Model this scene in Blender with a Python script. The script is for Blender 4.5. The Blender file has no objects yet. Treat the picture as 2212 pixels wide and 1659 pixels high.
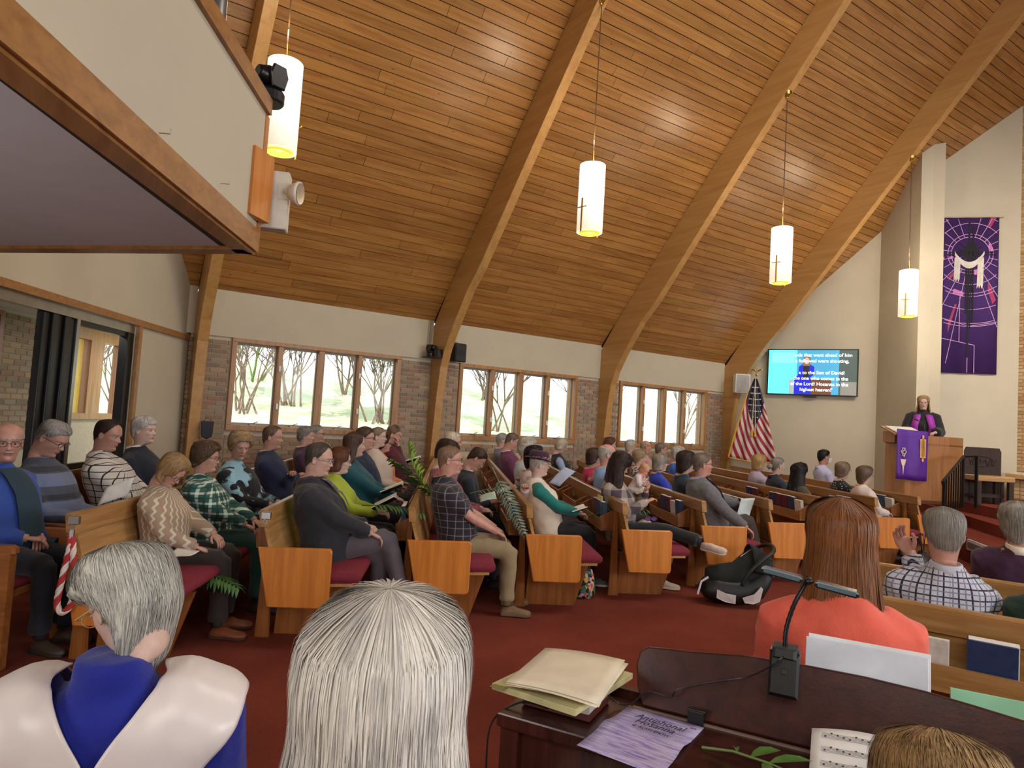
import bpy, bmesh, math, random
import numpy as np
from mathutils import Vector, Matrix, Euler, noise
random.seed(7)
rng = np.random.default_rng(7)
C = bpy.context.scene.collection
R = math.radians
PI = math.pi

# ------------------------------------------------------------------ camera, world, light
def s2l(c):
    out = []
    for x in c[:3]:
        x = x/255.0
        out.append(x/12.92 if x <= 0.04045 else ((x+0.055)/1.055)**2.4)
    return (out[0], out[1], out[2], 1.0)

cam_d = bpy.data.cameras.new('camera')
cam = bpy.data.objects.new('camera', cam_d); C.objects.link(cam)
yaw, pitch, roll, f_px = 0.9980, 0.0566, 0.0603, 1441.3
cy, sy, cp, sp = math.cos(yaw), math.sin(yaw), math.cos(pitch), math.sin(pitch)
Fv = Vector((cp*cy, cp*sy, sp)); Rv = Vector((sy, -cy, 0)); Uv = Rv.cross(Fv)
R2 = math.cos(roll)*Rv + math.sin(roll)*Uv
U2 = -math.sin(roll)*Rv + math.cos(roll)*Uv
M = Matrix((R2, U2, -Fv)).transposed().to_4x4(); M.translation = (0, 0, 1.6)
cam.matrix_world = M
cam_d.sensor_width = 36.0; cam_d.lens = f_px/2212*36.0
cam_d.clip_start = 0.05; cam_d.clip_end = 300
bpy.context.scene.camera = cam
sc = bpy.context.scene
sc.view_settings.view_transform = 'Standard'; sc.view_settings.look = 'None'
sc.view_settings.gamma = 1.0; sc.view_settings.use_curve_mapping = False
sc.view_settings.exposure = 0.35

world = bpy.data.worlds.new('sky'); sc.world = world; world.use_nodes = True
wn = world.node_tree; wn.nodes.clear()
wo = wn.nodes.new('ShaderNodeOutputWorld'); wb = wn.nodes.new('ShaderNodeBackground')
wb.inputs[0].default_value = (0.82, 0.91, 1.0, 1); wb.inputs[1].default_value = 1.9
wn.links.new(wb.outputs[0], wo.inputs[0])
def sun(loc, rot, e):
    l = bpy.data.lights.new('sun', 'SUN'); l.energy = e; l.angle = R(1); l.color = (1, .96, .88)
    o = bpy.data.objects.new('sun', l); C.objects.link(o); o.location = loc; o.rotation_euler = rot; return o
sun((0, 0, 30), (R(38), 0, R(-25)), 2.6)
def area(loc, target, sx, sz, e, col=(1, 1, 1), spread=PI):
    l = bpy.data.lights.new('fill_light', 'AREA'); l.shape = 'RECTANGLE'; l.size = sx; l.size_y = sz; l.energy = e; l.color = col; l.spread = spread
    o = bpy.data.objects.new('fill_light', l); C.objects.link(o); o.location = loc
    o.rotation_euler = (Vector(target)-Vector(loc)).to_track_quat('-Z', 'Y').to_euler(); return o
# cool fill lights added along the windowless right-hand wall, out of view
for wx in (3.3, 7.3, 11.3):
    area((wx, -4.6, 2.6), (wx, 3, 1.2), 2.7, 1.5, 165, (.93, .96, 1))
area((-1.5, -1.5, 3.6), (6, 5, 2.0), 2.5, 1.8, 90, (1, .95, .88))  # warm fill added above and behind the camera
# fill lights added high over the nave and before the chancel, out of view
area((6.5, 1.2, 8.3), (7.5, 5.5, 1.0), 3.0, 3.0, 230, (1, .93, .84))
area((11.5, 1.6, 6.8), (15.0, 5.5, 3.0), 1.5, 1.5, 95, (1, .93, .84), R(110))
# fill light added out of view to brighten the balcony underside and foreground
area((-2.3, 1.2, 1.3), (-.2, 3.6, 2.7), 1.2, .8, 26, (1, .96, .93))
area((1.2, 12.0, 2.6), (1.0, 12.3, 0), .6, .6, 22, (1, .93, .82))  # two fills added behind the glass to brighten the entry
area((-.3, 9.0, 2.6), (-.3, 9.3, 0), .5, .5, 10, (1, .93, .82))

# ------------------------------------------------------------------ materials
MATS = {}
class NT:
    def __init__(s, name):
        s.m = bpy.data.materials.new(name); s.m.use_nodes = True; s.t = s.m.node_tree; s.t.nodes.clear()
        s.o = s.t.nodes.new('ShaderNodeOutputMaterial'); s.b = s.t.nodes.new('ShaderNodeBsdfPrincipled')
        s.t.links.new(s.b.outputs[0], s.o.inputs[0])
    def n(s, ty, **k):
        nd = s.t.nodes.new(ty)
        for a, v in k.items(): setattr(nd, a, v)
        return nd
    def l(s, a, b): s.t.links.new(a, b)
    def coord(s, which='Object', scale=(1, 1, 1), rot=(0, 0, 0)):
        tc = s.n('ShaderNodeTexCoord'); mp = s.n('ShaderNodeMapping')
        mp.inputs['Scale'].default_value = scale; mp.inputs['Rotation'].default_value = rot
        s.l(tc.outputs[which], mp.inputs[0]); return mp.outputs[0]
    def noise(s, vec, scale, detail=3, rough=.55, dist=0):
        nd = s.n('ShaderNodeTexNoise'); nd.inputs['Scale'].default_value = scale; nd.inputs['Detail'].default_value = detail
        nd.inputs['Roughness'].default_value = rough; nd.inputs['Distortion'].default_value = dist
        if vec is not None: s.l(vec, nd.inputs['Vector'])
        return nd.outputs[0]
    def ramp(s, fac, stops):
        nd = s.n('ShaderNodeValToRGB'); cr = nd.color_ramp
        cr.elements[0].position, cr.elements[0].color = stops[0]; cr.elements[1].position, cr.elements[1].color = stops[1]
        for p, c in stops[2:]:
            e = cr.elements.new(p); e.color = c
        s.l(fac, nd.inputs[0]); return nd.outputs[0]
    def math(s, op, a, b=None, c=None):
        nd = s.n('ShaderNodeMath', operation=op)
        for i, x in enumerate((a, b, c)):
            if x is None: continue
            if isinstance(x, (int, float)): nd.inputs[i].default_value = x
            else: s.l(x, nd.inputs[i])
        return nd.outputs[0]
    def mix(s, fac, a, b, mode='MIX'):
        nd = s.n('ShaderNodeMix', data_type='RGBA', blend_type=mode)
        for i, x in ((0, fac), (6, a), (7, b)):
            if isinstance(x, (int, float)): nd.inputs[i].default_value = x
            elif isinstance(x, tuple): nd.inputs[i].default_value = x
            else: s.l(x, nd.inputs[i])
        return nd.outputs[2]
    def base(s, x):
        if isinstance(x, tuple): s.b.inputs['Base Color'].default_value = x
        else: s.l(x, s.b.inputs['Base Color'])
    def rough(s, r): s.b.inputs['Roughness'].default_value = r
    def bump(s, h, strength=.3, dist=.01):
        nd = s.n('ShaderNodeBump'); nd.inputs['Strength'].default_value = strength; nd.inputs['Distance'].default_value = dist
        s.l(h, nd.inputs['Height']); s.l(nd.outputs[0], s.b.inputs['Normal'])
def dk(c, k): return tuple(min(1, x*k) for x in c[:3])+(1,)

def m_plain(name, rgb, rough=.6, metal=0, var=.12, scale=8, bump=0, bscale=60):
    if name in MATS: return MATS[name]
    t = NT(name); c = s2l(rgb); v = t.coord()
    nz = t.noise(v, scale, 4); t.base(t.ramp(nz, [(.3, dk(c, 1-var)), (.7, dk(c, 1+var))]))
    t.rough(rough); t.b.inputs['Metallic'].default_value = metal
    if bump: t.bump(t.noise(v, bscale, 3), bump, .004)
    MATS[name] = t.m; return t.m
def m_emit(name, rgb, e, rough=.4):
    if name in MATS: return MATS[name]
    t = NT(name); c = s2l(rgb); t.base(c); t.b.inputs['Emission Color'].default_value = c; t.b.inputs['Emission Strength'].default_value = e; t.rough(rough)
    MATS[name] = t.m; return t.m
def m_wood(name, rgb, rgb2, axis=0, rough=.35, scale=1.0, attr=None, knots=False, bump=.08):
    if name in MATS: return MATS[name]
    t = NT(name); a, b = s2l(rgb), s2l(rgb2)
    sc_ = [14*scale]*3; sc_[axis] = .9*scale
    v = t.coord('Object', tuple(sc_))
    n1 = t.noise(v, 1.6, 6, .6, .6); n2 = t.noise(v, 9, 3, .6)
    col = t.ramp(n1, [(.32, b), (.62, a)])
    col = t.mix(t.math('MULTIPLY', n2, .45), col, dk(b, .8))
    if attr:
        at = t.n('ShaderNodeAttribute', attribute_name=attr)
        col = t.mix(1.0, col, at.outputs['Color'], 'MULTIPLY')
    if knots:
        vs = [3.2]*3; vs[axis] = 1.5
        vo = t.n('ShaderNodeTexVoronoi'); vo.inputs['Scale'].default_value = 2.1
        t.l(t.coord('Object', tuple(vs)), vo.inputs['Vector'])
        k = t.ramp(vo.outputs['Distance'], [(.03, (1, 1, 1, 1)), (.085, (0, 0, 0, 1))])
        col = t.mix(t.math('MULTIPLY', k, .7), col, s2l((70, 32, 12)))
    t.base(col); t.rough(rough); t.bump(n2, bump, .003)
    MATS[name] = t.m; return t.m

def m_cloth(key, spec):
    """spec: ('plain',rgb) ('plaid',base,line,period,width) ('check',c1,c2,period) ('stripe',c1,c2,period) ('knit',c1,c2) ('floral',[..]) ('dots',base,dot)"""
    if key in MATS: return MATS[key]
    t = NT(key); kind = spec[0]; base = s2l(spec[1])
    tc = t.n('ShaderNodeTexCoord'); sep = t.n('ShaderNodeSeparateXYZ'); t.l(tc.outputs['Object'], sep.inputs[0])
    x, y, z = sep.outputs
    ang = t.math('MULTIPLY', t.math('ARCTAN2', y, t.math('ADD', x, -.02)), .17)
    weave = t.noise(tc.outputs['Object'], 240, 2); fold = t.noise(tc.outputs['Object'], 7, 3, .5, .4)
    def line(cx, per, w, off=0):
        fr = t.math('FRACT', t.math('ADD', t.math('DIVIDE', cx, per), 10+off)); return t.math('LESS_THAN', fr, w)
    col = base
    if kind == 'plaid':
        per, w = spec[3], spec[4]
        l1 = line(ang, per, w); l2 = line(z, per, w)
        m = t.math('MAXIMUM', l1, l2); col = t.mix(m, base, s2l(spec[2]))
        both = t.math('MULTIPLY', l1, l2); col = t.mix(both, col, dk(s2l(spec[2]), .7) if sum(spec[1]) > 300 else dk(s2l(spec[2]), 1.5))
        if len(spec) > 5:
            l3 = t.math('MAXIMUM', line(ang, per, w*.8, .45), line(z, per, w*.8, .45)); col = t.mix(t.math('MULTIPLY', l3, .8), col, s2l(spec[5]))
    elif kind == 'check':
        per = spec[3]; l1 = line(ang, per, .5); l2 = line(z, per, .5)
        col = t.mix(t.math('MULTIPLY', t.math('ADD', l1, l2), .5), base, s2l(spec[2]))
    elif kind == 'stripe':
        col = t.mix(line(z, spec[3], .45), base, s2l(spec[2]))
        if len(spec) > 4: col = t.mix(line(z, spec[3], .2, .5), col, s2l(spec[4]))
    elif kind == 'knit':
        w = t.math('SINE', t.math('MULTIPLY', z, 130)); a2 = t.math('ADD', ang, t.math('MULTIPLY', w, .006))
        l1 = line(a2, .045, .3); col = t.mix(l1, base, s2l(spec[2]))
    elif kind == 'dots':
        vo = t.n('ShaderNodeTexVoronoi'); vo.inputs['Scale'].default_value = 26; vo.inputs['Randomness'].default_value = .3
        t.l(tc.outputs['Object'], vo.inputs['Vector']); col = t.mix(t.math('LESS_THAN', vo.outputs['Distance'], .22), base, s2l(spec[2]))
    elif kind == 'blotch':
        n = t.noise(tc.outputs['Object'], spec[3], 3, .5); col = t.ramp(n, [(.44, base), (.5, s2l(spec[2]))])
        if len(spec) > 4: col = t.mix(t.math('GREATER_THAN', t.noise(tc.outputs['Object'], spec[3]*1.7, 1), .58), col, s2l(spec[4]))
    col = t.mix(t.math('MULTIPLY', fold, .22), col, (0, 0, 0, 1), 'MIX')
    t.base(col); t.rough(.85 if kind != 'satin' else .35)
    if kind == 'satin': t.base(base)
    t.b.inputs['Sheen Weight'].default_value = .15
    hb = t.math('ADD', t.math('MULTIPLY', fold, 4), t.math('MULTIPLY', weave, .5 if kind != 'satin' else .0)); t.bump(hb, .35 if kind != 'satin' else .12, .01)
    MATS[key] = t.m; return t.m

def m_skin(name, rgb):
    if name in MATS: return MATS[name]
    t = NT(name); c = s2l(rgb); v = t.coord()
    n = t.noise(v, 22, 4); n2 = t.noise(v, 120, 2)
    col = t.ramp(n, [(.3, dk(c, .82)), (.7, dk(c, 1.1))]); col = t.mix(t.math('MULTIPLY', n2, .2), col, s2l((165, 85, 70)))
    t.base(col); t.rough(.5); t.b.inputs['Subsurface Weight'].default_value = .08; t.b.inputs['Subsurface Radius'].default_value = (.01, .004, .002)
    t.bump(n2, .1, .002); MATS[name] = t.m; return t.m
def m_hair(name, rgb, rgb2=None, curly=False, rough=.5):
    if name in MATS: return MATS[name]
    t = NT(name); c = s2l(rgb); c2 = s2l(rgb2) if rgb2 else dk(c, .45)
    uv = t.coord('UV', (38, 2.2, 1)) if not curly else t.coord('UV', (16, 9, 1))
    n = t.noise(uv, 1.5, 5, .6, 1.2 if curly else .3); n3 = t.noise(t.coord('Object'), 9, 2)
    f = t.math('ADD', t.math('MULTIPLY', n, .8), t.math('MULTIPLY', n3, .25))
    t.base(t.ramp(f, [(.38, c2), (.62, c)])); t.rough(rough)
    t.b.inputs['Specular IOR Level'].default_value = .35
    t.bump(n, .7 if curly else .5, .012); MATS[name] = t.m; return t.m
def m_glass(name='window_glass'):
    if name in MATS: return MATS[name]
    m = bpy.data.materials.new(name); m.use_nodes = True; t = m.node_tree; t.nodes.clear()
    o = t.nodes.new('ShaderNodeOutputMaterial'); mx = t.nodes.new('ShaderNodeMixShader'); tr = t.nodes.new('ShaderNodeBsdfTransparent'); gl = t.nodes.new('ShaderNodeBsdfGlossy')
    gl.inputs['Roughness'].default_value = .02; lw = t.nodes.new('ShaderNodeLayerWeight'); pw_ = t.nodes.new('ShaderNodeMath'); pw_.operation = 'POWER'; pw_.inputs[1].default_value = 4.0; fr = t.nodes.new('ShaderNodeMath'); fr.operation = 'MULTIPLY_ADD'; fr.inputs[1].default_value = .10; fr.inputs[2].default_value = .006; t.links.new(lw.outputs['Facing'], pw_.inputs[0]); t.links.new(pw_.outputs[0], fr.inputs[0])
    nz = t.nodes.new('ShaderNodeTexNoise'); nz.inputs['Scale'].default_value = .8
    rp = t.nodes.new('ShaderNodeValToRGB'); rp.color_ramp.elements[0].color = (.96, .97, .97, 1); rp.color_ramp.elements[1].color = (.99, .99, .99, 1)
    t.links.new(nz.outputs[0], rp.inputs[0]); t.links.new(rp.outputs[0], tr.inputs[0])
    t.links.new(fr.outputs[0], mx.inputs[0]); t.links.new(tr.outputs[0], mx.inputs[1]); t.links.new(gl.outputs[0], mx.inputs[2]); t.links.new(mx.outputs[0], o.inputs[0])
    MATS[name] = m; return m

# ------------------------------------------------------------------ mesh helpers
def mesh(name, verts, faces, mats, mi=None, smooth=False, uv=None):
    me = bpy.data.meshes.new(name); me.from_pydata([tuple(map(float, v)) for v in verts], [], faces)
    for m in (mats if isinstance(mats, (list, tuple)) else [mats]): me.materials.append(m)
    if mi is not None: me.polygons.foreach_set('material_index', mi)
    if smooth: me.polygons.foreach_set('use_smooth', [True]*len(me.polygons))
    if uv is not None:
        l = me.uv_layers.new(name='UVMap'); idx = np.empty(len(me.loops), dtype=np.int32); me.loops.foreach_get('vertex_index', idx)
        l.data.foreach_set('uv', np.asarray(uv, dtype=np.float32)[idx].ravel())
    me.update(); return me
def obj(name, me, parent=None, loc=None, rotz=None, mat=None):
    o = bpy.data.objects.new(name, me); C.objects.link(o)
    if parent is not None: o.parent = parent
    if loc is not None: o.location = loc
    if rotz is not None: o.rotation_euler = (0, 0, rotz)
    return o
def tag(o, label=None, cat=None, group=None, kind=None):
    if label: o['label'] = label
    if cat: o['category'] = cat
    if group: o['group'] = group
    if kind: o['kind'] = kind
    return o
def thing(name, label, cat, loc=(0, 0, 0), rotz=0, group=None):
    o = bpy.data.objects.new(name, None); C.objects.link(o); o.empty_display_size = .1
    o.location = loc; o.rotation_euler = (0, 0, rotz); return tag(o, label, cat, group)

class MB:
    def __init__(s): s.v = []; s.f = []; s.mi = []; s.cur = 0
    def add(s, vs, fs):
        n = len(s.v); s.v += [tuple(v) for v in vs]; s.f += [tuple(i+n for i in f) for f in fs]; s.mi += [s.cur]*len(fs); return s
    def box(s, a, b, bev=0):
        x0, y0, z0 = [min(p, q) for p, q in zip(a, b)]; x1, y1, z1 = [max(p, q) for p, q in zip(a, b)]
        return s.prism([(x0, y0), (x1, y0), (x1, y1), (x0, y1)], z0, z1, 'z', bev)
    def prism(s, poly, lo, hi, axis='z', bev=0):
        """extrude a polygon; axis z: (x,y); axis x: (y,z); axis y: (x,z)"""
        n = len(poly)
        def P(p, h): return {'z': (p[0], p[1], h), 'x': (h, p[0], p[1]), 'y': (p[0], h, p[1])}[axis]
        if bev:
            cx = sum(p[0] for p in poly)/n; cy_ = sum(p[1] for p in poly)/n
            def ins(p):
                d = Vector((cx-p[0], cy_-p[1])); L = d.length or 1; d = d/L*min(bev*1.4, L*.5); return (p[0]+d.x, p[1]+d.y)
            q = [ins(p) for p in poly]
            rings = [[P(p, lo) for p in q], [P(p, lo+bev) for p in poly], [P(p, hi-bev) for p in poly], [P(p, hi) for p in q]]
        else: rings = [[P(p, lo) for p in poly], [P(p, hi) for p in poly]]
        vs = [v for r in rings for v in r]; fs = [tuple(range(n))[::-1], tuple(range(len(vs)-n, len(vs)))]
        for k in range(len(rings)-1):
            for i in range(n):
                j = (i+1) % n; fs.append((k*n+i, k*n+j, (k+1)*n+j, (k+1)*n+i))
        return s.add(vs, fs)
    def obox(s, c, ax, half, bev=0):
        """oriented box: centre, three axes, half sizes"""
        m = MB().box((-half[0], -half[1], -half[2]), half, bev)
        ax = [Vector(a) for a in ax]; c = Vector(c)
        return s.add([c+ax[0]*v[0]+ax[1]*v[1]+ax[2]*v[2] for v in m.v], m.f)
    def tube(s, pts, r, n=8, cap=True, sx=1, ref=None):
        pts = [Vector(p) for p in pts]; rs = r if isinstance(r, (list, tuple)) else [r]*len(pts)
        vs = []; prev = None
        for i, p in enumerate(pts):
            d = (pts[min(i+1, len(pts)-1)]-pts[max(i-1, 0)]); d = d.normalized() if d.length > 1e-9 else Vector((0, 0, 1))
            if prev is None:
                a = Vector(ref) if ref else (Vector((0, 0, 1)) if abs(d.z) < .9 else Vector((1, 0, 0)))
                u = d.cross(a).normalized()
            else:
                u = (prev-d*prev.dot(d)); u = u.normalized() if u.length > 1e-6 else d.orthogonal().normalized()
            prev = u; w = d.cross(u)
            for k in range(n):
                t = 2*PI*k/n; vs.append(p+u*math.cos(t)*rs[i]*sx+w*math.sin(t)*rs[i])
        fs = []
        for i in range(len(pts)-1):
            for k in range(n):
                j = (k+1) % n; fs.append((i*n+k, i*n+j, (i+1)*n+j, (i+1)*n+k))
        if cap: fs += [tuple(range(n))[::-1], tuple(range((len(pts)-1)*n, len(pts)*n))]
        return s.add(vs, fs)
    def lathe(s, prof, n=16, c=(0, 0, 0), cap=True):
        vs = []; fs = []
        for r, z in prof:
            for k in range(n): t = 2*PI*k/n; vs.append((c[0]+r*math.cos(t), c[1]+r*math.sin(t), c[2]+z))
        for i in range(len(prof)-1):
            for k in range(n): j = (k+1) % n; fs.append((i*n+k, i*n+j, (i+1)*n+j, (i+1)*n+k))
        if cap: fs += [tuple(range(n))[::-1], tuple(range((len(prof)-1)*n, len(prof)*n))]
        return s.add(vs, fs)
    def ball(s, c, r, n=10, m=8, sc=(1, 1, 1)):
        vs = [(c[0], c[1], c[2]-r*sc[2])]; fs = []
        for i in range(1, m):
            a = PI*i/m
            for k in range(n): t = 2*PI*k/n; vs.append((c[0]+r*sc[0]*math.sin(a)*math.cos(t), c[1]+r*sc[1]*math.sin(a)*math.sin(t), c[2]-r*sc[2]*math.cos(a)))
        vs.append((c[0], c[1], c[2]+r*sc[2])); N = len(vs)-1
        for k in range(n):
            j = (k+1) % n; fs.append((0, 1+j, 1+k)); fs.append((N, N-n+k, N-n+j))
        for i in range(m-2):
            for k in range(n): j = (k+1) % n; a = 1+i*n; fs.append((a+k, a+j, a+n+j, a+n+k))
        return s.add(vs, fs)
    def strip(s, pts, w, nrm, th=.002):
        """flat ribbon along pts, width w, lifted along nrm"""
        nrm = Vector(nrm)
        for a, b in zip(pts, pts[1:]):
            a, b = Vector(a), Vector(b); d = (b-a)
            if d.length < 1e-6: continue
            q = d.normalized().cross(nrm)*w/2
            s.add([a-q+nrm*th, b-q+nrm*th, b+q+nrm*th, a+q+nrm*th], [(0, 1, 2, 3)])
        return s
    def build(s, name, mats, parent=None, smooth=False, **k):
        me = mesh(name, s.v, s.f, mats, s.mi if isinstance(mats, (list, tuple)) else None, smooth)
        if len(s.f) < 6000:
            bm = bmesh.new(); bm.from_mesh(me); bmesh.ops.recalc_face_normals(bm, faces=bm.faces); bm.to_mesh(me); bm.free()
        return obj(name, me, parent, **k)
def bevel(o, w=.004, seg=2):
    m = o.modifiers.new('bevel', 'BEVEL'); m.width = w; m.segments = seg; m.limit_method = 'ANGLE'; return o
def tint_attr(me, cols):
    a = me.color_attributes.new('tint', 'FLOAT_COLOR', 'POINT'); a.data.foreach_set('color', np.asarray(cols, dtype=np.float32).ravel())
def text(body, size, mat, parent, loc, ax, ay, name='lettering', align='CENTER', extr=.0015, shear=0, font_w=0, spacing=1):
    cu = bpy.data.curves.new('t', 'FONT'); cu.body = body; cu.size = size; cu.align_x = align; cu.extrude = extr; cu.shear = shear; cu.offset = font_w; cu.resolution_u = 3; cu.space_line = spacing
    o = bpy.data.objects.new('t', cu); C.objects.link(o)
    dg = bpy.context.evaluated_depsgraph_get(); me = bpy.data.meshes.new_from_object(o.evaluated_get(dg))
    bpy.data.objects.remove(o); me.materials.clear(); me.materials.append(mat)
    az = Vector(ax).cross(Vector(ay)); m4 = Matrix((Vector(ax), Vector(ay), az)).transposed().to_4x4(); m4.translation = Vector(loc)
    me.transform(m4); return obj(name, me, parent)
# ------------------------------------------------------------------ the building
W = 10.93; S = 3.973; XB = [1.36, 5.289, 9.262, 13.235]; BW = .15
YR = 3.0                                    # ridge line
CD = Vector((0, -.6786, .7345)); CN = Vector((0, -.7345, -.6786))   # up the left slope, its inward normal
def zc(y): return 3.30+(10.97-y)*1.0824     # ceiling height over y on the left slope
ZR = zc(YR)
pine, pine2 = (182, 122, 62), (150, 92, 42)
M_PLANK = m_wood('pine_plank', (184, 136, 78), (150, 102, 52), 0, .3, .8, 'tint', True)
M_BEAM = m_wood('beam_wood', (194, 150, 92), (174, 128, 72), 1, .4, .5)
M_OAK = m_wood('oak', (176, 112, 54), (132, 78, 34), 0, .3)
M_OAKL = m_wood('light_oak', (196, 160, 108), (160, 118, 70), 0, .32)
M_PANEL = m_wood('oak_end_panel', (214, 134, 56), (184, 108, 42), 2, .32)
M_TRIM = m_wood('trim_wood', (172, 124, 76), (140, 96, 54), 0, .4)
M_FRAME = m_wood('window_frame_wood', (186, 138, 88), (150, 102, 58), 2, .4)
M_WHITE = m_plain('white_wall_paint', (190, 180, 158), .8, 0, .04, 2, .05, 90)
M_SOFF = m_plain('soffit_paint', (196, 198, 204), .85, 0, .05, 2)
M_BLACK = m_plain('black_plastic', (18, 18, 20), .35)
M_METAL = m_plain('silver_metal', (190, 190, 190), .3, 1)
M_BRASS = m_plain('brass', (200, 160, 80), .3, 1)
M_GLASS = m_glass()
def m_carpet():
    t = NT('red_carpet'); v = t.coord(); a = t.noise(v, 1.1, 4, .6); b = t.noise(v, 160, 3, .7); c = t.noise(v, 420, 2)
    col = t.ramp(a, [(.3, s2l((112, 54, 44))), (.7, s2l((136, 68, 54)))])
    col = t.mix(t.math('MULTIPLY', t.math('GREATER_THAN', b, .58), .5), col, s2l((60, 22, 16)))
    col = t.mix(t.math('MULTIPLY', t.math('GREATER_THAN', c, .62), .4), col, s2l((178, 88, 58)))
    t.base(col); t.rough(1); t.bump(b, .5, .01); t.b.inputs['Specular IOR Level'].default_value = .05; return t.m
M_CARPET = m_carpet()
def m_brick(name, stops):
    t = NT(name); at = t.n('ShaderNodeAttribute', attribute_name='tint'); sp = t.n('ShaderNodeSeparateColor'); t.l(at.outputs['Color'], sp.inputs[0])
    col = t.ramp(sp.outputs[0], stops); n = t.noise(t.coord('Object'), 30, 5, .7); col = t.mix(t.math('MULTIPLY', n, .22), col, s2l((90, 64, 50)))
    t.base(col); t.rough(.9); t.bump(n, .5, .006); return t.m
M_BRICK = m_brick('brick_face', [(0, s2l((176, 150, 122))), (.3, s2l((158, 134, 110))), (.55, s2l((160, 144, 122))), (.8, s2l((136, 118, 100))), (1, s2l((160, 122, 98)))])
M_TANBRICK = m_brick('tan_brick_face', [(0, s2l((198, 164, 112))), (.4, s2l((184, 146, 96))), (.8, s2l((164, 124, 80))), (1, s2l((190, 158, 112)))])
M_MORTAR = m_plain('mortar', (190, 178, 158), .95, 0, .08, 20, .2)

# floor
MB().prism([(-9, -6), (17.5, -6), (17.5, 11.1), (4, 11.1), (1.3, 11.1), (1.0, 14.2), (-9, 14.2)], -.12, 0).build('floor', M_CARPET)['kind'] = 'structure'
bpy.data.objects['floor']['label'] = 'dark red flecked carpet floor'

def structure(o, label=None):
    o['kind'] = 'structure'
    if label: o['label'] = label
    return o
# ceiling: dark backing plane with planks on it, both slopes
cl = MB()
o1 = Vector((0, 10.97, 3.30))
tt = (10.97-YR)/.6786
for sgn in (1, -1):
    def mir(p): return (p[0], p[1], p[2]) if sgn == 1 else (p[0], 2*YR-p[1], p[2])
    q = [(-9, 0), (17.5, 0), (17.5, tt), (-9, tt)]
    pts = [o1+CD*b+Vector((a, 0, 0)) for a, b in q]; back = [p-CN*.12 for p in pts]
    pts = [mir(p-CN*.012) for p in pts]; back = [mir(p) for p in back]
    cl.add(pts+back, [(0, 1, 2, 3), (7, 6, 5, 4), (0, 4, 5, 1), (1, 5, 6, 2), (2, 6, 7, 3), (3, 7, 4, 0)])
ceiling = structure(cl.build('ceiling', m_plain('dark_joint', (58, 34, 18), .9)), 'steep pitched pine plank ceiling')
pw = .150; planks = []
row = 0; t = 0.0
while t < tt-.02:
    w = min(pw, tt-t); x = 1.45
    row += 1; r0 = random.Random(row*17)
    for bx0, bx1 in ((-4.5, XB[0]), (XB[0]+BW, XB[1]), (XB[1]+BW, XB[2]), (XB[2]+BW, XB[3]), (XB[3]+BW, 17.4)):
        cuts = [bx0]
        if bx0 > 0:
            a = bx0+r0.uniform(.5, 3.2)
            if a < bx1-.4: cuts.append(a)
        cuts.append(bx1)
        for a, b in zip(cuts, cuts[1:]):
            planks.append((a, b, t, w))
    t += pw
def plank_geo(a, b, t, w, mirror=False):
    g = .0055; c = o1+CD*(t+w/2)+Vector(((a+b)/2, 0, 0))
    m = MB().obox(c-CN*.004, ((1, 0, 0), CD, CN), ((b-a)/2-.003, w/2-g, .008)); v = m.v
    if mirror: v = [(p[0], 2*YR-p[1], p[2]) for p in v]
    return v, m.f
def plank_tint(r):
    k = r.uniform(.84, 1.1); return (k, k*r.uniform(.96, 1.0), k*r.uniform(.9, 1.0), 1)
Fw, Cp = Vector(Fv), Vector((0, 0, 1.6))
def px_of(p):
    d = Vector(p)-Cp; z = d.dot(Fv)
    if z < .3: return None
    return (1106+f_px*d.dot(R2)/z, 829.5-f_px*d.dot(U2)/z, z)
vis = []
for pl in planks:
    c = o1+CD*(pl[2]+pl[3]/2)+Vector(((pl[0]+pl[1])/2, 0, 0)); q = px_of(c); ok = False
    for xx in (pl[0]+.1, (pl[0]+pl[1])/2, pl[1]-.1):
        q2 = px_of(o1+CD*pl[2]+Vector((xx, 0, 0)))
        if q2 and 540 < q2[0] < 2230 and -20 < q2[1] < 800: ok = True
    vis.append(((q[2] if q else 99) if ok else 999, pl))
vis.sort(key=lambda a: a[0])
rr = random.Random(3)
for i, (d, pl) in enumerate(vis[:300]):
    if d > 900: break
    v, f = plank_geo(*pl); me = mesh('plank', v, f, M_PLANK); tint_attr(me, [plank_tint(rr)]*len(v)); obj('plank', me, ceiling)
sb = MB(); cols = []
for d, pl in vis[300:] if len(vis) > 300 else []:
    v, f = plank_geo(*pl); sb.add(v, f); cols += [plank_tint(rr)]*len(v)
for row in range(int(tt/.6)):
    for x0, x1 in ((-9, 0), (0, 4), (4, 8), (8, 12), (12, 17.5)):
        v, f = plank_geo(x0, x1, row*.6, .6, True); sb.add(v, f); cols += [plank_tint(rr)]*len(v)
o = sb.build('planks', M_PLANK, ceiling); tint_attr(o.data, cols); o['kind'] = 'stuff'

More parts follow.
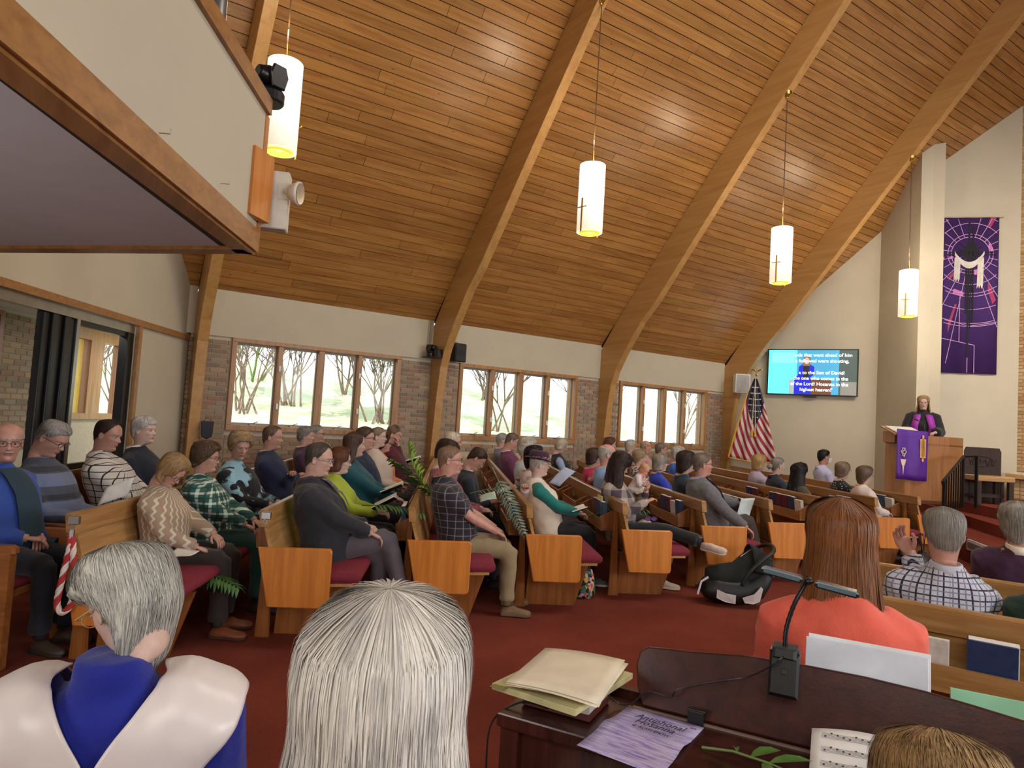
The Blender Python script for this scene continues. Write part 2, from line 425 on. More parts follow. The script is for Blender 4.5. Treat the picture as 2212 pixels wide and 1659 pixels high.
# glulam arches
def soff(z):
    z0 = (z-1.6)/1.3+1.6; return 1.3*(6.811-.8654*(z0-4)-.0007*(z0-4)**2-.0021*(z0-4)**3)
inner = [(10.80, 0), (10.72, 1.16), (10.64, 2.0), (10.56, 2.5), (10.44, 2.8), (10.25, 3.1)]
z = 3.4
inner += [(10.03, 3.4), (9.76, 3.75)]
z = 4.1
while soff(z) > YR+.35: inner.append((soff(z), z)); z += .5
ztop = z+.15
inner.append((YR, ztop+.1))
outer = [(YR, ZR-.02)]+[(10.99-.6786*t, 3.28+.7345*t) for t in (9, 6, 3, .0)]+[(10.99, 2.6), (11.02, 2.0), (11.05, 0)]
def arch(x, mirror=False):
    m = MB(); poly = [(-(p[0]) if mirror else p[0], p[1]) for p in inner]
    # strips between inner and outer curves so that the concave outline fills correctly
    import bisect
    n = len(inner)
    def outpt(i):
        y, z = inner[i]
        if z < 2.6: return (11.05-.02*z, z)
        if z < 3.3: return (10.99, z+(z-2.6)*.15)
        # along normal to slope
        tpar = (10.97-y)*.6786+(z-3.30)*.7345
        tpar = max(tpar, (z-3.3)*.5); q = (10.97-.6786*tpar, 3.30+.7345*tpar)
        return (max(q[0], YR), min(q[1], ZR))
    vs = []
    for i in range(n):
        a, b = inner[i], outpt(i)
        for (y, z) in (a, b):
            yy = 2*YR-y if mirror else y
            vs.append((x, yy, z)); vs.append((x+BW, yy, z))
    fs = []
    for i in range(n-1):
        a = i*4; b = a+4
        fs += [(a, b, b+2, a+2), (a+1, a+3, b+3, b+1), (a, a+1, b+1, b), (a+2, b+2, b+3, a+3)]
    fs += [(0, 2, 3, 1), (n*4-4, n*4-3, n*4-1, n*4-2)]
    m.add(vs, fs); return m
beamlab = ['curved wooden arch beam beside the balcony, nearest the camera', 'curved wooden arch beam with the black camera and speaker at its foot', 'curved wooden arch beam between the second and third windows', 'curved wooden arch beam beside the flag, with the white speaker']
for i, x in enumerate(XB):
    t_ = thing('arch_beam', beamlab[i], 'beam', (0, 0, 0), group='laminated arch beams')
    bevel(arch(x).build('left_leg'.replace('left_leg', 'beam_leg'), M_BEAM, t_), .006)
    arch(x, True).build('beam_leg', M_BEAM, t_)

# window wall
BR_H, BR_L, JT = .072, .231, .014
def brick_mesh(l, h, axis, tint, mat, dep=.02):
    m = MB().box((0, 0, 0), (l-JT, h-JT, dep), .003)
    me = mesh('brick', m.v, m.f, mat); tint_attr(me, [(tint, tint, tint, 1)]*len(m.v)); return me
def bricks(parent, o_, ex, en, segs, mat, budget, prio, seed=1, z_off=0):
    """courses on the plane through o_ with direction ex and outward normal en; segs: (s0,s1,z0,z1)"""
    r = random.Random(seed); o_ = Vector(o_); ex = Vector(ex); en = Vector(en); ez = Vector((0, 0, 1)); L = []
    for s0, s1, z0, z1 in segs:
        k0 = int(math.floor(z0/BR_H+.5)); k1 = int(math.floor(z1/BR_H+.01))
        for k in range(k0, k1):
            a = math.floor(s0/BR_L)*BR_L+(0 if k % 2 else BR_L/2)-BR_L
            while a < s1:
                p, q = max(a, s0), min(a+BR_L, s1)
                if q-p > .03: L.append((p, q, k*BR_H, r.choice((0, .1, .2, .3, .4, .5, .6, .7, .8, .9, 1.0))))
                a += BR_L
    L.sort(key=prio); cache = {}; sb = MB(); cols = []
    for i, (p, q, z, tn) in enumerate(L):
        m4 = Matrix((ex, ez, en)).transposed().to_4x4(); m4.translation = o_+ex*p+ez*z
        if i < budget:
            key = (round(q-p, 3), tn)
            if key not in cache: cache[key] = brick_mesh(q-p, BR_H, 0, tn, mat)
            b = obj('brick', cache[key], parent); b.matrix_world = m4
        else:
            m = MB().box((0, 0, 0), (q-p-JT, BR_H-JT, .02)); sb.add([m4 @ Vector(v) for v in m.v], m.f); cols += [(tn, tn, tn, 1)]*len(m.v)
    if sb.v:
        o = sb.build('bricks', mat, parent); tint_attr(o.data, cols); o['kind'] = 'stuff'
WX = [(1.90+i*S, 4.70+i*S) for i in range(3)]
WZ0, WZ1 = 1.215, 2.635
wl = MB(); xs = [1.32]+[v for w in WX for v in w]+[16.2]
for i in range(0, len(xs), 2): wl.box((xs[i], W+.03, 0), (xs[i+1], W+.25, WZ1))
for w in WX: wl.box((w[0], W+.03, 0), (w[1], W+.25, WZ0))
wall_left = structure(wl.build('wall_left', M_MORTAR), 'brick window wall with white band below the ceiling')
bd = MB()
for a, b in zip([1.2]+[x+BW for x in XB], XB+[16.2]): bd.box((a, W-.005, WZ1), (b, W+.25, 3.36))
bd.build('white_band', M_WHITE, wall_left)
segs = []
lo = 1.30
for w in WX: segs += [(lo, w[0], 0, WZ1), (w[0], w[1], 0, WZ0)]; lo = w[1]
segs += [(lo, 13.45, 0, WZ1)]
bricks(wall_left, (0, W+.03, 0), (1, 0, 0), (0, -1, 0), segs, M_BRICK, 296, lambda a: a[0]*1.0+(30 if a[2] < 1.1 else 0)+(4 if a[2] < 1.25 else 0))
wlab = ['wide four-pane casement window nearest the balcony', 'middle four-pane casement window between two arch beams', 'far four-pane casement window next to the flag']
for i, (a, b) in enumerate(WX):
    w = structure(thing('window_%d' % (i+1), wlab[i], 'window')); del w['category']
    y0, y1 = W-.02, W+.20
    fr = MB(); fr.box((a, y0, 2.575), (b, y1, WZ1)); fr.box((a, y0, WZ0), (b, y1, 1.30)); fr.box((a, y0, 1.30), (a+.075, y1, 2.575)); fr.box((b-.075, y0, 1.30), (b, y1, 2.575))
    bevel(fr.build('window_frame', M_FRAME, w), .004)
    ga, gb = a+.075, b-.075; pwid = (gb-ga)/4
    for k in range(1, 4):
        mw = .05 if k == 2 else .036
        bevel(MB().box((ga+k*pwid-mw, y0+.02, 1.30), (ga+k*pwid+mw, y1, 2.575)).build('mullion', M_FRAME, w), .006)
    for k in range(4):
        p0, p1 = ga+k*pwid+(.04 if k else 0), ga+(k+1)*pwid-(.04 if k < 3 else 0)
        s_ = MB(); yy = W+.10
        for q in (((p0, yy, 1.30), (p1, yy+.04, 1.335)), ((p0, yy, 2.54), (p1, yy+.04, 2.575)), ((p0, yy, 1.33), (p0+.022, yy+.04, 2.55)), ((p1-.022, yy, 1.33), (p1, yy+.04, 2.55))): s_.box(*q)
        s_.build('sash', m_plain('sash_grey', (150, 140, 128), .5), w)
        g_ = MB().box((p0+.015, yy+.015, 1.325), (p1-.015, yy+.02, 2.55)); g_.build('pane', M_GLASS, w)
        c = MB(); cx = (p0+p1)/2+(-.05 if k % 2 else .02); c.box((cx-.05, W+.03, 1.30), (cx+.05, W+.09, 1.318)); c.tube([(cx, W+.05, 1.315), (cx+.02, W+.03, 1.345), (cx+.07, W+.02, 1.36)], .007, 6)
        c.build('crank_handle', m_plain('bronze', (120, 112, 100), .35, .8), w)
    for k in (1, 3):
        for zz in (1.62, 2.22):
            MB().box((ga+k*pwid-.02, W-.025, zz-.045), (ga+k*pwid+.012, W+.02, zz+.045)).build('latch', m_plain('latch_white', (226, 224, 220), .4), w)

# front walls (white, folded) and the brick centre
def poly_wall(name, pts, mat, label, th=.2):
    m = MB()
    for (a, b) in zip(pts, pts[1:]):
        def top(p): return zc(p[1]) if p[1] >= YR else zc(2*YR-p[1])
        mid = None
        seg = [a, b]
        if (a[1]-YR)*(b[1]-YR) < 0:
            k = (YR-a[1])/(b[1]-a[1]); seg = [a, (a[0]+(b[0]-a[0])*k, YR), b]
        for p, q in zip(seg, seg[1:]):
            d = Vector((q[0]-p[0], q[1]-p[1], 0)).normalized(); nb = Vector((-d.y, d.x, 0))
            if nb.x < 0: nb = -nb
            off = nb*th; P = [(p[0], p[1], 0), (q[0], q[1], 0), (q[0], q[1], top(q)), (p[0], p[1], top(p))]
            Q = [(v[0]+off.x, v[1]+off.y, v[2]) for v in P]
            m.add(P+Q, [(3, 2, 1, 0), (4, 5, 6, 7), (0, 1, 5, 4), (1, 2, 6, 5), (2, 3, 7, 6), (3, 0, 4, 7)])
    return structure(m.build(name, mat), label)
fl = [(13.36, 11.0), (14.92, 8.09), (14.24, 6.92), (14.40, 6.76), (14.95, 7.02), (16.08, 5.83)]
wall_front = poly_wall('wall_front', fl, M_WHITE, 'white folded front wall beside the chancel')
poly_wall('wall_front', [(p[0], 6-p[1]) for p in fl], M_WHITE, 'white folded front wall right of the chancel', )
wf = poly_wall('wall_front', [(16.10, 5.86), (16.10, .14)], M_MORTAR, 'tan brick chancel wall')
bricks(wf, (16.10, 5.86, 0), (0, -1, 0), (-1, 0, 0), [(0, 1.6, .6, 9.0)], M_TANBRICK, 120, lambda a: (0 if 1.1 < a[2] < 8.7 else 50)+a[0]*20+abs(a[2]-2.5), 5)
wr = MB().box((-9, -5.25, 0), (17.5, -4.98, 3.36)); structure(wr.build('wall_right', M_WHITE), 'white side wall')

# back wall under the balcony, parallel to the pews, with the glazed opening
A6 = R(61.5); BU = Vector((math.cos(A6), math.sin(A6), 0)); BN = Vector((math.sin(A6), -math.cos(A6), 0)); B0 = Vector((1.30, 11.02, 0))
def bp(t, z, off=0): return B0-BU*t+BN*off+Vector((0, 0, z))
def bwbox(m, t0, t1, z0, z1, o0, o1_, bev=0):
    c = bp((t0+t1)/2, (z0+z1)/2, (o0+o1_)/2); m.obox(c, (BU, BN, (0, 0, 1)), (abs(t1-t0)/2, abs(o1_-o0)/2, (z1-z0)/2), bev); return m
def zt(t): y = B0.y-BU.y*t; return zc(y) if y > YR else zc(2*YR-y)
wb_ = MB()
def bquad(t0, t1, z0):
    P = [bp(t0, z0), bp(t1, z0), bp(t1, zt(t1)), bp(t0, zt(t0))]; Q = [p-BN*.15 for p in P]
    wb_.add(P+Q, [(0, 1, 2, 3), (7, 6, 5, 4), (0, 4, 5, 1), (1, 5, 6, 2), (2, 6, 7, 3), (3, 7, 4, 0)])
bquad(-.1, 1.60, 0); bquad(1.60, 6.3, 2.55); bquad(6.3, 9.1, 0); bquad(9.1, 18.5, 0)
wall_back = structure(wb_.build('wall_back', M_WHITE), 'white back wall above the glazed doors')
tr = MB(); bwbox(tr, 0, 6.4, 2.52, 2.60, .0, .045); bwbox(tr, 1.53, 1.61, 0, 2.52, 0, .045)
structure(bevel(tr.build('trim_1', M_TRIM), .004), 'thin wooden trim over the glazed doors')
sp_ = thing('glazed_screen', 'black framed glass screen with silver rail under the balcony', 'glass screen')
m = MB(); bwbox(m, 1.60, 6.3, 2.42, 2.52, -.12, -.02); m.build('head_rail', M_METAL, sp_)
m = MB(); bwbox(m, 1.61, 1.76, 0, 2.42, -.12, -.02); bwbox(m, 1.76, 2.78, .0, .12, -.10, -.04); bwbox(m, 1.76, 2.78, 2.36, 2.42, -.10, -.04); bwbox(m, 1.76, 2.78, .78, .86, -.10, -.04); m.build('black_frame', M_BLACK, sp_)
m = MB(); bwbox(m, 2.78, 2.84, 0, 2.42, -.11, -.03); m.build('silver_stile', M_METAL, sp_)
for k in range(5):
    m = MB(); bwbox(m, 2.86+k*.105, 2.955+k*.105, 0, 2.42, -.13+.03*(k % 2), -.05+.03*(k % 2)); bevel(m.build('black_stile', M_BLACK, sp_), .01)
m = MB(); bwbox(m, 1.76, 2.78, .12, 2.36, -.075, -.069); m.build('pane', M_GLASS, sp_)
m = MB(); bwbox(m, 3.40, 6.3, .02, 2.42, -.075, -.069); m.build('pane', M_GLASS, sp_)
# narthex behind the glass
nx = MB(); bwbox(nx, -6, 8.0, 0, 1.25, -1.75, -1.6); bwbox(nx, -6, 8, 2.62, 2.9, -1.75, -1.6); bwbox(nx, .12, 8.0, 1.25, 2.62, -1.75, -1.6); bwbox(nx, -6, -1.4, 1.25, 2.62, -1.75, -1.6)
wn_ = structure(nx.build('wall_back', M_MORTAR), 'brick entry wall behind the glazed doors')
bricks(wn_, bp(.2, 0, -1.6), -BU, BN, [(0, 4.0, .85, 2.62)], M_BRICK, 110, lambda a: a[0]+(9 if a[0] < .5 else 0)+(5 if a[2] < 1.1 else 0), 9)
m = MB(); bwbox(m, -2.5, 8, 2.62, 2.72, -1.7, -.1); structure(m.build('ceiling', M_SOFF), 'entry ceiling')
win4 = structure(thing('window_4', 'entry window seen through the black framed glass', 'window')); del win4['category']
m = MB()
for q in ((-1.4, .14, 2.46, 2.62), (-1.4, .14, 1.25, 1.34), (-1.4, -1.30, 1.34, 2.46), (.06, .14, 1.34, 2.46), (-.72, -.34, 1.34, 2.46)): bwbox(m, q[0], q[1], q[2], q[3], -1.72, -1.56)
m.build('window_frame', M_FRAME, win4)
m = MB(); bwbox(m, -1.3, -.72, 1.34, 2.46, -1.66, -1.655); m.build('pane', M_GLASS, win4)
m = MB(); bwbox(m, -.27, -.08, 1.34, 2.46, -1.64, -1.635); m.build('yellow_pane', m_plain('amber_glass', (214, 176, 60), .2), win4)
m = MB(); bwbox(m, -.34, .06, 1.34, 2.46, -1.66, -1.655); m.build('pane', M_GLASS, win4)
nb = thing('notice_board', 'pale notice board with reddish wooden frame on the entry bricks', 'board')
m = MB(); bwbox(m, 1.75, 2.9, 2.02, 2.55, -1.58, -1.56); m.build('board', m_plain('board_cream', (210, 196, 170), .7), nb)
m = MB()
for q in ((1.68, 2.95, 2.53, 2.59), (1.68, 2.95, 1.97, 2.03), (1.68, 1.75, 2.03, 2.53)): bwbox(m, q[0], q[1], q[2], q[3], -1.58, -1.53)
m.build('board_frame', m_wood('red_frame', (140, 66, 40), (110, 46, 28), 2), nb)

# balcony
PB = Vector((.746, 3.871, 0)); DE = Vector((math.cos(R(134.85)), math.sin(R(134.85)), 0)); FA = -BU; DEN = Vector((DE.y, -DE.x, 0))
if DEN.dot(Vector((1, 0, 0))) < 0: DEN = -DEN
Q1 = PB+DE*3.05; Q2 = PB+FA*7.5; Q3 = Q1+FA*9.5
balc = structure(thing('balcony', 'balcony with white parapet and wooden rails, upper left', 'balcony')); del balc['category']
def pz(m, pts, z0, z1): m.prism([(p.x, p.y) for p in pts], z0, z1); return m
pz(MB(), [PB, Q1, Q3, Q2], 2.46, 2.60).build('soffit', M_SOFF, balc)
def edge_box(m, a, b, nrm, z0, z1, o0, o1_, bev=.0):
    d = (b-a); L = d.length; d.normalize(); c = (a+b)/2+nrm*((o0+o1_)/2)+Vector((0, 0, (z0+z1)/2))
    m.obox(c, (d, nrm, (0, 0, 1)), (L/2, abs(o1_-o0)/2, (z1-z0)/2), bev); return m
# parapet of the long side and of the short return
m = MB(); edge_box(m, PB, Q2, BN, 2.57, 3.24, -.12, .006); m.build('parapet', M_WHITE, balc)
m = MB(); edge_box(m, PB, Q1, DEN, 2.57, 3.24, -.12, .006); m.build('parapet', M_WHITE, balc)
M_BT = m_wood('balcony_trim_wood', (166, 116, 62), (130, 86, 42), 1, .4)
for nm, z0, z1, o0, o1_ in (('lower_trim', 2.452, 2.575, -.09, .02), ('lip_trim', 2.44, 2.462, -.10, -.0), ('handrail', 3.235, 3.325, -.15, .03)):
    m = MB(); edge_box(m, PB+BU*.012, Q2, BN, z0, z1, o0, o1_, .004); m.build(nm, M_BT, balc)
    m = MB(); edge_box(m, PB, Q1, DEN, z0, z1, o0, o1_, .004); m.build(nm, M_BT, balc)
m = MB(); edge_box(m, PB+BN*-.11+FA*.12, Q2, BN, 2.445, 2.459, -.035, .0); m.build('soffit_border', m_plain('dark_slot', (40, 26, 16), .8), balc)
m = MB(); m.obox(PB+Vector((-.015, .02, 2.90)), (BU, BN, (0, 0, 1)), (.03, .035, .335), .003); m.build('corner_post', m_wood('amber_post', (196, 128, 62), (166, 100, 44), 2), balc)
for k, (tq, zq) in enumerate(((2.55, 2.585), (1.25, 2.585), (.62, 2.62))):
    p = PB+FA*tq+BN*.02+Vector((0, 0, zq)); MB().tube([p, p+BN*.04, p+BN*.04+Vector((0, 0, .02))], .0022, 5).build('hook', M_METAL, balc)
# deck of the balcony so that it closes from above
pz(MB(), [PB-BN*.09+FA*.05, Q1, Q3, Q2-BN*.09], 2.60, 2.66).build('deck', M_CARPET, balc)

# chancel platform
pl_d = Vector((10.85-9.73, 4.55-3.54, 0)).normalized(); pn = Vector((-pl_d.y, pl_d.x, 0))   # pn points towards the nave
def step(a, b, z0, z1, name, label):
    pts = [Vector(a), Vector(b), Vector((16.1, b[1]-2, 0)), Vector((16.1, 5.6, 0)), Vector((14.9, 7.0, 0)), Vector((14.2, 6.9, 0))]
    m = MB(); pz(m, pts, z0, z1); return structure(m.build(name, M_CARPET), label)
e0 = Vector((10.85, 4.55, 0))+pl_d*1.35; e1 = Vector((9.73, 3.54, 0))-pl_d*4.0
step((e0.x, e0.y, 0), (e1.x, e1.y, 0), 0, .34, 'floor', 'lower red carpeted chancel platform')
f0 = e0-pn*.55; f1 = e1-pn*.55
step((f0.x, f0.y, 0), (f1.x, f1.y, 0), .34, .51, 'floor', 'red carpeted chancel step')
g0 = e0-pn*.95; g1 = e1-pn*.95
step((g0.x, g0.y, 0), (g1.x, g1.y, 0), .51, .68, 'floor', 'upper red carpeted chancel floor')
vg = thing('floor_vent', 'long white floor vent along the edge of the chancel step', 'vent')
a, b = Vector((10.75, 4.46, .26)), Vector((9.45, 3.29, .26)); d = (b-a).normalized()
M_VW = m_plain('vent_white', (225, 228, 236), .3)
m = MB(); m.obox((a+b)/2+pn*.015, (d, pn, (0, 0, 1)), ((b-a).length/2, .014, .075), .003); m.build('vent_frame', M_VW, vg)
m = MB(); m.obox((a+b)/2+pn*.032, (d, pn, (0, 0, 1)), ((b-a).length/2-.05, .004, .04)); m.build('vent_grille', m_plain('vent_grey', (150, 154, 158), .4, .5), vg)

# outside: slope, shrubs, house, sky beyond the windows
def m_out(name, c1, c2, sc=6):
    t = NT(name); n = t.noise(t.coord(), sc, 6, .7); t.base(t.ramp(n, [(.35, s2l(c1)), (.65, s2l(c2))])); t.rough(.9); return t.m
gv = []; gf = []
NX, NY = 24, 14
for j in range(NY):
    for i in range(NX):
        x = -14+i*2.4; y = 11.25+j*1.9; zz = -.3+max(0, y-13)*.18+.15*math.sin(x*.7)*math.cos(y*.5)
        gv.append((x, y, zz))
for j in range(NY-1):
    for i in range(NX-1): a = j*NX+i; gf.append((a, a+1, a+NX+1, a+NX))
g = obj('ground', mesh('ground', gv, gf, m_out('spring_grass', (176, 190, 132), (222, 224, 196), 1.5), smooth=True)); structure(g, 'bright grassy slope outside the windows')
def shrub(loc, h, n, mat, label, seed, leaf=None, spread=.5):
    r = random.Random(seed); t_ = thing('shrub', label, 'shrub', loc, group='shrubs outside the windows'); m = MB(); lf = MB()
    def grow(p, d, L, rad, dep):
        q = p+d*L; m.tube([p, (p+q)/2+Vector((r.uniform(-.04, .04), r.uniform(-.04, .04), 0)), q], [rad, rad*.8, rad*.6], 4, False)
        if dep == 0:
            if leaf:
                for _ in range(5):
                    c = q+Vector((r.uniform(-.25, .25), r.uniform(-.25, .25), r.uniform(-.2, .2))); s_ = r.uniform(.05, .12)
                    e = Vector((r.uniform(-1, 1), r.uniform(-1, 1), r.uniform(-1, 1))).normalized(); f = e.orthogonal()
                    lf.add([c-e*s_, c+f*s_*.6, c+e*s_, c-f*s_*.6], [(0, 1, 2, 3)])
            return
        for _ in range(3 if dep > 1 else 3):
            nd = (d+Vector((r.uniform(-1, 1)*spread, r.uniform(-1, 1)*spread, r.uniform(-.2, .5)*spread))).normalized(); grow(q, nd, L*r.uniform(.6, .85), rad*.62, dep-1)
    for _ in range(n):
        d = Vector((r.uniform(-.5, .5), r.uniform(-.5, .5), 1)).normalized(); grow(Vector((r.uniform(-.4, .4), r.uniform(-.3, .3), 0)), d, h*.34, h*.012, 4)
    m.build('branches', mat, t_)
    if leaf and lf.v: lf.build('leaves', leaf, t_)
    return t_
M_TWIG = m_out('bare_twigs', (112, 88, 74), (150, 128, 112)); M_LEAFY = m_out('young_leaves', (150, 168, 76), (196, 198, 120)); M_EV = m_out('evergreen', (80, 108, 52), (130, 148, 66))
shr = [((4.6, 22.5, 1.3), 3.2, 8, M_TWIG, 'bare brown shrub on the slope outside the nearest window', 1, None),
       ((8.6, 21.5, 1.2), 3.4, 8, M_TWIG, 'pale twiggy bush outside the right half of the nearest window', 2, M_LEAFY),
       ((13.5, 21.5, 1.1), 3.8, 6, M_TWIG, 'yellow green bush outside the left of the middle window', 3, M_EV),
       ((18.8, 22, 1.1), 3.6, 5, M_TWIG, 'loose budding tree outside the middle window', 4, M_LEAFY),
       ((24, 22, 1.2), 3.8, 5, M_TWIG, 'bare thicket outside the far window', 5, None),
       ((.55, 17.9, .3), 3.2, 9, M_TWIG, 'dense bare vines outside the entry window', 6, None), ((-2.6, 18.4, .3), 3.0, 8, M_TWIG, 'tangled bare vines behind the yellow glass', 7, None),
       ((6.0, 29, 2.6), 3.2, 5, M_EV, 'dark green conifer high on the slope', 8, M_EV)]
shr += [((6.4, 24.5, 1.7), 3.4, 8, M_TWIG, 'pale twiggy thicket outside the second pane of the nearest window', 11, M_LEAFY), ((9.6, 27.5, 2.3), 4.2, 8, M_TWIG, 'budding brown trees outside the third pane of the nearest window', 12, M_LEAFY), ((17.2, 29, 2.4), 4.4, 8, M_TWIG, 'tall bare trees up the slope outside the middle window', 13, M_EV)]
for q in shr: shrub(*q)
# brick return outside each window's right end (a wing of the building)
for x in (8.92, 13.05):
    w = MB().box((x, 11.25, 0), (x+.4, 11.6, 2.9)); structure(w.build('wall_left', m_plain('outer_brick', (176, 140, 112), .9, 0, .25, 20)), 'outer brick pier')
# ------------------------------------------------------------------ pews
A62 = R(62.0); PU = Vector((math.cos(A62), math.sin(A62), 0)); PV = Vector((math.sin(A62), -math.cos(A62), 0))
def pew_o(k): return Vector((.4233+k*1.0794, 4.4323, 0))
M_CUSH = m_plain('burgundy_cushion', (112, 24, 40), .85, 0, .1, 30, .3, 200)
M_PEW = m_wood('pew_oak', (186, 142, 88), (150, 106, 58), 0, .28)
M_PEWD = m_wood('pew_oak_side', (158, 98, 48), (122, 70, 32), 2, .3)
def make_pew(label, org, rz, L, sg=-1, fins=None, simple=False):
    """local x runs along the pew, forward is sg*y"""
    t = thing('pew', label, 'pew', org, rz, 'oak pews with burgundy seat cushions')
    def P(v, z): return (sg*v, z)
    def ex(name, poly, x0, x1, mat, bev=.004):
        q = [P(*p) for p in poly]
        if sg < 0: q = q[::-1]
        return MB().prism(q, x0, x1, 'x', bev).build(name, mat, t)
    # end panel with rounded corners
    for x0 in (0, L-.045):
        c = [(-.40, .277), (-.03, .277), (-.008, .285), (0, .31), (0, .65), (-.006, .664), (-.02, .672), (-.485, .664)]
        ex('end_panel', c, x0, x0+.045, M_PANEL, .005)
    ex('backrest', [(-.335, .43), (-.36, .43), (-.478, .83), (-.452, .83)], .045, L-.045, M_PEW)
    ex('top_rail', [(-.435, .815), (-.47, .90), (-.455, .912), (-.43, .905), (-.405, .82)][::-1] if 0 else [(-.482, .80), (-.495, .905), (-.488, .915), (-.452, .915), (-.444, .905), (-.43, .80)], 0, L, M_PEW, .003)
    ex('seat_board', [(-.36, .40), (.15, .42), (.15, .44), (-.36, .42)], .045, L-.045, M_PEW, .002)
    cu = ex('cushion', [(-.345, .425), (.17, .435), (.195, .455), (.198, .485), (.17, .512), (-.345, .495)], .05, L-.05, M_CUSH, .012); cu.data.polygons.foreach_set('use_smooth', [True]*len(cu.data.polygons))
    for x0 in (.33, L*.5, L-.37):
        ex('pedestal', [(-.42, 0), (.02, 0), (.15, .405), (-.40, .40)], x0, x0+.04, M_PEWD)
    nf = max(2, round((L-.1)/1.42)); xs_ = [.24+(L-.50)*i/nf for i in range(nf+1)]
    for i, x0 in enumerate(xs_):
        ex('support_fin', [(-.525, 0) if i in (0, nf) else (-.53, .42), (-.43, 0) if i in (0, nf) else (-.40, .42), (-.472, .80), (-.50, .81)], x0, x0+.035, M_PEWD, .003)
    for i in range(nf):
        a, b = xs_[i]+.036+.10, xs_[i+1]-.10
        m = MB()
        for poly in ([(-.595, .60), (-.58, .60), (-.592, .70), (-.607, .70)], [(-.595, .588), (-.44, .62), (-.44, .632), (-.595, .60)]):
            q = [P(*p) for p in poly]; m.prism(q[::-1] if sg < 0 else q, a, b, 'x')
        rk = m.build('book_rack', M_PEW, t)
        for xx in (a, b-.02):
            q = [P(*p) for p in [(-.598, .588), (-.45, .588), (-.478, .79), (-.612, .72)]]
            MB().prism(q[::-1] if sg < 0 else q, xx, xx+.02, 'x', .003).build('rack_side', M_PEWD, rk)
    return t, xs_
plab = {-1: None, 0: 'oak pew at the left with the red and white rope on its back', 1: 'oak pew seating the man in dark fleece at the aisle', 2: 'oak pew seating the man in black plaid shirt at the aisle',
        3: 'oak pew seating the woman in the purple hat at the aisle', 4: 'oak pew seating the mother holding the baby', 5: 'oak pew seating the man in grey tweed jacket at the aisle',
        6: 'oak pew empty near the aisle, ahead of the man in tweed jacket', 7: 'oak pew seating the woman with the grey bun', 8: 'oak pew seating the woman in the dotted black top', 9: 'front oak pew seating the man with the face mask'}
pew_fins = {}
for k in range(0, 10):
    t, xs_ = make_pew(plab[k], pew_o(k), A62, 6.9 if k < 9 else 6.2); pew_fins[k] = xs_
# right-hand block, mirrored, turned towards the aisle
AR = R(-67); RF = Vector((math.cos(R(23)), math.sin(R(23)), 0)); RU = Vector((math.cos(AR), math.sin(AR), 0))
RO = Vector((3.51, 1.93, 0))
for k, lb in ((-1, 'oak pew behind the organ seating the woman in coral shirt'), (0, 'oak pew on the right with rack holding a dark blue hymnal'), (1, 'oak pew at right seating the grey-haired woman in purple')):
    make_pew(lb, RO+RF*(.95*k-(.33 if k < 0 else 0))-RU*(.14 if k == 0 else 0), AR, 4.2, 1)

# ------------------------------------------------------------------ people
NA = 44
_t = np.linspace(0, 2*PI, NA, endpoint=False); AZ = _t-.6*np.sin(_t)          # denser at the face
HZ = np.array([-.21, -.17, -.14, -.128, -.120, -.114, -.10, -.08, -.06, -.04, -.02, 0, .02, .045, .07, .09, .105, .113])
HF = np.array([.040, .026, .024, .034, .058, .074, .083, .083, .087, .087, .085, .083, .088, .087, .077, .059, .036, .012])
HB = np.array([-.088, -.080, -.077, -.078, -.079, -.080, -.082, -.085, -.088, -.092, -.095, -.098, -.1, -.101, -.096, -.080, -.056, -.026])
HW = np.array([.066, .056, .053, .053, .054, .055, .057, .062, .066, .069, .0715, .0735, .0755, .0770, .0740, .0630, .0430, .0200])
HK = np.array([1, 1, 1, .8, .55, .5, .52, .60, .68, .78, .88, .95, 1, 1, 1, 1, 1, 1])
def head_surf(z, a, off=0):
    """numpy: point on the head at height z, azimuth a"""
    f = np.interp(z, HZ, HF); b = np.interp(z, HZ, HB); w = np.interp(z, HZ, HW); k = np.interp(z, HZ, HK)
    xc = -.012; ca, sa = np.cos(a), np.sin(a)
    fr = np.clip(ca, 0, 1); dx = np.where(ca > 0, f-xc+off, xc-b+off)
    x = xc+dx*np.sign(ca)*np.abs(ca)**.9; y = (w+off)*np.sign(sa)*np.abs(sa)**.88*(1-(1-k)*fr)
    return x, y
def face_disp(x, y, z):
    g = lambda v, c, s: np.exp(-((v-c)/s)**2)
    ay = np.abs(y); d = np.zeros_like(x)
    nz = np.clip((.018-z)/.046, 0, 1)*(z < .02)*np.clip((z+.046)/.012, 0, 1)
    d += .024*nz*np.exp(-(y/(.009+.007*nz))**2)
    d -= .011*g(ay, .031, .015)*g(z, .002, .012)
    d += .006*g(ay, .026, .024)*g(z, .024, .008)
    d += .005*g(ay, .044, .018)*g(z, -.025, .018)
    d += .007*g(y, 0, .020)*g(z, -.0560, .0055)+.0065*g(y, 0, .018)*g(z, -.0680, .0055)-.004*g(y, 0, .024)*g(z, -.062, .0025)
    d -= .003*g(y, 0, .03)*g(z, -.080, .006); d += .006*g(y, 0, .022)*g(z, -.098, .012)
    return d*(x > .02)
ZR_ = np.concatenate([[-.21, -.19, -.17, -.15, -.14, -.13, -.122, -.116], np.linspace(-.110, .03, 33), np.linspace(.038, .09, 8), [.098, .105, .110, .1135]])
def sstep(a, b, x): t = np.clip((x-a)/(b-a), 0, 1); return t*t*(3-2*t)
def rotm(yaw_=0, pitch_=0, roll_=0): return np.array((Matrix.Rotation(yaw_, 3, 'Z') @ Matrix.Rotation(pitch_, 3, 'Y') @ Matrix.Rotation(roll_, 3, 'X')))
TS = np.array([-.12, -.06, 0, .08, .16, .25, .33, .40, .445, .475, .50, .525])
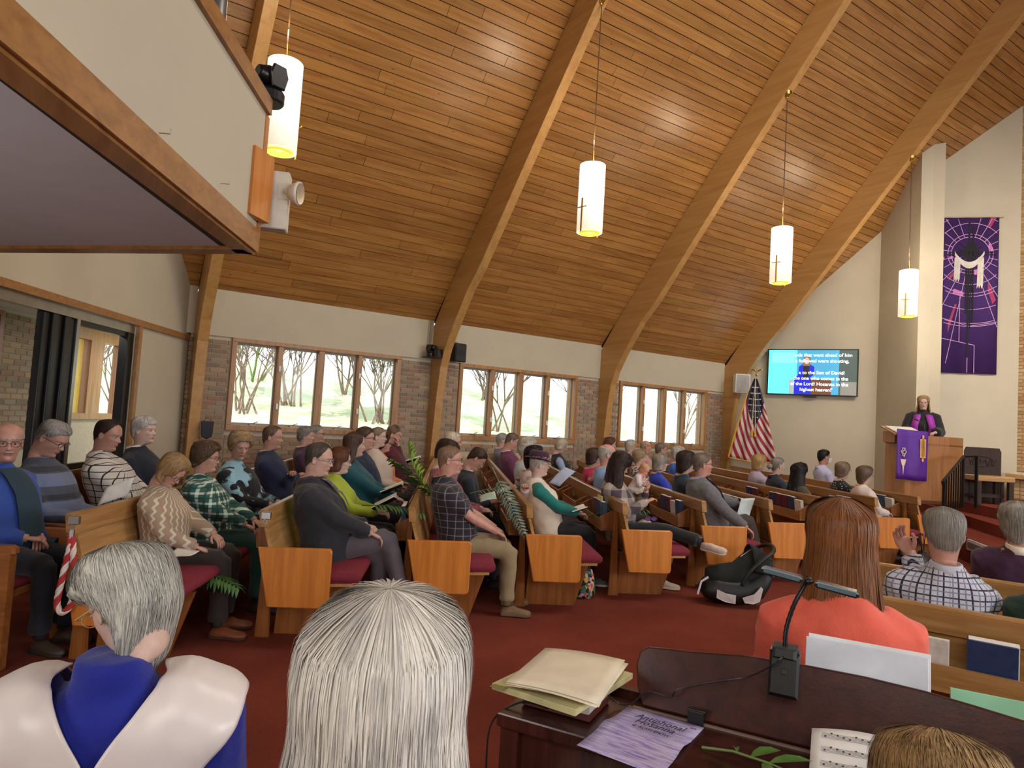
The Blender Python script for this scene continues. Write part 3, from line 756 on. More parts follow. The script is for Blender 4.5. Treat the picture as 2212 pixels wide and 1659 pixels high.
TW = np.array([.160, .178, .180, .168, .146, .166, .176, .180, .165, .125, .085, .066])
TD = np.array([.10, .125, .132, .130, .128, .128, .124, .112, .098, .084, .070, .060])
TC = np.array([.02, .02, .025, .035, .035, .03, .02, .008, -.002, -.006, -.010, -.012])

HAND = {}
def hand_geo(curl=.6):
    if curl in HAND: return HAND[curl]
    m = MB()
    m.tube([(-.02, 0, 0), (0, 0, 0), (.03, 0, .002), (.065, 0, .002), (.085, 0, 0)], [.024, .026, .036, .040, .034], 10, True, 1, (0, 0, 1))
    vs = [(x, y, z*.42) for x, y, z in m.v]; m.v = vs
    for y, L, r in ((.027, .070, .0085), (.009, .080, .009), (-.009, .074, .0085), (-.026, .058, .0075)):
        p = Vector((.080, y, 0)); a = .15; pts = [p-Vector((.012, 0, 0)), p]
        for k, fr in enumerate((.42, .32, .26)):
            a += curl*(.75 if k else .5); p = p+Vector((math.cos(a), y*.6, -math.sin(a)))*L*fr; pts.append(p)
        m.tube(pts, [r*1.05, r, r*.95, r*.9, r*.7], 6)
    m.tube([(.012, .020, -.004), (.035, .042, -.010), (.058, .052, -.018), (.078, .050, -.028)], [.013, .0115, .010, .007], 6)
    HAND[curl] = (np.array(m.v), m.f); return HAND[curl]
def place_hand(m, wrist, fwd, up, side, curl=.6, s=1):
    """side +1 left hand, -1 right hand; thumb points to -side*y of frame"""
    v, f = hand_geo(curl); fw = Vector(fwd).normalized(); up = Vector(up); up = (up-fw*up.dot(fw)).normalized(); lt = up.cross(fw)
    B = np.array([fw, lt*(-side), up]) ; P = v*s @ B+np.array(wrist)
    m.add(P.tolist(), f if side < 0 else [q[::-1] for q in f])
def ik(S_, W_, l1, l2, pole):
    S_, W_ = Vector(S_), Vector(W_); d = W_-S_; L = min(d.length, (l1+l2)*.995); dn = d.normalized(); W_ = S_+dn*L
    a = (l1*l1-l2*l2+L*L)/(2*L); h = math.sqrt(max(l1*l1-a*a, 0)); pl = Vector(pole); pl = (pl-dn*pl.dot(dn)).normalized()
    return S_+dn*a+pl*h, W_
SHOE = [(-.085, .030, .045), (-.07, .036, .075), (-.03, .038, .082), (.02, .038, .068), (.06, .044, .05), (.11, .046, .042), (.145, .036, .034), (.165, .018, .022)]
def shoe(parent, ank, yaw_, mat, solemat, pitch_=0, h=.08, name='shoe', s=1.0, roll_=0):
    m = MB(); rings = []; n = 12
    for x, w, ht in SHOE:
        r = []
        for k in range(n):
            a = 2*PI*k/n; z = max(0, math.sin(a))*ht*(.7 if x < -.02 else 1)+min(0, math.sin(a))*.012; r.append((x*s, w*s*math.cos(a)*(1 if math.sin(a) < .3 else .85), z*s+.012))
        rings += r
    fs = []
    for i in range(len(SHOE)-1):
        for k in range(n): j = (k+1) % n; fs.append((i*n+k, i*n+j, (i+1)*n+j, (i+1)*n+k))
    fs += [tuple(range(n))[::-1], tuple(range((len(SHOE)-1)*n, len(SHOE)*n))]
    M3 = Matrix.Rotation(yaw_, 4, 'Z') @ Matrix.Rotation(pitch_, 4, 'Y') @ Matrix.Rotation(roll_, 4, 'X'); base = Vector(ank)-(M3 @ Vector((-.04, 0, h)))
    m.add([M3 @ Vector(v)+base for v in rings], fs); o = m.build(name, mat, parent, True)
    q = MB(); pl = [(x*s, -w*1.08*s) for x, w, _ in SHOE]+[(x*s, w*1.08*s) for x, w, _ in SHOE[::-1]]
    q.prism(pl, -.002, .018, 'z', .003); q.v = [tuple(M3 @ Vector(v)+base) for v in q.v]; q.build('sole', solemat, o)
    return o

HAIRSTYLES = {  # thickness, hem heights at azimuth 0,35,60,85,110,145,180 ; start height table or None ; noise ; flare
 'short': (.011, (.068, .066, .045, .006, -.030, -.072, -.078), None, .004, 0),
 'buzz': (.005, (.072, .066, .048, .006, -.028, -.066, -.070), None, .001, 0),
 'bald': (.007, (.03, .03, .03, .004, -.03, -.070, -.075), (.03, .03, .03, .062, .075, .085, .088), .003, 0),
 'recede': (.009, (.096, .088, .060, .004, -.03, -.070, -.076), None, .003, 0),
 'curly': (.030, (.062, .055, .020, -.035, -.070, -.090, -.095), None, .012, 0),
 'perm': (.024, (.062, .055, .030, -.012, -.050, -.080, -.086), None, .010, 0),
 'crop': (.019, (.050, .050, .035, .000, -.035, -.078, -.085), None, .006, 0),
 'bob': (.022, (.035, .030, -.02, -.105, -.112, -.118, -.120), None, .004, .012),
 'chin': (.020, (.045, .040, .0, -.07, -.095, -.10, -.10), None, .006, .006),
 'long': (.020, (.060, .048, .005, -.17, -.24, -.27, -.28), None, .006, .02),
 'longwavy': (.028, (.060, .048, .0, -.22, -.30, -.33, -.34), None, .014, .04),
 'tight': (.008, (.070, .066, .050, .006, -.03, -.075, -.080), None, .002, 0),
 'bigshort': (.026, (.055, .050, .02, -.03, -.075, -.120, -.130), None, .009, .0005),
 'shag': (.026, (.050, .042, .01, -.06, -.10, -.13, -.14), None, .010, .008),
}
HAIRSTYLES['earshort'] = (.028, (.055, .050, .03, .022, -.050, -.175, -.195), None, .011, .0008)
_az7 = np.radians([0, 35, 60, 85, 110, 145, 180])
def hair_pts(style, a, t, off=0, asym=0):
    """numpy arrays a (azimuth), t in 0..1 crown to hem -> xyz in head frame"""
    th, hem, st, nz, fl = HAIRSTYLES[style]; aa = np.abs((a+PI) % (2*PI)-PI)
    hz_ = np.interp(aa, _az7, hem); s0 = np.interp(aa, _az7, st) if st is not None else np.full_like(aa, .1135)
    zt_ = s0; z = zt_+(hz_-zt_)*t
    # use polar spacing near crown
    if st is None:
        u = t; z = np.where(hz_ > -.5, hz_+(.1135-hz_)*np.cos(np.clip(u, 0, 1)*PI/2)**(1.15), z)
    # hanging part below the widest level
    zz = np.maximum(z, -.010); hang = np.clip(-.010-z, 0, 1)
    k = (aa > 1.35) if fl == 0 else (aa > .6)
    ze = np.where(k & (fl > 0), zz, z); ze = np.maximum(ze, -.115)
    thk = th*(1-.7*np.clip((t-.72)/.28, 0, 1)**1.5*(0 if fl > 0.001 else 1))*(1-.6*np.clip((t-.95)/.05, 0, 1))*(np.clip(t/.06, .0, 1) if st is not None else 1)
    off_ = thk+off+fl*hang/.15*(1 if fl else 0)
    x, y = head_surf(ze, a, off_)
    if st is None:
        k2 = np.clip(t/.28, 0, 1)**.66; x = -.014+(x+.014)*k2; y = y*k2; z = z+.005*(1-k2)
    if fl: x = np.where(x < -.02, x, np.minimum(x, np.where(z < .0, .030-hang*.15, .075))); x = x+np.where(aa > 2.2, hang*.10, 0)
    zo = z+(th+off)*np.clip((z-.03)/.08, 0, 1)
    return x, y, zo
def noise3(P, f, seed=0):
    return np.array([noise.noise(Vector((p[0]*f+seed, p[1]*f, p[2]*f))) for p in P])
def to_world(P, Hm, Hc, hs, fl):
    if fl <= 0: return (P*hs) @ Hm.T+Hc
    zc_ = np.maximum(P[:, 2], -.03); Q = P.copy(); Q[:, 2] = zc_; Wd = (Q*hs) @ Hm.T+Hc; Wd[:, 2] += (P[:, 2]-zc_)*hs
    return Wd
def make_hair(parent, style, mat, Hm, Hc, hs, seed, strands=0, swid=.0016, fuzz=.006, name='hair', slen=(.15, 1.02)):
    th, hem, st, nz, fl = HAIRSTYLES[style]; NT_ = 22; na = 52
    a = np.linspace(-PI, PI, na, endpoint=False); t = np.linspace(0.0 if st is not None else .0, 1, NT_)
    Aa, Tt = np.meshgrid(a, t); x, y, z = hair_pts(style, Aa.ravel(), Tt.ravel())
    P = np.stack([x, y, z], 1); n1 = noise3(P, 26 if nz > .007 else 14, seed*3.1); n2 = noise3(P, 60, seed*1.7)
    out = P/np.maximum(np.linalg.norm(P, axis=1, keepdims=True), 1e-6); w = np.clip(Tt.ravel()*6, .3, 1)
    P = P+out*((n1*nz*1.2+n2*nz*.7)*w)[:, None]
    if fl: P[:, 1] += n1*nz*.6*w
    W_ = to_world(P, Hm, Hc, hs, fl)
    fs = [(j*na+i, (j+1)*na+i, (j+1)*na+(i+1) % na, j*na+(i+1) % na) for j in range(NT_-1) for i in range(na)]
    if st is None: fs.append(tuple(range(na))[::1])
    uv = np.stack([(Aa.ravel()+PI)/(2*PI), Tt.ravel()], 1)
    me = mesh(name, W_.tolist(), fs, mat, smooth=True, uv=uv); o = obj(name, me, parent)
    so = o.modifiers.new('thick', 'SOLIDIFY'); so.thickness = .004; so.offset = -1
    if strands:
        r = np.random.default_rng(seed); SEG = 9
        a0 = r.uniform(-PI, PI, strands); ts = r.uniform(0, .75, strands) if slen[0] >= 0 else np.zeros(strands)
        ts[: strands//3] *= .25
        te = np.minimum(ts+r.uniform(.25, .7, strands), slen[1]+r.uniform(-.06, .06, strands))
        T = ts[:, None]+(te-ts)[:, None]*np.linspace(0, 1, SEG)[None]
        wav = nz*r.uniform(.3, 1.5, strands)[:, None]*np.sin(T*r.uniform(6, 14, strands)[:, None]+r.uniform(0, 6, strands)[:, None])*(3.5 if nz > .007 else 1.6)
        Aw = a0[:, None]+wav+r.normal(0, .03, strands)[:, None]*T
        off = r.uniform(-.001, fuzz, strands)[:, None]*np.linspace(.3, 1, SEG)[None]
        x, y, z = hair_pts(style, Aw.ravel(), np.minimum(T, 1.0).ravel(), off.ravel())
        ext = np.maximum(T-1, 0).ravel(); z = z-ext*.25
        Q = np.stack([x, y, z], 1).reshape(strands, SEG, 3)
        tan = np.gradient(Q, axis=1); rad = Q-np.array([-.012, 0, 0]); side = np.cross(tan, rad); side /= np.maximum(np.linalg.norm(side, axis=2, keepdims=True), 1e-9)
        wd = swid*r.uniform(.6, 1.5, strands)[:, None, None]*np.sin(np.linspace(.25, PI-.12, SEG))[None, :, None]
        L_, R_ = Q-side*wd/2, Q+side*wd/2
        V = to_world(np.stack([L_, R_], 2).reshape(-1, 3), Hm, Hc, hs, fl)
        base = (np.arange(strands)*SEG*2)[:, None]+(np.arange(SEG-1)*2)[None]; b = base.ravel()
        F = np.stack([b, b+1, b+3, b+2], 1)
        me2 = bpy.data.meshes.new('strands'); me2.vertices.add(len(V)); me2.vertices.foreach_set('co', V.astype(np.float32).ravel())
        me2.loops.add(len(F)*4); me2.loops.foreach_set('vertex_index', F.astype(np.int32).ravel()); me2.polygons.add(len(F)); me2.polygons.foreach_set('loop_start', np.arange(0, len(F)*4, 4, dtype=np.int32)); me2.polygons.foreach_set('loop_total', np.full(len(F), 4, dtype=np.int32))
        me2.polygons.foreach_set('use_smooth', [True]*len(F)); me2.update(calc_edges=True); me2.materials.append(mat)
        uvl = me2.uv_layers.new(name='UVMap'); ua = np.stack([np.repeat((a0+PI)/(2*PI)+r.uniform(-.04, .04, strands), SEG*2), np.repeat(np.minimum(T, 1).ravel(), 2)], 1)
        uvl.data.foreach_set('uv', ua[F.ravel()].astype(np.float32).ravel())
        s_ = obj('strands', me2, o); s_['kind'] = 'stuff'
    return o

CL_TEX = bpy.data.textures.new('folds', 'CLOUDS'); CL_TEX.noise_scale = .11; CL_TEX.noise_depth = 1
def cloth_mods(o, vox, it=5, disp=.010):
    m = o.modifiers.new('union', 'REMESH'); m.mode = 'VOXEL'; m.voxel_size = vox; m.use_smooth_shade = True
    m = o.modifiers.new('soft', 'SMOOTH'); m.factor = .6; m.iterations = it
    if disp:
        m = o.modifiers.new('folds', 'DISPLACE'); m.texture = CL_TEX; m.strength = disp; m.mid_level = .5; m.texture_coords = 'LOCAL'
    return o
M_LIP = m_plain('lips', (168, 92, 84), .45); M_EYE = m_plain('eye_white', (215, 208, 200), .2); M_IRIS = m_plain('iris', (50, 38, 30), .15)

def person(label, crown, rot=-28, lean=12, hair=('short', (90, 70, 55)), skin=(205, 150, 122), top=('plain', (60, 60, 70)), sleeve='long', sleeve_top=None,
           pants=(40, 40, 46), shoes=((60, 45, 35), (40, 35, 30)), pose='lap', legs='std', hy=0, hp=0, hr=0, fem=False, fat=1.0, glasses=None, collar=None, near=1, strands=0,
           swid=.0016, fuzz=.006, seat=.46, hands=None, tail=None, extra=None, hsz=1.0, skirt=None, coat=None, curl=.6, twist=0, forward=0.0):
    cx, cy_, cz = crown
    nominal = (.09+.525*math.cos(R(lean)))+.146+.115
    s = (cz-seat)/nominal; s = max(.70, min(1.14, s))
    t = thing('person', label, 'person')
    zh = seat+.09*s; hip = np.array([0, 0, zh]); b = R(lean)
    FT = np.array([[math.cos(b), 0, -math.sin(b)], [0, 1, 0], [math.sin(b), 0, math.cos(b)]])   # rows map local(x,y,s)->world
    def tor(x, y, sv):
        P = np.stack([np.asarray(x, float)+0*np.asarray(sv, float), np.asarray(y, float)+0*np.asarray(sv, float), np.asarray(sv, float)+0*np.asarray(x, float)], -1)*s
        return P @ FT.T+hip
    nb = tor(-.012, 0, .525)                                   # base of the neck
    Hm = rotm(R(hy), R(hp), R(hr)); hs = (.97 if fem else 1.0)*s**.5*hsz
    Hc = nb+np.array([.045+.035*math.sin(R(max(hp, 0)))+.02, 0, .146*s-.02*math.sin(R(abs(hp)))])
    # --- trunk and head as one loft
    rings = []
    for sv in (-.10, .0, .1, .2, .3, .38, .43, .465, .495):
        w = np.interp(sv, TS, TW)*.9*fat; d = np.interp(sv, TS, TD)*.88*fat; c = np.interp(sv, TS, TC)
        rings.append(tor(c+d*np.cos(AZ), w*np.sin(AZ), np.full(NA, sv)))
    zs = ZR_; Zg = np.repeat(zs, NA); Ag = np.tile(AZ, len(zs)); x, y = head_surf(Zg, Ag); x = x+face_disp(x, y, Zg)
    Hp_ = np.stack([x, y, Zg], 1)*hs; PH = Hp_ @ Hm.T+Hc
    PT = np.stack([x*1.0, y*1.0, Zg], 1)*hs+(Hc-np.array([.02, 0, 0])*0); wgt = sstep(-.20, -.118, Zg)[:, None]
    nk = nb+np.stack([x+.022, y, (Zg+.21)*.6], 1)*hs
    PB_ = PH*wgt+nk*(1-wgt)
    allv = np.concatenate([np.concatenate(rings), PB_]); nr = len(rings)+len(zs)
    fs = [(j*NA+i, j*NA+(i+1) % NA, (j+1)*NA+(i+1) % NA, (j+1)*NA+i) for j in range(nr-1) for i in range(NA)]
    fs += [tuple(range(NA))[::-1], tuple(range((nr-1)*NA, nr*NA))]
    mb = MB(); mb.add(allv.tolist(), fs)
    mi = np.zeros(len(fs), int); o0 = len(rings)
    fz = (np.abs((x > .05)*1.0) > 0) & (np.abs(y) < .021) & (Zg < -.0535) & (Zg > -.0715)
    for j in range(len(zs)-1):
        for i in range(NA):
            if fz[j*NA+i] and fz[j*NA+(i+1) % NA] and fz[(j+1)*NA+i]: mi[(o0+j)*NA+i] = 1
    mb.mi = mi.tolist()
    def hw(p): return tuple((np.array(p)*hs) @ Hm.T+Hc)
    for sd in (1, -1):     # ears and eyes
        e = MB().ball((0, 0, 0), 1, 10, 8); mb.cur = 0
        pts = []
        for v in e.v:
            q = np.array(v)*np.array([.017, .0075, .031]); 
            if v[1]*sd > .3 and (v[0]**2+v[2]**2) < .45: q[1] *= .25
            pts.append(hw((-.012+q[0]-.15*q[2]*-1*.4, sd*(.0755+.010*(-q[0]/.017)*.5+.004)+q[1], -.008+q[2])))
        mb.add(pts, e.f)
        mb.cur = 2; e = MB().ball((0, 0, 0), .0118, 10, 8); ex_, ey_ = .0685, sd*.031; mb.add([hw((v[0]+ex_, v[1]+ey_, v[2]+.002)) for v in e.v], e.f)
        mb.cur = 3; e = MB().ball((0, 0, 0), .0068, 8, 6, (.5, 1, 1)); mb.add([hw((v[0]+ex_+.0095, v[1]+ey_, v[2]+.001)) for v in e.v], e.f)
        mb.cur = 0; lid = MB().tube([(ex_+.004, ey_-.015, .004), (ex_+.0105, ey_-.007, .0095), (ex_+.0115, ey_, .0105), (ex_+.010, ey_+.008, .009), (ex_+.002, ey_+.016, .003)], .0032, 5)
        mb.add([hw(v) for v in lid.v], lid.f)
    # --- arms: targets
    fatw = fat**.5
    Sh = {sd: Vector(tor(.0, sd*.170*fatw, .405)) for sd in (1, -1)}
    HPOS = {'lap': ((.24, .05, .66), (.26, -.06, .67)), 'knees': ((.36, .12, .66), (.36, -.12, .66)), 'book': ((.34, .09, .78), (.34, -.09, .78)), 'low_book': ((.33, .07, .72), (.33, -.09, .72)),
            'crossed': ((.20, -.12, .90), (.22, .12, .86)), 'chin': ((.24, .04, .68), None), 'down': ((.05, .26, .62), (.08, -.27, .60)), 'rail': ((.25, .08, .70), (-.22, -.62, .95)), 'lectern': ((.38, .12, 1.12), (.34, -.20, 1.10))}
    hp_ = list(HPOS[pose if pose in HPOS else 'lap'])
    if hands: hp_ = [hands[0] or hp_[0], hands[1] or hp_[1]]
    if hp_[1] is None: c_ = Hc+np.array([.075, -.02, -.14]); hp_[1] = tuple(c_)
    dz = (zh-.55)
    arms = {}
    for sd, hpz in ((1, hp_[0]), (-1, hp_[1])):
        pole = (-.35, sd*.55, -1.0) if pose != 'crossed' else (0, sd*1, -1)
        if pose == 'rail' and sd == -1: pole = (-.2, 0, -1)
        E_, Wr = ik(Sh[sd], Vector(hpz)+Vector((0, 0, dz if not hands else 0)), .275*s, .245*s, pole); arms[sd] = (E_, Wr)
        mb.cur = 0; mb.tube([Sh[sd], Sh[sd].lerp(E_, .5), E_, E_.lerp(Wr, .3), E_.lerp(Wr, .7), Wr], [.046*fatw, .044*fatw, .038*fatw, .040*fatw, .031, .025], 10)
        d = (Wr-E_).normalized(); up = Vector((0, 0, 1)) if abs(d.z) < .75 else Vector((d.x, d.y, 0))+Vector((1, sd*-.3, 0))
        if pose in ('lap', 'crossed', 'knees'): fwd = (d+Vector((0, -sd*.25, -.1))).normalized()
        else: fwd = d
        place_hand(mb, Wr-d*.01, fwd, up, sd, curl, .98*(.93 if fem else 1.02))
    sm = m_skin('skin_%d_%d_%d' % skin, skin)
    me = mesh('body', mb.v, mb.f, [sm, M_LIP, M_EYE, M_IRIS], mb.mi, True)
    body = obj('body', me, t)
    # --- clothes
    key = 'cloth_'+'_'.join(str(x) for x in top).replace(' ', ''); mt = m_cloth(key, top)
    vox = .012 if near == 2 else (.016 if near == 1 else .020)
    n = 24; az = np.linspace(0, 2*PI, n, endpoint=False)
    def torso_mb(marg, s0, s1, m):
        rr_ = []
        svs = np.concatenate([np.linspace(s0, .40, 9), [.43, .455, .475, .495, .51, s1]])
        for sv in svs:
            w = np.interp(sv, TS, TW)*(fat if sv < .45 else 1)+marg*(1 if sv < .49 else .45); d = np.interp(sv, TS, TD)*(fat if sv < .38 else fat**.5)+marg; c = np.interp(sv, TS, TC)
            bust = 0.028*np.exp(-((sv-.30)/.07)**2) if fem else 0
            belly = (fat-1)*.06*np.exp(-((sv-.10)/.12)**2)
            ca = np.cos(az); rr_.append(tor(c+(d+(bust+belly)*(ca > 0)*ca)*ca, w*np.sign(np.sin(az))*np.abs(np.sin(az))**.85, np.full(n, sv)))
        V = np.concatenate(rr_); k = len(rr_); F = [(j*n+i, j*n+(i+1) % n, (j+1)*n+(i+1) % n, (j+1)*n+i) for j in range(k-1) for i in range(n)]+[tuple(range(n))[::-1], tuple(range((k-1)*n, k*n))]
        m.add(V.tolist(), F); return m
    def sleeves_mb(m, marg, frac):
        if coat == 'robe': marg += .028
        for sd in (1, -1):
            E_, Wr = arms[sd]; S0 = Vector(tor(.0, sd*.10*fatw, .425)); r = lambda q: (q+marg)*fatw
            pts = [S0, Sh[sd], Sh[sd].lerp(E_, .45), Sh[sd].lerp(E_, .8)]; rs = [r(.060), r(.060), r(.050), r(.046)]
            if frac > 1: pts += [E_, E_.lerp(Wr, .35), E_.lerp(Wr, .92)]; rs += [r(.043), r(.040), r(.030)]
            m.tube(pts, rs, 12)
        return m
    marg = .012 if not coat else .020
    m = MB(); torso_mb(marg, -.10, .532 if coat != 'robe' else .572, m)
    if sleeve_top is None: sleeves_mb(m, marg, 2 if sleeve == 'long' else 1)
    cloth_mods(m.build('shirt' if not coat else coat, mt, t), vox, 5, (.020 if near == 2 else .012) if near else .006)
    if sleeve_top is not None:
        k2 = 'cloth_'+'_'.join(str(x) for x in sleeve_top).replace(' ', ''); m = MB(); sleeves_mb(m, .010, 2); cloth_mods(m.build('sleeve', m_cloth(k2, sleeve_top), t), vox, 4)
    if collar:
        m = MB(); cm = m_plain('collar_%d_%d_%d' % collar, collar, .8); k = 22; vs = []; F = []
        for i in range(k+1):
            a = -2.75+5.5*i/k+PI
            fr = 1-abs(i/k-.5)*2; lo_ = (.064+.012*(1-fr)); 
            for rr0, hh in ((.060, .035), (.068, .030), (.082, -.012-.018*(1-fr)), (.076, -.012-.018*(1-fr))):
                p = tor(-.012+rr0*1.05*math.cos(a)-.002, rr0*math.sin(a), .508+hh); vs.append(p)
        for i in range(k):
            for j in range(4): F.append((i*4+j, (i+1)*4+j, (i+1)*4+(j+1) % 4, i*4+(j+1) % 4))
        m.add(vs, F); m.build('collar', cm, t, True)
    # --- legs
    LG = {'std': (((.45, .11, .53), (.43, .10, .09)), ((.45, -.11, .53), (.46, -.11, .09))), 'cross': (((.43, .07, .53), (.40, .08, .09)), ((.47, .02, .66), (.60, -.03, .26))),
          'ankle': (((.45, .08, .53), (.44, .10, .09)), ((.50, -.14, .63), (.86, -.20, .565))), 'wide': (((.44, .17, .53), (.48, .16, .09)), ((.46, -.15, .53), (.46, -.16, .09))),
          'back': (((.44, .11, .53), (.34, .10, .09)), ((.44, -.11, .53), (.36, -.11, .09))), 'outl': (((.47, .10, .54), (.52, .08, .09)), ((.46, -.12, .54), (.60, -.10, .09))),
          'baby': (((.26, .13, .52), (.10, .10, .44)), ((.26, -.13, .52), (.10, -.10, .44))), 'stand': (((.01, .10, zh-.45), (-.01, .10, zh-.86)), ((.01, -.10, zh-.45), (-.01, -.10, zh-.86)))}[legs]
    pm = m_cloth('pants_%d_%d_%d' % pants, ('plain', pants)); m = MB(); r_ = .9*fatw
    m.ball((.03, 0, zh-.01), 1, 14, 10, (.15*fat, .178*fat, .095*s))
    for sd, (K_, A_) in ((1, LG[0]), (-1, LG[1])):
        K_, A_ = Vector(K_), Vector(A_); H0 = Vector((.02, sd*.085*fatw, zh-.005)); Am = K_.lerp(A_, .93)
        m.tube([H0, H0.lerp(K_, .5), K_], [.098*r_, .090*r_, .074*r_], 14); m.tube([K_+(H0-K_).normalized()*.02, K_, K_.lerp(A_, .3), K_.lerp(A_, .65), Am], [.066*r_, .072*r_, .070*r_, .062*r_, .066], 14)
        # bare ankle / sock joined to the body object name space
        MB().tube([K_.lerp(A_, .7), A_], [.040, .034], 8).build('sock', m_plain('sock_%d' % (pants[0]//20), tuple(min(255, int(c*.8)+12) for c in pants), .9), t, True)
        if near and shoes:
            dyaw = math.atan2((A_-K_).y*0+sd*.12, 1); pz_ = 0
            if legs == 'ankle' and sd == -1: shoe(t, A_+Vector((.04, -.01, 0)), -.25, m_plain('shoe_%d_%d_%d' % shoes[0], shoes[0], .6, 0, .15), m_plain('sole_%d_%d_%d' % shoes[1], shoes[1], .7), R(4), roll_=R(38)*1)
            elif legs == 'cross' and sd == -1: shoe(t, A_+Vector((.02, 0, 0)), -.1, m_plain('shoe_%d_%d_%d' % shoes[0], shoes[0], .45, 0, .15), m_plain('sole_%d_%d_%d' % shoes[1], shoes[1], .7), R(28))
            else: shoe(t, A_, dyaw, m_plain('shoe_%d_%d_%d' % shoes[0], shoes[0], .55, 0, .15), m_plain('sole_%d_%d_%d' % shoes[1], shoes[1], .7))
    cloth_mods(m.build('trousers', pm, t), vox*1.25, 5, .014 if near else 0)
    # --- hair
    hm_ = m_hair('hair_%s_%d_%d_%d' % ((hair[0] in ('curly', 'perm', 'longwavy') and 'c' or 's',)+tuple(hair[1])), hair[1], hair[2] if len(hair) > 2 else None, hair[0] in ('curly', 'perm', 'longwavy'))
    seed = abs(hash((round(crown[0], 2), round(crown[1], 2)))) % 997
    st_n = strands if strands else (700 if near else 240)
    if hair[0] == 'buzz': st_n = st_n//2
    ho = make_hair(t, hair[0], hm_, Hm, Hc, hs, seed, st_n, swid if strands else (.0035 if HAIRSTYLES[hair[0]][3] > .005 else .0028), fuzz if strands else (.010 if HAIRSTYLES[hair[0]][3] > .007 else .004))
    if tail == 'bun':
        m = MB().ball((0, 0, 0), 1, 14, 10); P = np.array(m.v)*np.array([.042, .045, .04]); P = P+(P/np.linalg.norm(P, axis=1, keepdims=True))*(noise3(P, 60, 3)*.010)[:, None]+np.array([-.135, 0, -.02]); m.v = [hw(p) for p in P]; m.build('bun', hm_, ho, True)
    # eyebrows / moustache
    m = MB()
    for sd in (1, -1):
        m.tube([hw((.081, sd*.014, .019)), hw((.0825, sd*.028, .0245)), hw((.073, sd*.046, .019))], .0026, 5)
    if extra and 'moustache' in extra: m.tube([hw((.085, .026, -.058)), hw((.101, .012, -.050)), hw((.102, 0, -.049)), hw((.101, -.012, -.050)), hw((.085, -.026, -.058))], [.003, .0075, .007, .0075, .003], 8)
    m.build('facial_hair' if extra and 'moustache' in extra else 'eyebrows', hm_, t, True)
    if glasses:
        gm = m_plain('glasses_%d_%d_%d' % glasses, glasses, .3, .3); g = MB()
        for sd in (1, -1):
            pts = [hw((.098-.012*abs(math.cos(q))*.3-.05*max(0, sd*(sd*.033+.023*math.cos(q)*1)-.04), sd*.033+.024*math.cos(q), .000+.017*math.sin(q))) for q in np.linspace(0, 2*PI, 15)]
            g.tube(pts, .0017, 5, False); g.tube([hw((.095, sd*.057, .006)), hw((.088, sd*.074, .007)), hw((.02, sd*.081, .006)), hw((-.015, sd*.082, .002)), hw((-.028, sd*.080, -.012))], .0019, 5)
        g.tube([hw((.098, .010, .003)), hw((.102, 0, .006)), hw((.098, -.010, .003))], .0016, 5); g.build('glasses', gm, t)
    if extra and 'mask' in extra:
        m = MB(); k = 12; vs = []; F = []
        for j, zz in enumerate((-.012, -.022, -.04, -.06, -.08, -.10)):
            for i in range(k+1):
                a = -1.15+2.3*i/k; x_, y_ = head_surf(np.array([zz]), np.array([a])); bulge = (.034, .040, .040, .034, .028, .016)[j]*math.cos(a*1.15)
                vs.append(hw((x_[0]+.006+max(0, bulge), y_[0]*1.03, zz)))
        for j in range(5):
            for i in range(k): F.append((j*(k+1)+i, j*(k+1)+i+1, (j+1)*(k+1)+i+1, (j+1)*(k+1)+i))
        m.add(vs, F)
        for zz in (-.015, -.095): m.tube([hw((.04, -.07, zz)), hw((-.02, -.086, -.0 if zz > -.05 else -.03))], .0015, 4); m.tube([hw((.04, .07, zz)), hw((-.02, .086, -.0 if zz > -.05 else -.03))], .0015, 4)
        m.build('face_mask', m_plain('mask_white', (232, 230, 226), .8), t, True)
    if extra and 'hat' in extra:
        hb = m_cloth('hat_felt', ('plain', (62, 22, 50))); T0 = Matrix.Translation((-.012, 0, .060)) @ Matrix.Rotation(R(6), 4, 'Y')
        def hh(p): return hw(tuple(T0 @ Vector(p)))
        h = thing('hat', 'tilted plum felt hat with a flowered band', None) if 0 else None
        m = MB(); prof = [(.108, -.004), (.104, .02), (.100, .05), (.092, .075), (.070, .092), (.045, .088), (.02, .080), (.002, .078)]; m.lathe(prof, 28); 
        br = MB().lathe([(.100, 0), (.125, -.006), (.148, -.012), (.150, -.008), (.125, .0), (.103, .006)], 28, cap=False)
        br.v = [(x*1.06, y, z+.020*(abs(y)/.15)**2-.012*(x/.15)) for x, y, z in br.v]; hat = MB(); hat.add([hh((v[0]*1.08, v[1], v[2])) for v in m.v], m.f); hat.add([hh(v) for v in br.v], br.f)
        hato = hat.build('hat', hb, t, True); bn = MB().lathe([(.1095, .004), (.110, .024), (.107, .024), (.1065, .004)], 28, cap=False); bo = MB(); bo.add([hh((v[0]*1.08, v[1], v[2])) for v in bn.v], bn.f); bo.build('hat_band', m_plain('hat_band', (46, 44, 58), .6), hato)
        fl_ = MB(); r0 = random.Random(4)
        for q in range(26):
            a = -PI/2+r0.uniform(-.9, .9); c = hh((.112*1.08*math.cos(a), .112*math.sin(a), r0.uniform(.004, .030))); fl_.ball(c, r0.uniform(.003, .0065), 6, 4)
        fl_.build('hat_flowers', m_plain('hat_flower', (196, 150, 150), .5), hato)
    # --- place: bring the crown over the wanted point
    cr = Hc+np.array([-.01, 0, 0]); Rz = Matrix.Rotation(R(rot), 3, 'Z'); q = Rz @ Vector((cr[0], cr[1], 0))
    t.location = (cx-q.x, cy_-q.y, 0); t.rotation_euler = (0, 0, R(rot))
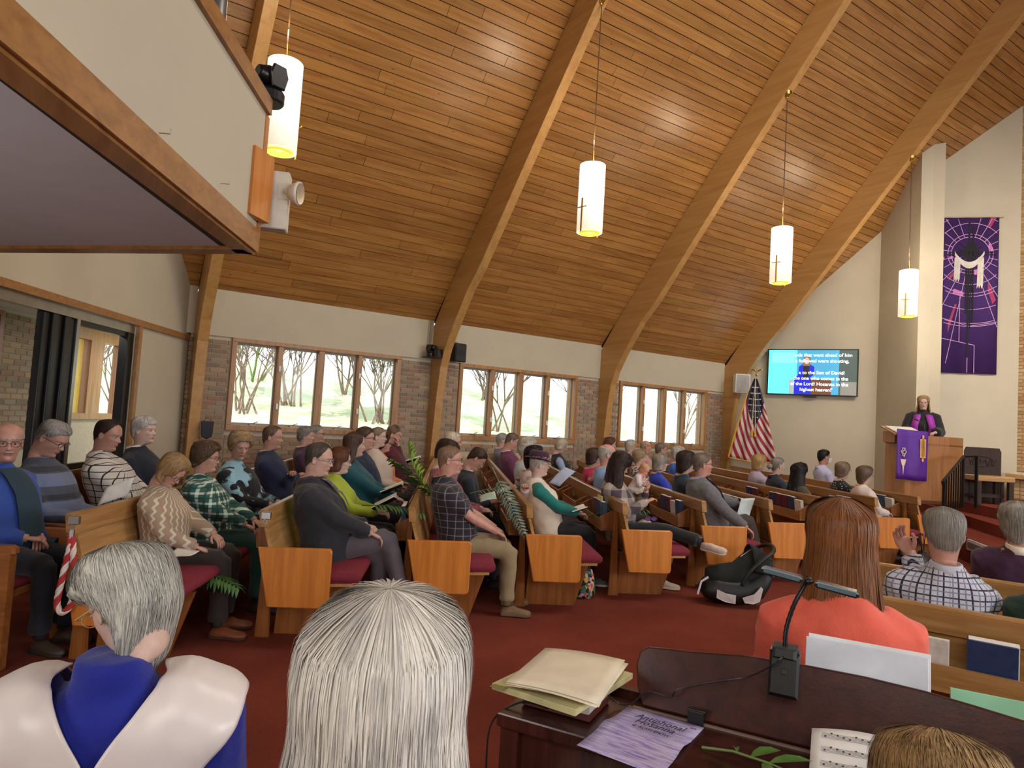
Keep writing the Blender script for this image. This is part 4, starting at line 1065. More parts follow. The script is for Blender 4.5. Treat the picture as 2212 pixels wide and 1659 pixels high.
    return t, dict(Hm=Hm, Hc=Hc, hs=hs, tor=tor, arms=arms, hip=hip, s=s, hw=hw, Sh=Sh)

def front_panel(t, inf, mat, s0=.02, s1=.50, w0=.03, w1=.05, fat=1.0, off=.034, name='inner_shirt', dens=14):
    """strip of an inner garment showing between the open fronts of a jacket or shirt"""
    vs = []; n = 6
    for j in range(dens+1):
        sv = s0+(s1-s0)*j/dens; w = w0+(w1-w0)*j/dens; wd = np.interp(sv, TS, TW)*(fat if sv < .45 else 1); d = np.interp(sv, TS, TD)*(fat if sv < .38 else fat**.5); c = np.interp(sv, TS, TC)+(fat-1)*.06*math.exp(-((sv-.10)/.12)**2)
        for i in range(n+1):
            y = (i/n-.5)*2*w; vs.append(tuple(inf['tor'](c+(d+off)*math.sqrt(max(0, 1-(y/(wd+.03))**2)), y, sv)))
    me = mesh(name, vs, [(j*(n+1)+i, j*(n+1)+i+1, (j+1)*(n+1)+i+1, (j+1)*(n+1)+i) for j in range(dens) for i in range(n)], mat, smooth=True); return obj(name, me, t)
SK1, SK2, SK3, SK4 = (198, 160, 142), (184, 140, 122), (206, 174, 158), (194, 150, 132)
W_ = (214, 208, 198); G_ = (150, 142, 134); GB = (120, 104, 88); BR = (84, 58, 40); DB = (40, 28, 24); BL = (176, 146, 104); BK = (20, 17, 18)
pp = person
DK = (24, 26, 32); JN = (34, 38, 50)
# seats along the back
q1 = pp('man with grey moustache, dark round glasses and open blue shirt over dark T-shirt', (-.378, 5.488, 1.399), rot=-42, hair=('bald', (186, 180, 172), (130, 124, 118)), skin=(196, 148, 130), top=('plain', (44, 76, 158)), pants=(22, 26, 38), pose='lap', hy=-38, hp=6, glasses=(30, 30, 34), extra=('moustache',), collar=(52, 84, 168), near=2, fat=1.22, lean=8)
pp('man reading a leaflet in a grey and blue striped sweater', (-.147, 5.922, 1.419), hair=('short', (168, 164, 160), (96, 92, 90)), skin=SK4, top=('stripe', (74, 80, 94), (112, 124, 156), .19, (52, 56, 68)), pants=(52, 56, 46), pose='low_book', hy=-4, hp=30, glasses=(60, 60, 60), near=2, fat=1.15, lean=10)
pp('man with lowered eyes in a white shirt with black windowpane grid', (.225, 6.622, 1.45), hair=('recede', (60, 44, 36), (34, 26, 22)), skin=SK2, top=('plaid', (222, 218, 212), (28, 28, 36), .052, .13), pants=(28, 30, 36), pose='knees', hy=-4, hp=12, collar=(210, 206, 204), near=1, fat=1.12, lean=20)
pp('white-haired woman in navy sweater with white shirt collar', (.532, 7.199, 1.471), hair=('crop', (216, 212, 204), (150, 146, 140)), skin=SK3, top=('plain', (22, 30, 50)), pants=DK, fem=True, hy=-6, collar=(228, 222, 214), near=1, fat=1.05)
# first row
front_panel(q1[0], q1[1], m_cloth('teal_tee', ('plain', (26, 56, 72))), fat=1.22, w0=.085, w1=.075, off=.040)
pp('woman with head bowed in a tan cable knit sweater', (.581, 5.261, 1.232), hair=('bob', (178, 146, 100), (112, 84, 56)), skin=SK4, top=('knit', (168, 144, 118), (214, 200, 178)), pants=(46, 36, 32), shoes=((124, 62, 30), (70, 36, 20)), pose='lap', hy=-18, hp=42, glasses=(90, 50, 50), fem=True, near=2, fat=1.2, lean=6, hands=((.36, .04, .66), (.30, -.16, .62)))
pp('woman in green and white plaid shirt looking ahead', (.883, 5.83, 1.28), hair=('curly', (112, 88, 64), (66, 50, 38)), skin=SK4, top=('plaid', (38, 96, 86), (190, 206, 192), .075, .22, (20, 60, 56)), pants=(32, 70, 62), pose='knees', hy=6, hp=4, glasses=(120, 100, 100), fem=True, near=2, fat=1.18)
pp('curly blonde woman turned to the camera in black and pale blue top', (1.281, 6.578, 1.351), rot=-38, hair=('curly', (188, 160, 122), (124, 98, 70)), skin=SK4, top=('blotch', (18, 22, 30), (150, 196, 214), 5, (20, 20, 28)), pants=DK, pose='low_book', hy=-42, hp=16, fem=True, near=1, fat=1.12)
pp('man with folded arms in a navy sweater', (1.799, 7.553, 1.404), hair=('recede', (120, 100, 82), (76, 62, 52)), skin=SK4, top=('plain', (28, 40, 76)), pants=DK, pose='crossed', hp=4, near=1, fat=1.12)
pp('woman with grey curls in dark plum sweater by the nearest window', (2.586, 9.033, 1.368), hair=('perm', (160, 154, 150), (104, 98, 96)), skin=SK1, top=('plain', (62, 34, 62)), fem=True, near=0)
pp('grey-haired man with glasses behind the plum sweater', (2.856, 9.481, 1.389), hair=('short', (150, 144, 138)), skin=SK1, top=('plain', (90, 90, 96)), near=0, glasses=(60, 60, 60))
# second row
q2 = pp('man in dark charcoal fleece and glasses with crossed legs at the aisle end', (1.559, 5.071, 1.355), hair=('recede', (92, 82, 74), (58, 50, 46)), top=('plain', (32, 33, 40)), coat='jacket', pants=(92, 82, 88), legs='cross', pose='lap', hy=-4, hp=8, glasses=(130, 130, 130), collar=(74, 62, 70), near=2, shoes=((26, 26, 28), (20, 20, 20)), fat=1.24, skin=SK1, lean=15, hands=((.30, .04, .74), (.36, -.10, .70)))
front_panel(q2[0], q2[1], m_cloth('dark_plaid_shirt', ('plaid', (70, 56, 66), (120, 104, 112), .04, .15)), s0=.24, s1=.51, w0=.012, w1=.06, fat=1.24, off=.046)
pp('woman with auburn bob and lime green jacket', (2.019, 5.935, 1.269), hair=('bob', (112, 66, 40), (68, 38, 24)), skin=SK3, top=('plain', (172, 190, 50)), pants=DK, pose='low_book', hp=6, hy=4, glasses=(110, 100, 96), fem=True, near=2, collar=(176, 194, 56))
pp('woman with long brown hair in a teal sweater holding an open book', (2.404, 6.66, 1.395), hair=('long', (92, 66, 54), (56, 40, 34)), skin=SK3, top=('plain', (14, 86, 100)), pants=DK, pose='low_book', hy=10, fem=True, near=1, fat=1.22, hands=((.42, .10, .72), (.42, -.08, .74)))
pp('tall man with glasses and short brown hair in navy', (2.784, 7.375, 1.511), hair=('short', (92, 70, 56), (58, 44, 36)), skin=SK4, top=('plain', (24, 36, 66)), pants=DK, glasses=(40, 36, 36), near=1, hp=2)
pp('woman with short grey-brown hair in a cream top', (3.287, 8.241, 1.431), hair=('short', (150, 128, 108)), skin=SK3, top=('plain', (206, 192, 178)), fem=True, near=0)
pp('dark-haired woman with glasses in a peach jacket', (3.603, 8.808, 1.307), hair=('chin', (58, 40, 34)), skin=SK4, top=('plain', (232, 142, 92)), fem=True, near=0, glasses=(60, 50, 50), collar=(236, 150, 100))
pp('man resting his chin on his hand in a maroon jacket', (3.968, 9.35, 1.44), hair=('short', (128, 98, 74), (80, 60, 46)), skin=SK4, top=('plain', (88, 26, 44)), pose='chin', hp=14, near=0)
pp('man with moustache by the wall in a dark slate shirt', (4.257, 9.99, 1.512), hair=('short', (134, 118, 104)), skin=SK4, top=('plain', (50, 56, 76)), extra=('moustache',), near=0)
# third row
pp('man with cropped hair and dark glasses in black plaid short-sleeved shirt', (2.684, 5.08, 1.368), hair=('buzz', (150, 116, 92), (104, 84, 70)), skin=(196, 146, 128), top=('plaid', (26, 24, 32), (118, 104, 116), .058, .10), sleeve='short', pants=(152, 132, 98), shoes=((120, 92, 60), (110, 88, 62)), pose='knees', glasses=(30, 22, 22), collar=(28, 26, 34), near=2, fat=1.12, lean=14, legs='wide')
pp('dark curly-haired woman in a maroon cardigan looking down', (3.041, 5.83, 1.387), hair=('perm', (70, 46, 38), (40, 26, 24)), skin=SK1, top=('blotch', (136, 60, 76), (150, 84, 96), 30), pants=(70, 70, 88), pose='low_book', hp=20, fem=True, near=1)
pp('white-haired person with glasses near the first arch', (3.91, 7.351, 1.437), hair=('short', (222, 210, 190), (170, 158, 140)), skin=SK1, top=('plain', (150, 120, 130)), glasses=(60, 50, 50), near=0)
pp('young man bent over a book in dark navy top', (3.681, 6.339, 1.296), hair=('short', (72, 50, 38), (44, 30, 24)), skin=SK4, top=('plain', (22, 28, 44)), pants=(20, 24, 36), pose='low_book', hp=40, lean=-8, near=1)
# fourth row
pp('woman in tilted plum felt hat, cream vest and teal sleeves', (4.005, 5.611, 1.295), hair=('short', (196, 186, 176)), top=('plain', (222, 208, 188)), sleeve_top=('plain', (12, 116, 108)), pants=(22, 24, 28), shoes=((92, 94, 88), (206, 204, 196)), fem=True, pose='low_book', extra=('hat',), glasses=(170, 150, 120), near=2, fat=1.12, hy=8, skin=SK3, lean=16)
pp('black-haired person in pale pink top resting an arm on the pew back', (4.207, 5.991, 1.344), hair=('bigshort', (38, 28, 30), (20, 16, 18)), skin=SK4, top=('plain', (204, 184, 184)), pose='rail', fem=True, near=1, fat=1.1)
pp('woman with white curls and light grey top, arm on the pew back', (4.549, 6.633, 1.425), hair=('perm', (214, 206, 190), (160, 150, 136)), skin=SK1, top=('plain', (180, 186, 190)), pose='rail', fem=True, near=1)
pp('man in purple blazer with lowered head near the middle window', (5.578, 8.569, 1.461), hair=('buzz', (118, 100, 88), (80, 68, 60)), skin=SK4, top=('plain', (104, 48, 84)), coat='jacket', hp=20, near=1, collar=(196, 170, 180))
pp('grey-haired person behind the purple blazer by the wall', (6.506, 10.314, 1.382), hair=('crop', (170, 164, 158)), skin=SK1, top=('plain', (110, 108, 120)), fem=True, near=0)
# fifth row
MO, MI_ = pp('mother with long dark wavy hair in brown checked flannel holding a baby', (4.77, 5.24, 1.352), rot=-56, hair=('longwavy', (52, 32, 30), (28, 18, 18)), skin=SK4, top=('check', (172, 158, 146), (66, 52, 62), .15), pants=(18, 20, 26), shoes=((196, 176, 160), (214, 204, 186)), pose='lap', legs='ankle', hy=34, hp=30, glasses=(26, 26, 40), fem=True, near=2, fat=1.1, lean=8, hands=((.26, .10, .98), (.30, -.02, .88)))
pp('white-haired balding man in light blue shirt', (5.347, 6.104, 1.41), hair=('bald', (196, 190, 182)), skin=(196, 146, 128), top=('plain', (134, 160, 204)), near=1, fat=1.1)
pp('woman with dark brown bob in magenta top, arm over the pew back', (5.697, 6.762, 1.316), hair=('chin', (76, 52, 44), (44, 30, 28)), skin=SK4, top=('plain', (178, 18, 74)), pose='rail', fem=True, near=1)
pp('woman with blonde-grey waves in pale blue top and dark vest by the middle window', (6.966, 9.15, 1.376), hair=('chin', (196, 184, 162), (150, 136, 116)), skin=SK1, top=('plain', (26, 28, 42)), sleeve_top=('plain', (150, 172, 206)), hp=24, fem=True, near=1)
# sixth row
q3 = pp('man in grey tweed jacket with glasses, arm hanging over the pew end', (5.91, 5.133, 1.378), hair=('short', (134, 120, 104), (84, 74, 66)), skin=(194, 140, 122), top=('blotch', (92, 90, 94), (106, 104, 106), 90), coat='jacket', pants=(62, 50, 44), legs='cross', hy=-2, hp=-2, glasses=(130, 70, 50), collar=(132, 146, 190), near=2, fat=1.2, shoes=((74, 42, 34), (40, 26, 22)), hands=((.50, .14, .80), (.30, -.42, .60)), lean=14)
front_panel(q3[0], q3[1], m_cloth('jacket_shirt', ('plain', (120, 132, 176))), s0=.0, s1=.51, w0=.03, w1=.06, fat=1.2, off=.044)
front_panel(q3[0], q3[1], m_cloth('dark_tie', ('plain', (28, 28, 36))), s0=.0, s1=.49, w0=.022, w1=.018, fat=1.2, off=.050, name='tie')
pp('woman with dark brown wavy hair in dark navy sweater', (6.162, 5.608, 1.367), hair=('shag', (66, 48, 44), (38, 28, 28)), skin=SK1, top=('plain', (24, 40, 56)), fem=True, near=1, hy=10)
pp('woman with grey bob in royal blue top behind the baby', (6.631, 6.49, 1.28), hair=('bob', (168, 158, 142), (116, 106, 94)), skin=SK1, top=('plain', (28, 50, 170)), fem=True, near=1)
pp('woman with blonde curls in black and white patterned blouse', (7.097, 7.366, 1.289), hair=('perm', (184, 162, 128), (130, 108, 80)), skin=SK1, top=('blotch', (190, 180, 170), (40, 40, 44), 40), fem=True, near=1)
pp('woman with sunglasses pushed up on reddish brown hair', (8.021, 9.103, 1.427), hair=('perm', (112, 64, 48), (70, 38, 32)), skin=SK1, top=('plain', (90, 70, 70)), fem=True, near=0)
# seventh row
pp('woman with smooth white hair left of the far window', (9.852, 10.518, 1.363), hair=('bigshort', (206, 204, 198), (160, 156, 150)), skin=SK1, top=('plain', (150, 150, 160)), fem=True, near=0)
pp('bald man with reddish scalp under the far window', (9.325, 9.526, 1.4), hair=('bald', (176, 150, 126)), skin=(196, 142, 122), top=('plain', (196, 150, 148)), near=0)
pp('grey-brown haired man with dark glasses under the far window', (8.871, 8.673, 1.381), hair=('short', (126, 108, 96)), skin=(196, 148, 130), top=('plain', (28, 30, 44)), glasses=(40, 30, 30), near=0)
pp('white-haired woman in bright blue near the far window', (8.435, 7.853, 1.353), hair=('perm', (204, 200, 190)), skin=SK1, top=('plain', (56, 100, 200)), fem=True, near=0)
# rows near the chancel
pp('woman with straight blonde hair in lavender sweater', (8.828, 6.562, 1.327), hair=('bob', (196, 160, 106), (140, 108, 68)), skin=SK1, top=('plain', (184, 172, 196)), fem=True, near=1)
pp('woman with grey hair in a low bun and dark slate jacket', (8.551, 6.041, 1.319), hair=('tight', (158, 148, 136), (100, 94, 90)), skin=SK3, top=('plain', (34, 40, 54)), fem=True, near=1, tail='bun', collar=(26, 32, 44), hy=6)
pp('woman with long black hair in olive top', (8.262, 5.497, 1.26), hair=('longwavy', (26, 20, 22), (14, 12, 14)), skin=SK4, top=('plain', (74, 68, 50)), fem=True, near=1)
pp('woman with ash brown bob in black top with white dots', (9.366, 5.544, 1.301), hair=('chin', (136, 114, 92), (90, 74, 60)), skin=SK3, top=('dots', (18, 18, 22), (214, 210, 204)), glasses=(60, 60, 60), fem=True, near=1, hy=8)
pp('woman with short brown hair and glasses in cream blouse', (9.118, 5.077, 1.272), hair=('bigshort', (124, 100, 84), (78, 62, 54)), skin=SK1, top=('plain', (222, 206, 194)), glasses=(60, 40, 40), fem=True, near=1, hy=8, pants=(120, 104, 90))
pp('young man with black hair, white face mask and pale blue shirt', (11.215, 6.991, 1.476), hair=('short', (32, 24, 24), (16, 12, 12)), skin=SK2, top=('plain', (186, 186, 218)), extra=('mask',), near=1, collar=(190, 190, 222))
# speaker at the pulpit
PT_, PI_ = pp('pastor in black robe and purple stole standing at the pulpit', (12.00, 5.71, 2.46), rot=208, lean=0, hair=('long', (176, 142, 96), (128, 98, 64)), skin=SK3, top=('plain', (14, 14, 16)), pants=(14, 14, 16), legs='stand', seat=2.46-.876, fem=True, near=1, glasses=(190, 150, 140), hands=((.36, .16, 1.84), (.36, -.20, 1.83)), hp=6, coat='robe', collar=(20, 20, 22))
m = MB(); zz = 1.66
m.lathe([(.33, .70), (.31, 1.0), (.26, 1.4), (.20, 1.70), (.17, 1.80)], 24, (0, 0, 0)); m.build('robe_skirt', m_cloth('robe_black', ('plain', (14, 14, 16))), PT_, True)
M_STOLE = m_plain('purple_stole', (150, 40, 160), .6)
for sd in (1, -1):
    m = MB(); P = []
    for i in range(10):
        q = i/9; sv = .50-q*.52; y = sd*(.075+.055*min(1, q*2.2)); wd = .052
        if i == 0: pts3 = [PI_['tor'](-.03, sd*.05, .535), PI_['tor'](-.03, sd*.13, .50)]
        else:
            d = np.interp(sv, TS, TD)+.055+.028*math.exp(-((sv-.30)/.07)**2); pts3 = [PI_['tor'](.0+d*(1-.2*q*0), y-wd*sd, sv), PI_['tor'](.0+d-.03, y+wd*sd, sv)]
        P.append(pts3)
    vs = [tuple(p) for q in P for p in q]; m.add(vs, [(2*i, 2*i+1, 2*i+3, 2*i+2) for i in range(9)])
    o = m.build('stole', M_STOLE, PT_, True); so = o.modifiers.new('t', 'SOLIDIFY'); so.thickness = .006

# right-hand block seen from behind
pp('woman with long auburn hair in coral T-shirt, seen from behind', (2.20, 1.30, 1.385), rot=42, lean=4, hair=('long', (148, 90, 46), (80, 46, 22)), top=('plain', (230, 98, 76)), sleeve='short', fem=True, fat=1.18, near=2, strands=5200, swid=.0022, fuzz=.010, hsz=1.08)
pp('grey-haired man in white and navy plaid shirt, seen from behind', (3.50, 1.56, 1.308), rot=36, hair=('short', (158, 150, 140), (96, 90, 84)), top=('plaid', (206, 206, 216), (44, 46, 70), .046, .14, (110, 112, 140)), near=2, strands=4200, swid=.0013, fuzz=.005, skin=(196, 146, 128), fat=1.2, collar=(196, 196, 208), hands=((.26, .1, .7), (.10, .12, 1.08)), lean=6, hp=4)
pp('woman with wavy grey hair in dark purple sweater at right edge', (4.93, 1.78, 1.276), rot=28, hair=('bigshort', (170, 162, 150), (96, 90, 82)), top=('plain', (62, 26, 58)), near=2, strands=3600, swid=.0016, fuzz=.008, fem=True, collar=(232, 222, 200), fat=1.15)
pp('person in dark green sweater cut off by the right edge', (3.66, 1.13, 1.24), rot=26, hair=('short', (110, 90, 76)), top=('plain', (14, 50, 32)), near=2, fat=1.15)
# choir and organist close to the camera
RB_, RI_ = pp('grey-haired choir singer in royal blue robe with white stole', (.130, 1.790, 1.245), rot=74, lean=2, hair=('earshort', (204, 200, 188), (104, 102, 98)), top=('plain', (6, 26, 140)), pants=(20, 22, 40), near=2, strands=8000, swid=.0022, fuzz=.010, fem=True, fat=1.18, hy=46, hp=30, glasses=(190, 170, 120), coat='robe', skin=SK3, seat=.40, collar=(12, 36, 150))
M_SATIN = m_cloth('white_satin', ('satin', (226, 214, 208)))
def stole_pt(yv, q):
    stp = .50-.42*max(0, abs(yv)-.07); D = .188
    u_ = q*PI/2; c_, s_ = math.cos(u_), math.sin(u_); sv = -.10+(stp+.10+.045)*abs(s_)**.85; x_ = -D*math.copysign(abs(c_)**.65, c_)+.01
    return RI_['tor'](x_, yv*1.12, sv), sv
nq, nw = 70, 14; vs = []; fs = []
for sd in (1, -1):
    b0_ = len(vs)
    for j in range(nq+1):
        q_ = 1.45*j/nq; sv = stole_pt(.12, q_)[1]
        i_, o_ = (max(0, (sv-.365))*.62 if q_ <= 1 else .085), min(.26, .03+max(0, sv+.02)*.46)
        o_ = max(o_, i_+.01)
        for i in range(nw+1): vs.append(tuple(stole_pt(sd*(i_+(o_-i_)*i/nw), q_)[0]))
    for j in range(nq):
        for i in range(nw): a = b0_+j*(nw+1)+i; fs.append((a, a+1, a+nw+2, a+nw+1) if sd > 0 else (a, a+nw+1, a+nw+2, a+1))
o = obj('stole', mesh('stole', vs, fs, M_SATIN, smooth=True), RB_); o['label'] = 'white satin stole forming a V on the back'
robe_ = [c for c in RB_.children if c.name.split('.')[0] == 'robe'][0]
sw_ = o.modifiers.new('drape', 'SHRINKWRAP'); sw_.target = robe_; sw_.wrap_method = 'NEAREST_SURFACEPOINT'; sw_.wrap_mode = 'ABOVE_SURFACE'; sw_.offset = .020
sm_ = o.modifiers.new('s', 'SMOOTH'); sm_.factor = .5; sm_.iterations = 6; so = o.modifiers.new('t', 'SOLIDIFY'); so.thickness = .005; so.offset = 1
pp('woman with long white hair at bottom centre, seen from behind', (.352, .803, 1.352), rot=57, lean=4, hair=('long', (232, 226, 214), (150, 146, 144)), top=('plain', (40, 44, 60)), near=2, strands=9000, swid=.0020, fuzz=.012, fem=True, seat=.44, hsz=1.06)
pp('organist with tousled dark blonde hair at the bottom edge', (1.351, .593, 1.055), rot=34, lean=4, hair=('curly', (182, 146, 96), (96, 72, 46)), top=('plain', (60, 50, 60)), near=2, strands=7500, swid=.0024, fuzz=.022, fem=True, seat=.22, hp=24)
# the baby over the mother's arm
def baby():
    t, inf = pp('bald baby in a pale pink top asleep on the mother\'s shoulder', (0, 0, 1.09), rot=0, lean=-28, hair=('buzz', (206, 160, 120), (196, 150, 112)), skin=(226, 162, 132), top=('plain', (226, 206, 206)), pants=(222, 206, 190), near=1, hsz=1.45, legs='baby', hp=34, hy=-30, glasses=None, hands=((.26, .10, .80), (.30, -.12, .74)), fat=1.1, strands=200, shoes=None)
    q = t.location.copy(); t.scale = (.44,)*3; rz = R(-52); t.rotation_euler = (0, 0, rz)
    tgt = Vector((5.02, 5.13, 1.24)); cr = inf['Hc']; v = Matrix.Rotation(rz, 3, 'Z') @ Vector(cr)*.44; t.location = (tgt.x-v.x, tgt.y-v.y, tgt.z-.055-v.z)
baby()
# ------------------------------------------------------------------ pendant lamps
M_LAMP = None
def m_lamp():
    t = NT('lamp_glass'); tc = t.n('ShaderNodeTexCoord'); sp = t.n('ShaderNodeSeparateXYZ'); t.l(tc.outputs['Object'], sp.inputs[0])
    g = t.ramp(t.math('DIVIDE', t.math('ADD', sp.outputs[2], 0), .95), [(0, (.8, .72, .55, 1)), (.42, (1, .97, .9, 1))])
    g2 = t.ramp(t.math('DIVIDE', sp.outputs[2], .95), [(.0, (.42, .42, .42, 1)), (.28, (.62, .62, .62, 1)), (.5, (1, 1, 1, 1)), (.8, (.8, .8, .8, 1)), (1, (.5, .5, .5, 1))])
    t.base(s2l((240, 232, 214))); t.l(g, t.b.inputs['Emission Color']); ml = t.math('MULTIPLY', g2, 1.05); t.l(ml, t.b.inputs['Emission Strength']); t.rough(.4); return t.m
M_LAMP = m_lamp()
M_AMB = m_emit('amber_diffuser', (206, 164, 50), .6)
lamps = [((1.44, 6.70), 'pendant lamp behind the balcony corner camera'), ((5.364, 6.69), 'pendant lamp hanging from the second arch beam'), ((9.337, 6.67), 'pendant lamp hanging from the third arch beam'), ((13.31, 6.66), 'pendant lamp hanging in front of the white front wall')]
Z0, HH, RR = 4.10, .90, .168
for (x, y), lb in lamps:
    t = thing('pendant_lamp', 'white glass cylinder '+lb, 'lamp', (x, y, Z0), R(-28), 'cylindrical pendant lamps')
    m = MB(); m.lathe([(RR-.012, 0), (RR, .006), (RR, HH-.004), (RR-.012, HH), (RR-.03, HH), (RR-.03, HH-.006)], 32, cap=False); m.build('lamp_shade', M_LAMP, t, True)
    m = MB(); m.lathe([(.002, HH-.012), (RR-.02, HH-.012), (RR-.02, HH-.002), (.002, HH-.002)], 24, cap=False); m.build('lamp_cap', M_LAMP, t)
    m = MB(); m.lathe([(.002, -.012), (.035, -.012), (.05, -.002), (.075, -.002), (.08, -.014), (.115, -.014), (.12, .0), (RR-.03, .0), (RR-.028, .03), (.002, .03)], 28, cap=False); m.build('diffuser', M_AMB, t)
    for k in range(2):
        a = R(40)+k*PI; c, s_ = math.cos(a), math.sin(a); rx = RR+.006; q = MB()
        q.obox((c*rx, s_*rx, .20), ((c, s_, 0), (-s_, c, 0), (0, 0, 1)), (.004, .011, .22)); q.obox((c*(rx+.006), s_*(rx+.006), .30), ((c, s_, 0), (-s_, c, 0), (0, 0, 1)), (.003, .075, .006)); q.build('brass_cross', M_BRASS, t)
    m = MB(); m.lathe([(.03, HH), (.022, HH+.03), (.012, HH+.10), (.006, HH+.20), (.004, HH+.205)], 12); m.build('finial', M_BRASS, t)
    zt_ = 7.22-(0 if x > 2 else .0); m = MB(); m.tube([(0, 0, HH+.19), (0, 0, zt_-Z0)], .007, 6); m.build('lamp_cable', m_plain('cable_brown', (84, 62, 40), .5), t)
    m = MB(); m.lathe([(.075, zt_-Z0+.05), (.07, zt_-Z0+.0), (.03, zt_-Z0-.04), (.01, zt_-Z0-.05)], 16); m.build('canopy', M_BRASS, t)
    for zz, e in ((Z0-.25, 18), (Z0+HH+.35, 26)):
        l = bpy.data.lights.new('bulb', 'POINT'); l.energy = e; l.shadow_soft_size = .16; l.color = (1, .84, .62); o = bpy.data.objects.new('bulb', l); C.objects.link(o); o.location = (x, y-.0, zz)

# ------------------------------------------------------------------ screen, banner, flag, speakers
A0 = Vector((13.837, 10.114, 0)); A1 = Vector((14.74, 8.426, 0)); ad = (A1-A0).normalized(); an_ = Vector((ad.y, -ad.x, 0))
if an_.dot(Vector((-1, 0, 0))) < 0: an_ = -an_
ez = Vector((0, 0, 1)); sw = (A1-A0).length; s0 = A0+an_*.14
tv = thing('wall_screen', 'large wall screen showing scripture text over a live picture', 'screen')
m = MB(); m.obox(s0+ad*sw/2+ez*3.165-an_*.03, (ad, ez, -an_), (sw/2+.01, .54, .03), .006); m.build('screen_body', M_BLACK, tv)
def scr(x0, x1, z0, z1, col, e, lift, name='screen_image', poly=None):
    m = MB(); P = [(x0, z0), (x1, z0), (x1, z1), (x0, z1)] if poly is None else poly
    vs = [s0+ad*(p[0]*sw)+ez*(2.64+p[1]*1.05)+an_*lift for p in P]; m.add(vs, [tuple(range(len(vs)))]); return m.build(name, m_emit('scr_%d_%d_%d' % col, col, e), tv)
scr(.01, .99, .01, .99, (64, 150, 190), .75, .003); scr(.01, .335, .01, .99, (92, 226, 246), .85, .005); scr(.80, .99, .01, .99, (70, 84, 80), .6, .005)
scr(.82, .99, .01, .30, (130, 130, 124), .6, .007); scr(.50, .72, .01, .34, (104, 62, 42), .6, .007); scr(.25, .33, .01, .33, (150, 168, 176), .7, .007)
scr(0, 0, 0, 0, (20, 30, 190), .75, .009, poly=[(.31, .01), (.50, .01), (.50, .40), (.53, .45), (.53, .62), (.48, .68), (.40, .68), (.36, .62), (.35, .42), (.31, .36)])
scr(0, 0, 0, 0, (24, 26, 40), .6, .011, poly=[(.405, .36), (.475, .36), (.475, .66), (.405, .66)])
scr(0, 0, 0, 0, (120, 98, 70), .7, .012, poly=[(.40, .64), (.485, .64), (.49, .80), (.47, .86), (.42, .86), (.40, .78)])
scr(0, 0, 0, 0, (206, 160, 150), .7, .013, poly=[(.425, .68), (.465, .68), (.47, .80), (.445, .83), (.42, .80)])
for c_, zq, tx in ((.53, .875, 'The crowds that went ahead of him'), (.53, .745, 'and that followed were shouting,'), (.58, .485, "    a to the Son of David!"), (.60, .36, 'the one who comes in the'), (.585, .235, 'of the Lord! Hosanna in the'), (.555, .11, "highest heaven!'")):
    text(tx, .108, m_emit('scr_text', (236, 246, 246), .9), tv, s0+ad*(c_*sw)+ez*(2.64+zq*1.05-.03)+an_*.016, ad, ez, font_w=.0015)
scr(0, 0, 0, 0, (120, 232, 248), .85, .022, poly=[(.045, .70), (.318, .70), (.318, .93), (.045, .93)])
bk = MB(); bk.obox(s0+ad*sw/2+ez*2.61-an_*.04, (ad, ez, -an_), (.12, .03, .03)); bk.build('screen_bracket', M_BLACK, tv)

B_0 = Vector((15.073, 6.891, 0)); B_1 = Vector((15.798, 6.127, 0)); bd_ = (B_1-B_0).normalized(); bn_ = Vector((bd_.y, -bd_.x, 0))
if bn_.dot(Vector((-1, 0, 0))) < 0: bn_ = -bn_
bw_ = (B_1-B_0).length; bz0, bz1 = 3.17, 6.465; bh = bz1-bz0; b_o = B_0+bn_*.04
bn = thing('banner', 'tall purple cloth banner with black cross and white drape', 'banner')
m = MB(); n_ = 14; vs = []
for i in range(n_+1):
    for z_ in (bz0, bz1): vs.append(b_o+bd_*(bw_*i/n_)+ez*z_+bn_*(.010*math.sin(i*1.3)))
m.add(vs, [(2*i, 2*i+2, 2*i+3, 2*i+1) for i in range(n_)]); cl_ = m.build('banner_cloth', m_plain('banner_purple', (58, 26, 92), .85, 0, .12, 3, .2, 200), bn, True); so = cl_.modifiers.new('t', 'SOLIDIFY'); so.thickness = .006; so.offset = -1
def B2(u_, v_, lift=.014): return b_o+bd_*(bw_*u_)+ez*(bz1-v_*bh)+bn_*lift
CXB, CYB = .50, .235; AR_ = bh/bw_
def pol(r_, a): return (CXB+r_*math.cos(a), CYB+r_*math.sin(a)/AR_)
lines = MB(); pink = []; rose = []
def clipseg(p, q): return all(0.005 < a[0] < .995 and 0.003 < a[1] < .997 for a in (p, q))
for r_ in (.34, .40, .62, .80, .86, 1.12, 1.40, 1.46):
    for i in range(60):
        a, b = 2*PI*i/60, 2*PI*(i+1)/60; p, q = pol(r_, a), pol(r_, b)
        if clipseg(p, q): lines.strip([B2(*p), B2(*q)], .012, bn_)
for i, a in enumerate([.25, .5, .8, 1.05, 1.25, 1.75, 2.0, 2.3, 2.6, 2.9, 3.3, 3.55, 3.9, 4.15, 4.4, 4.95, 5.2, 5.5, 5.8, 6.1]):
    r_ = .34
    while r_ < 2.2:
        p, q = pol(r_, a), pol(r_+.05, a)
        if clipseg(p, q): lines.strip([B2(*p), B2(*q)], .011, bn_)
        r_ += .05
for pts in ([(.48, .78), (.48, .995)], [(.60, .82), (.60, .995)], [(.02, .78), (.60, .82)], [(.33, .51), (.33, .80)], [(.02, .65), (.5, .70), (.98, .67)]):
    lines.strip([B2(*p) for p in pts], .012, bn_)
def quad(mb, *pts): q_ = MB(); q_.add([B2(*p, .012) for p in pts], [(0, 1, 2, 3)]); mb.append(q_)
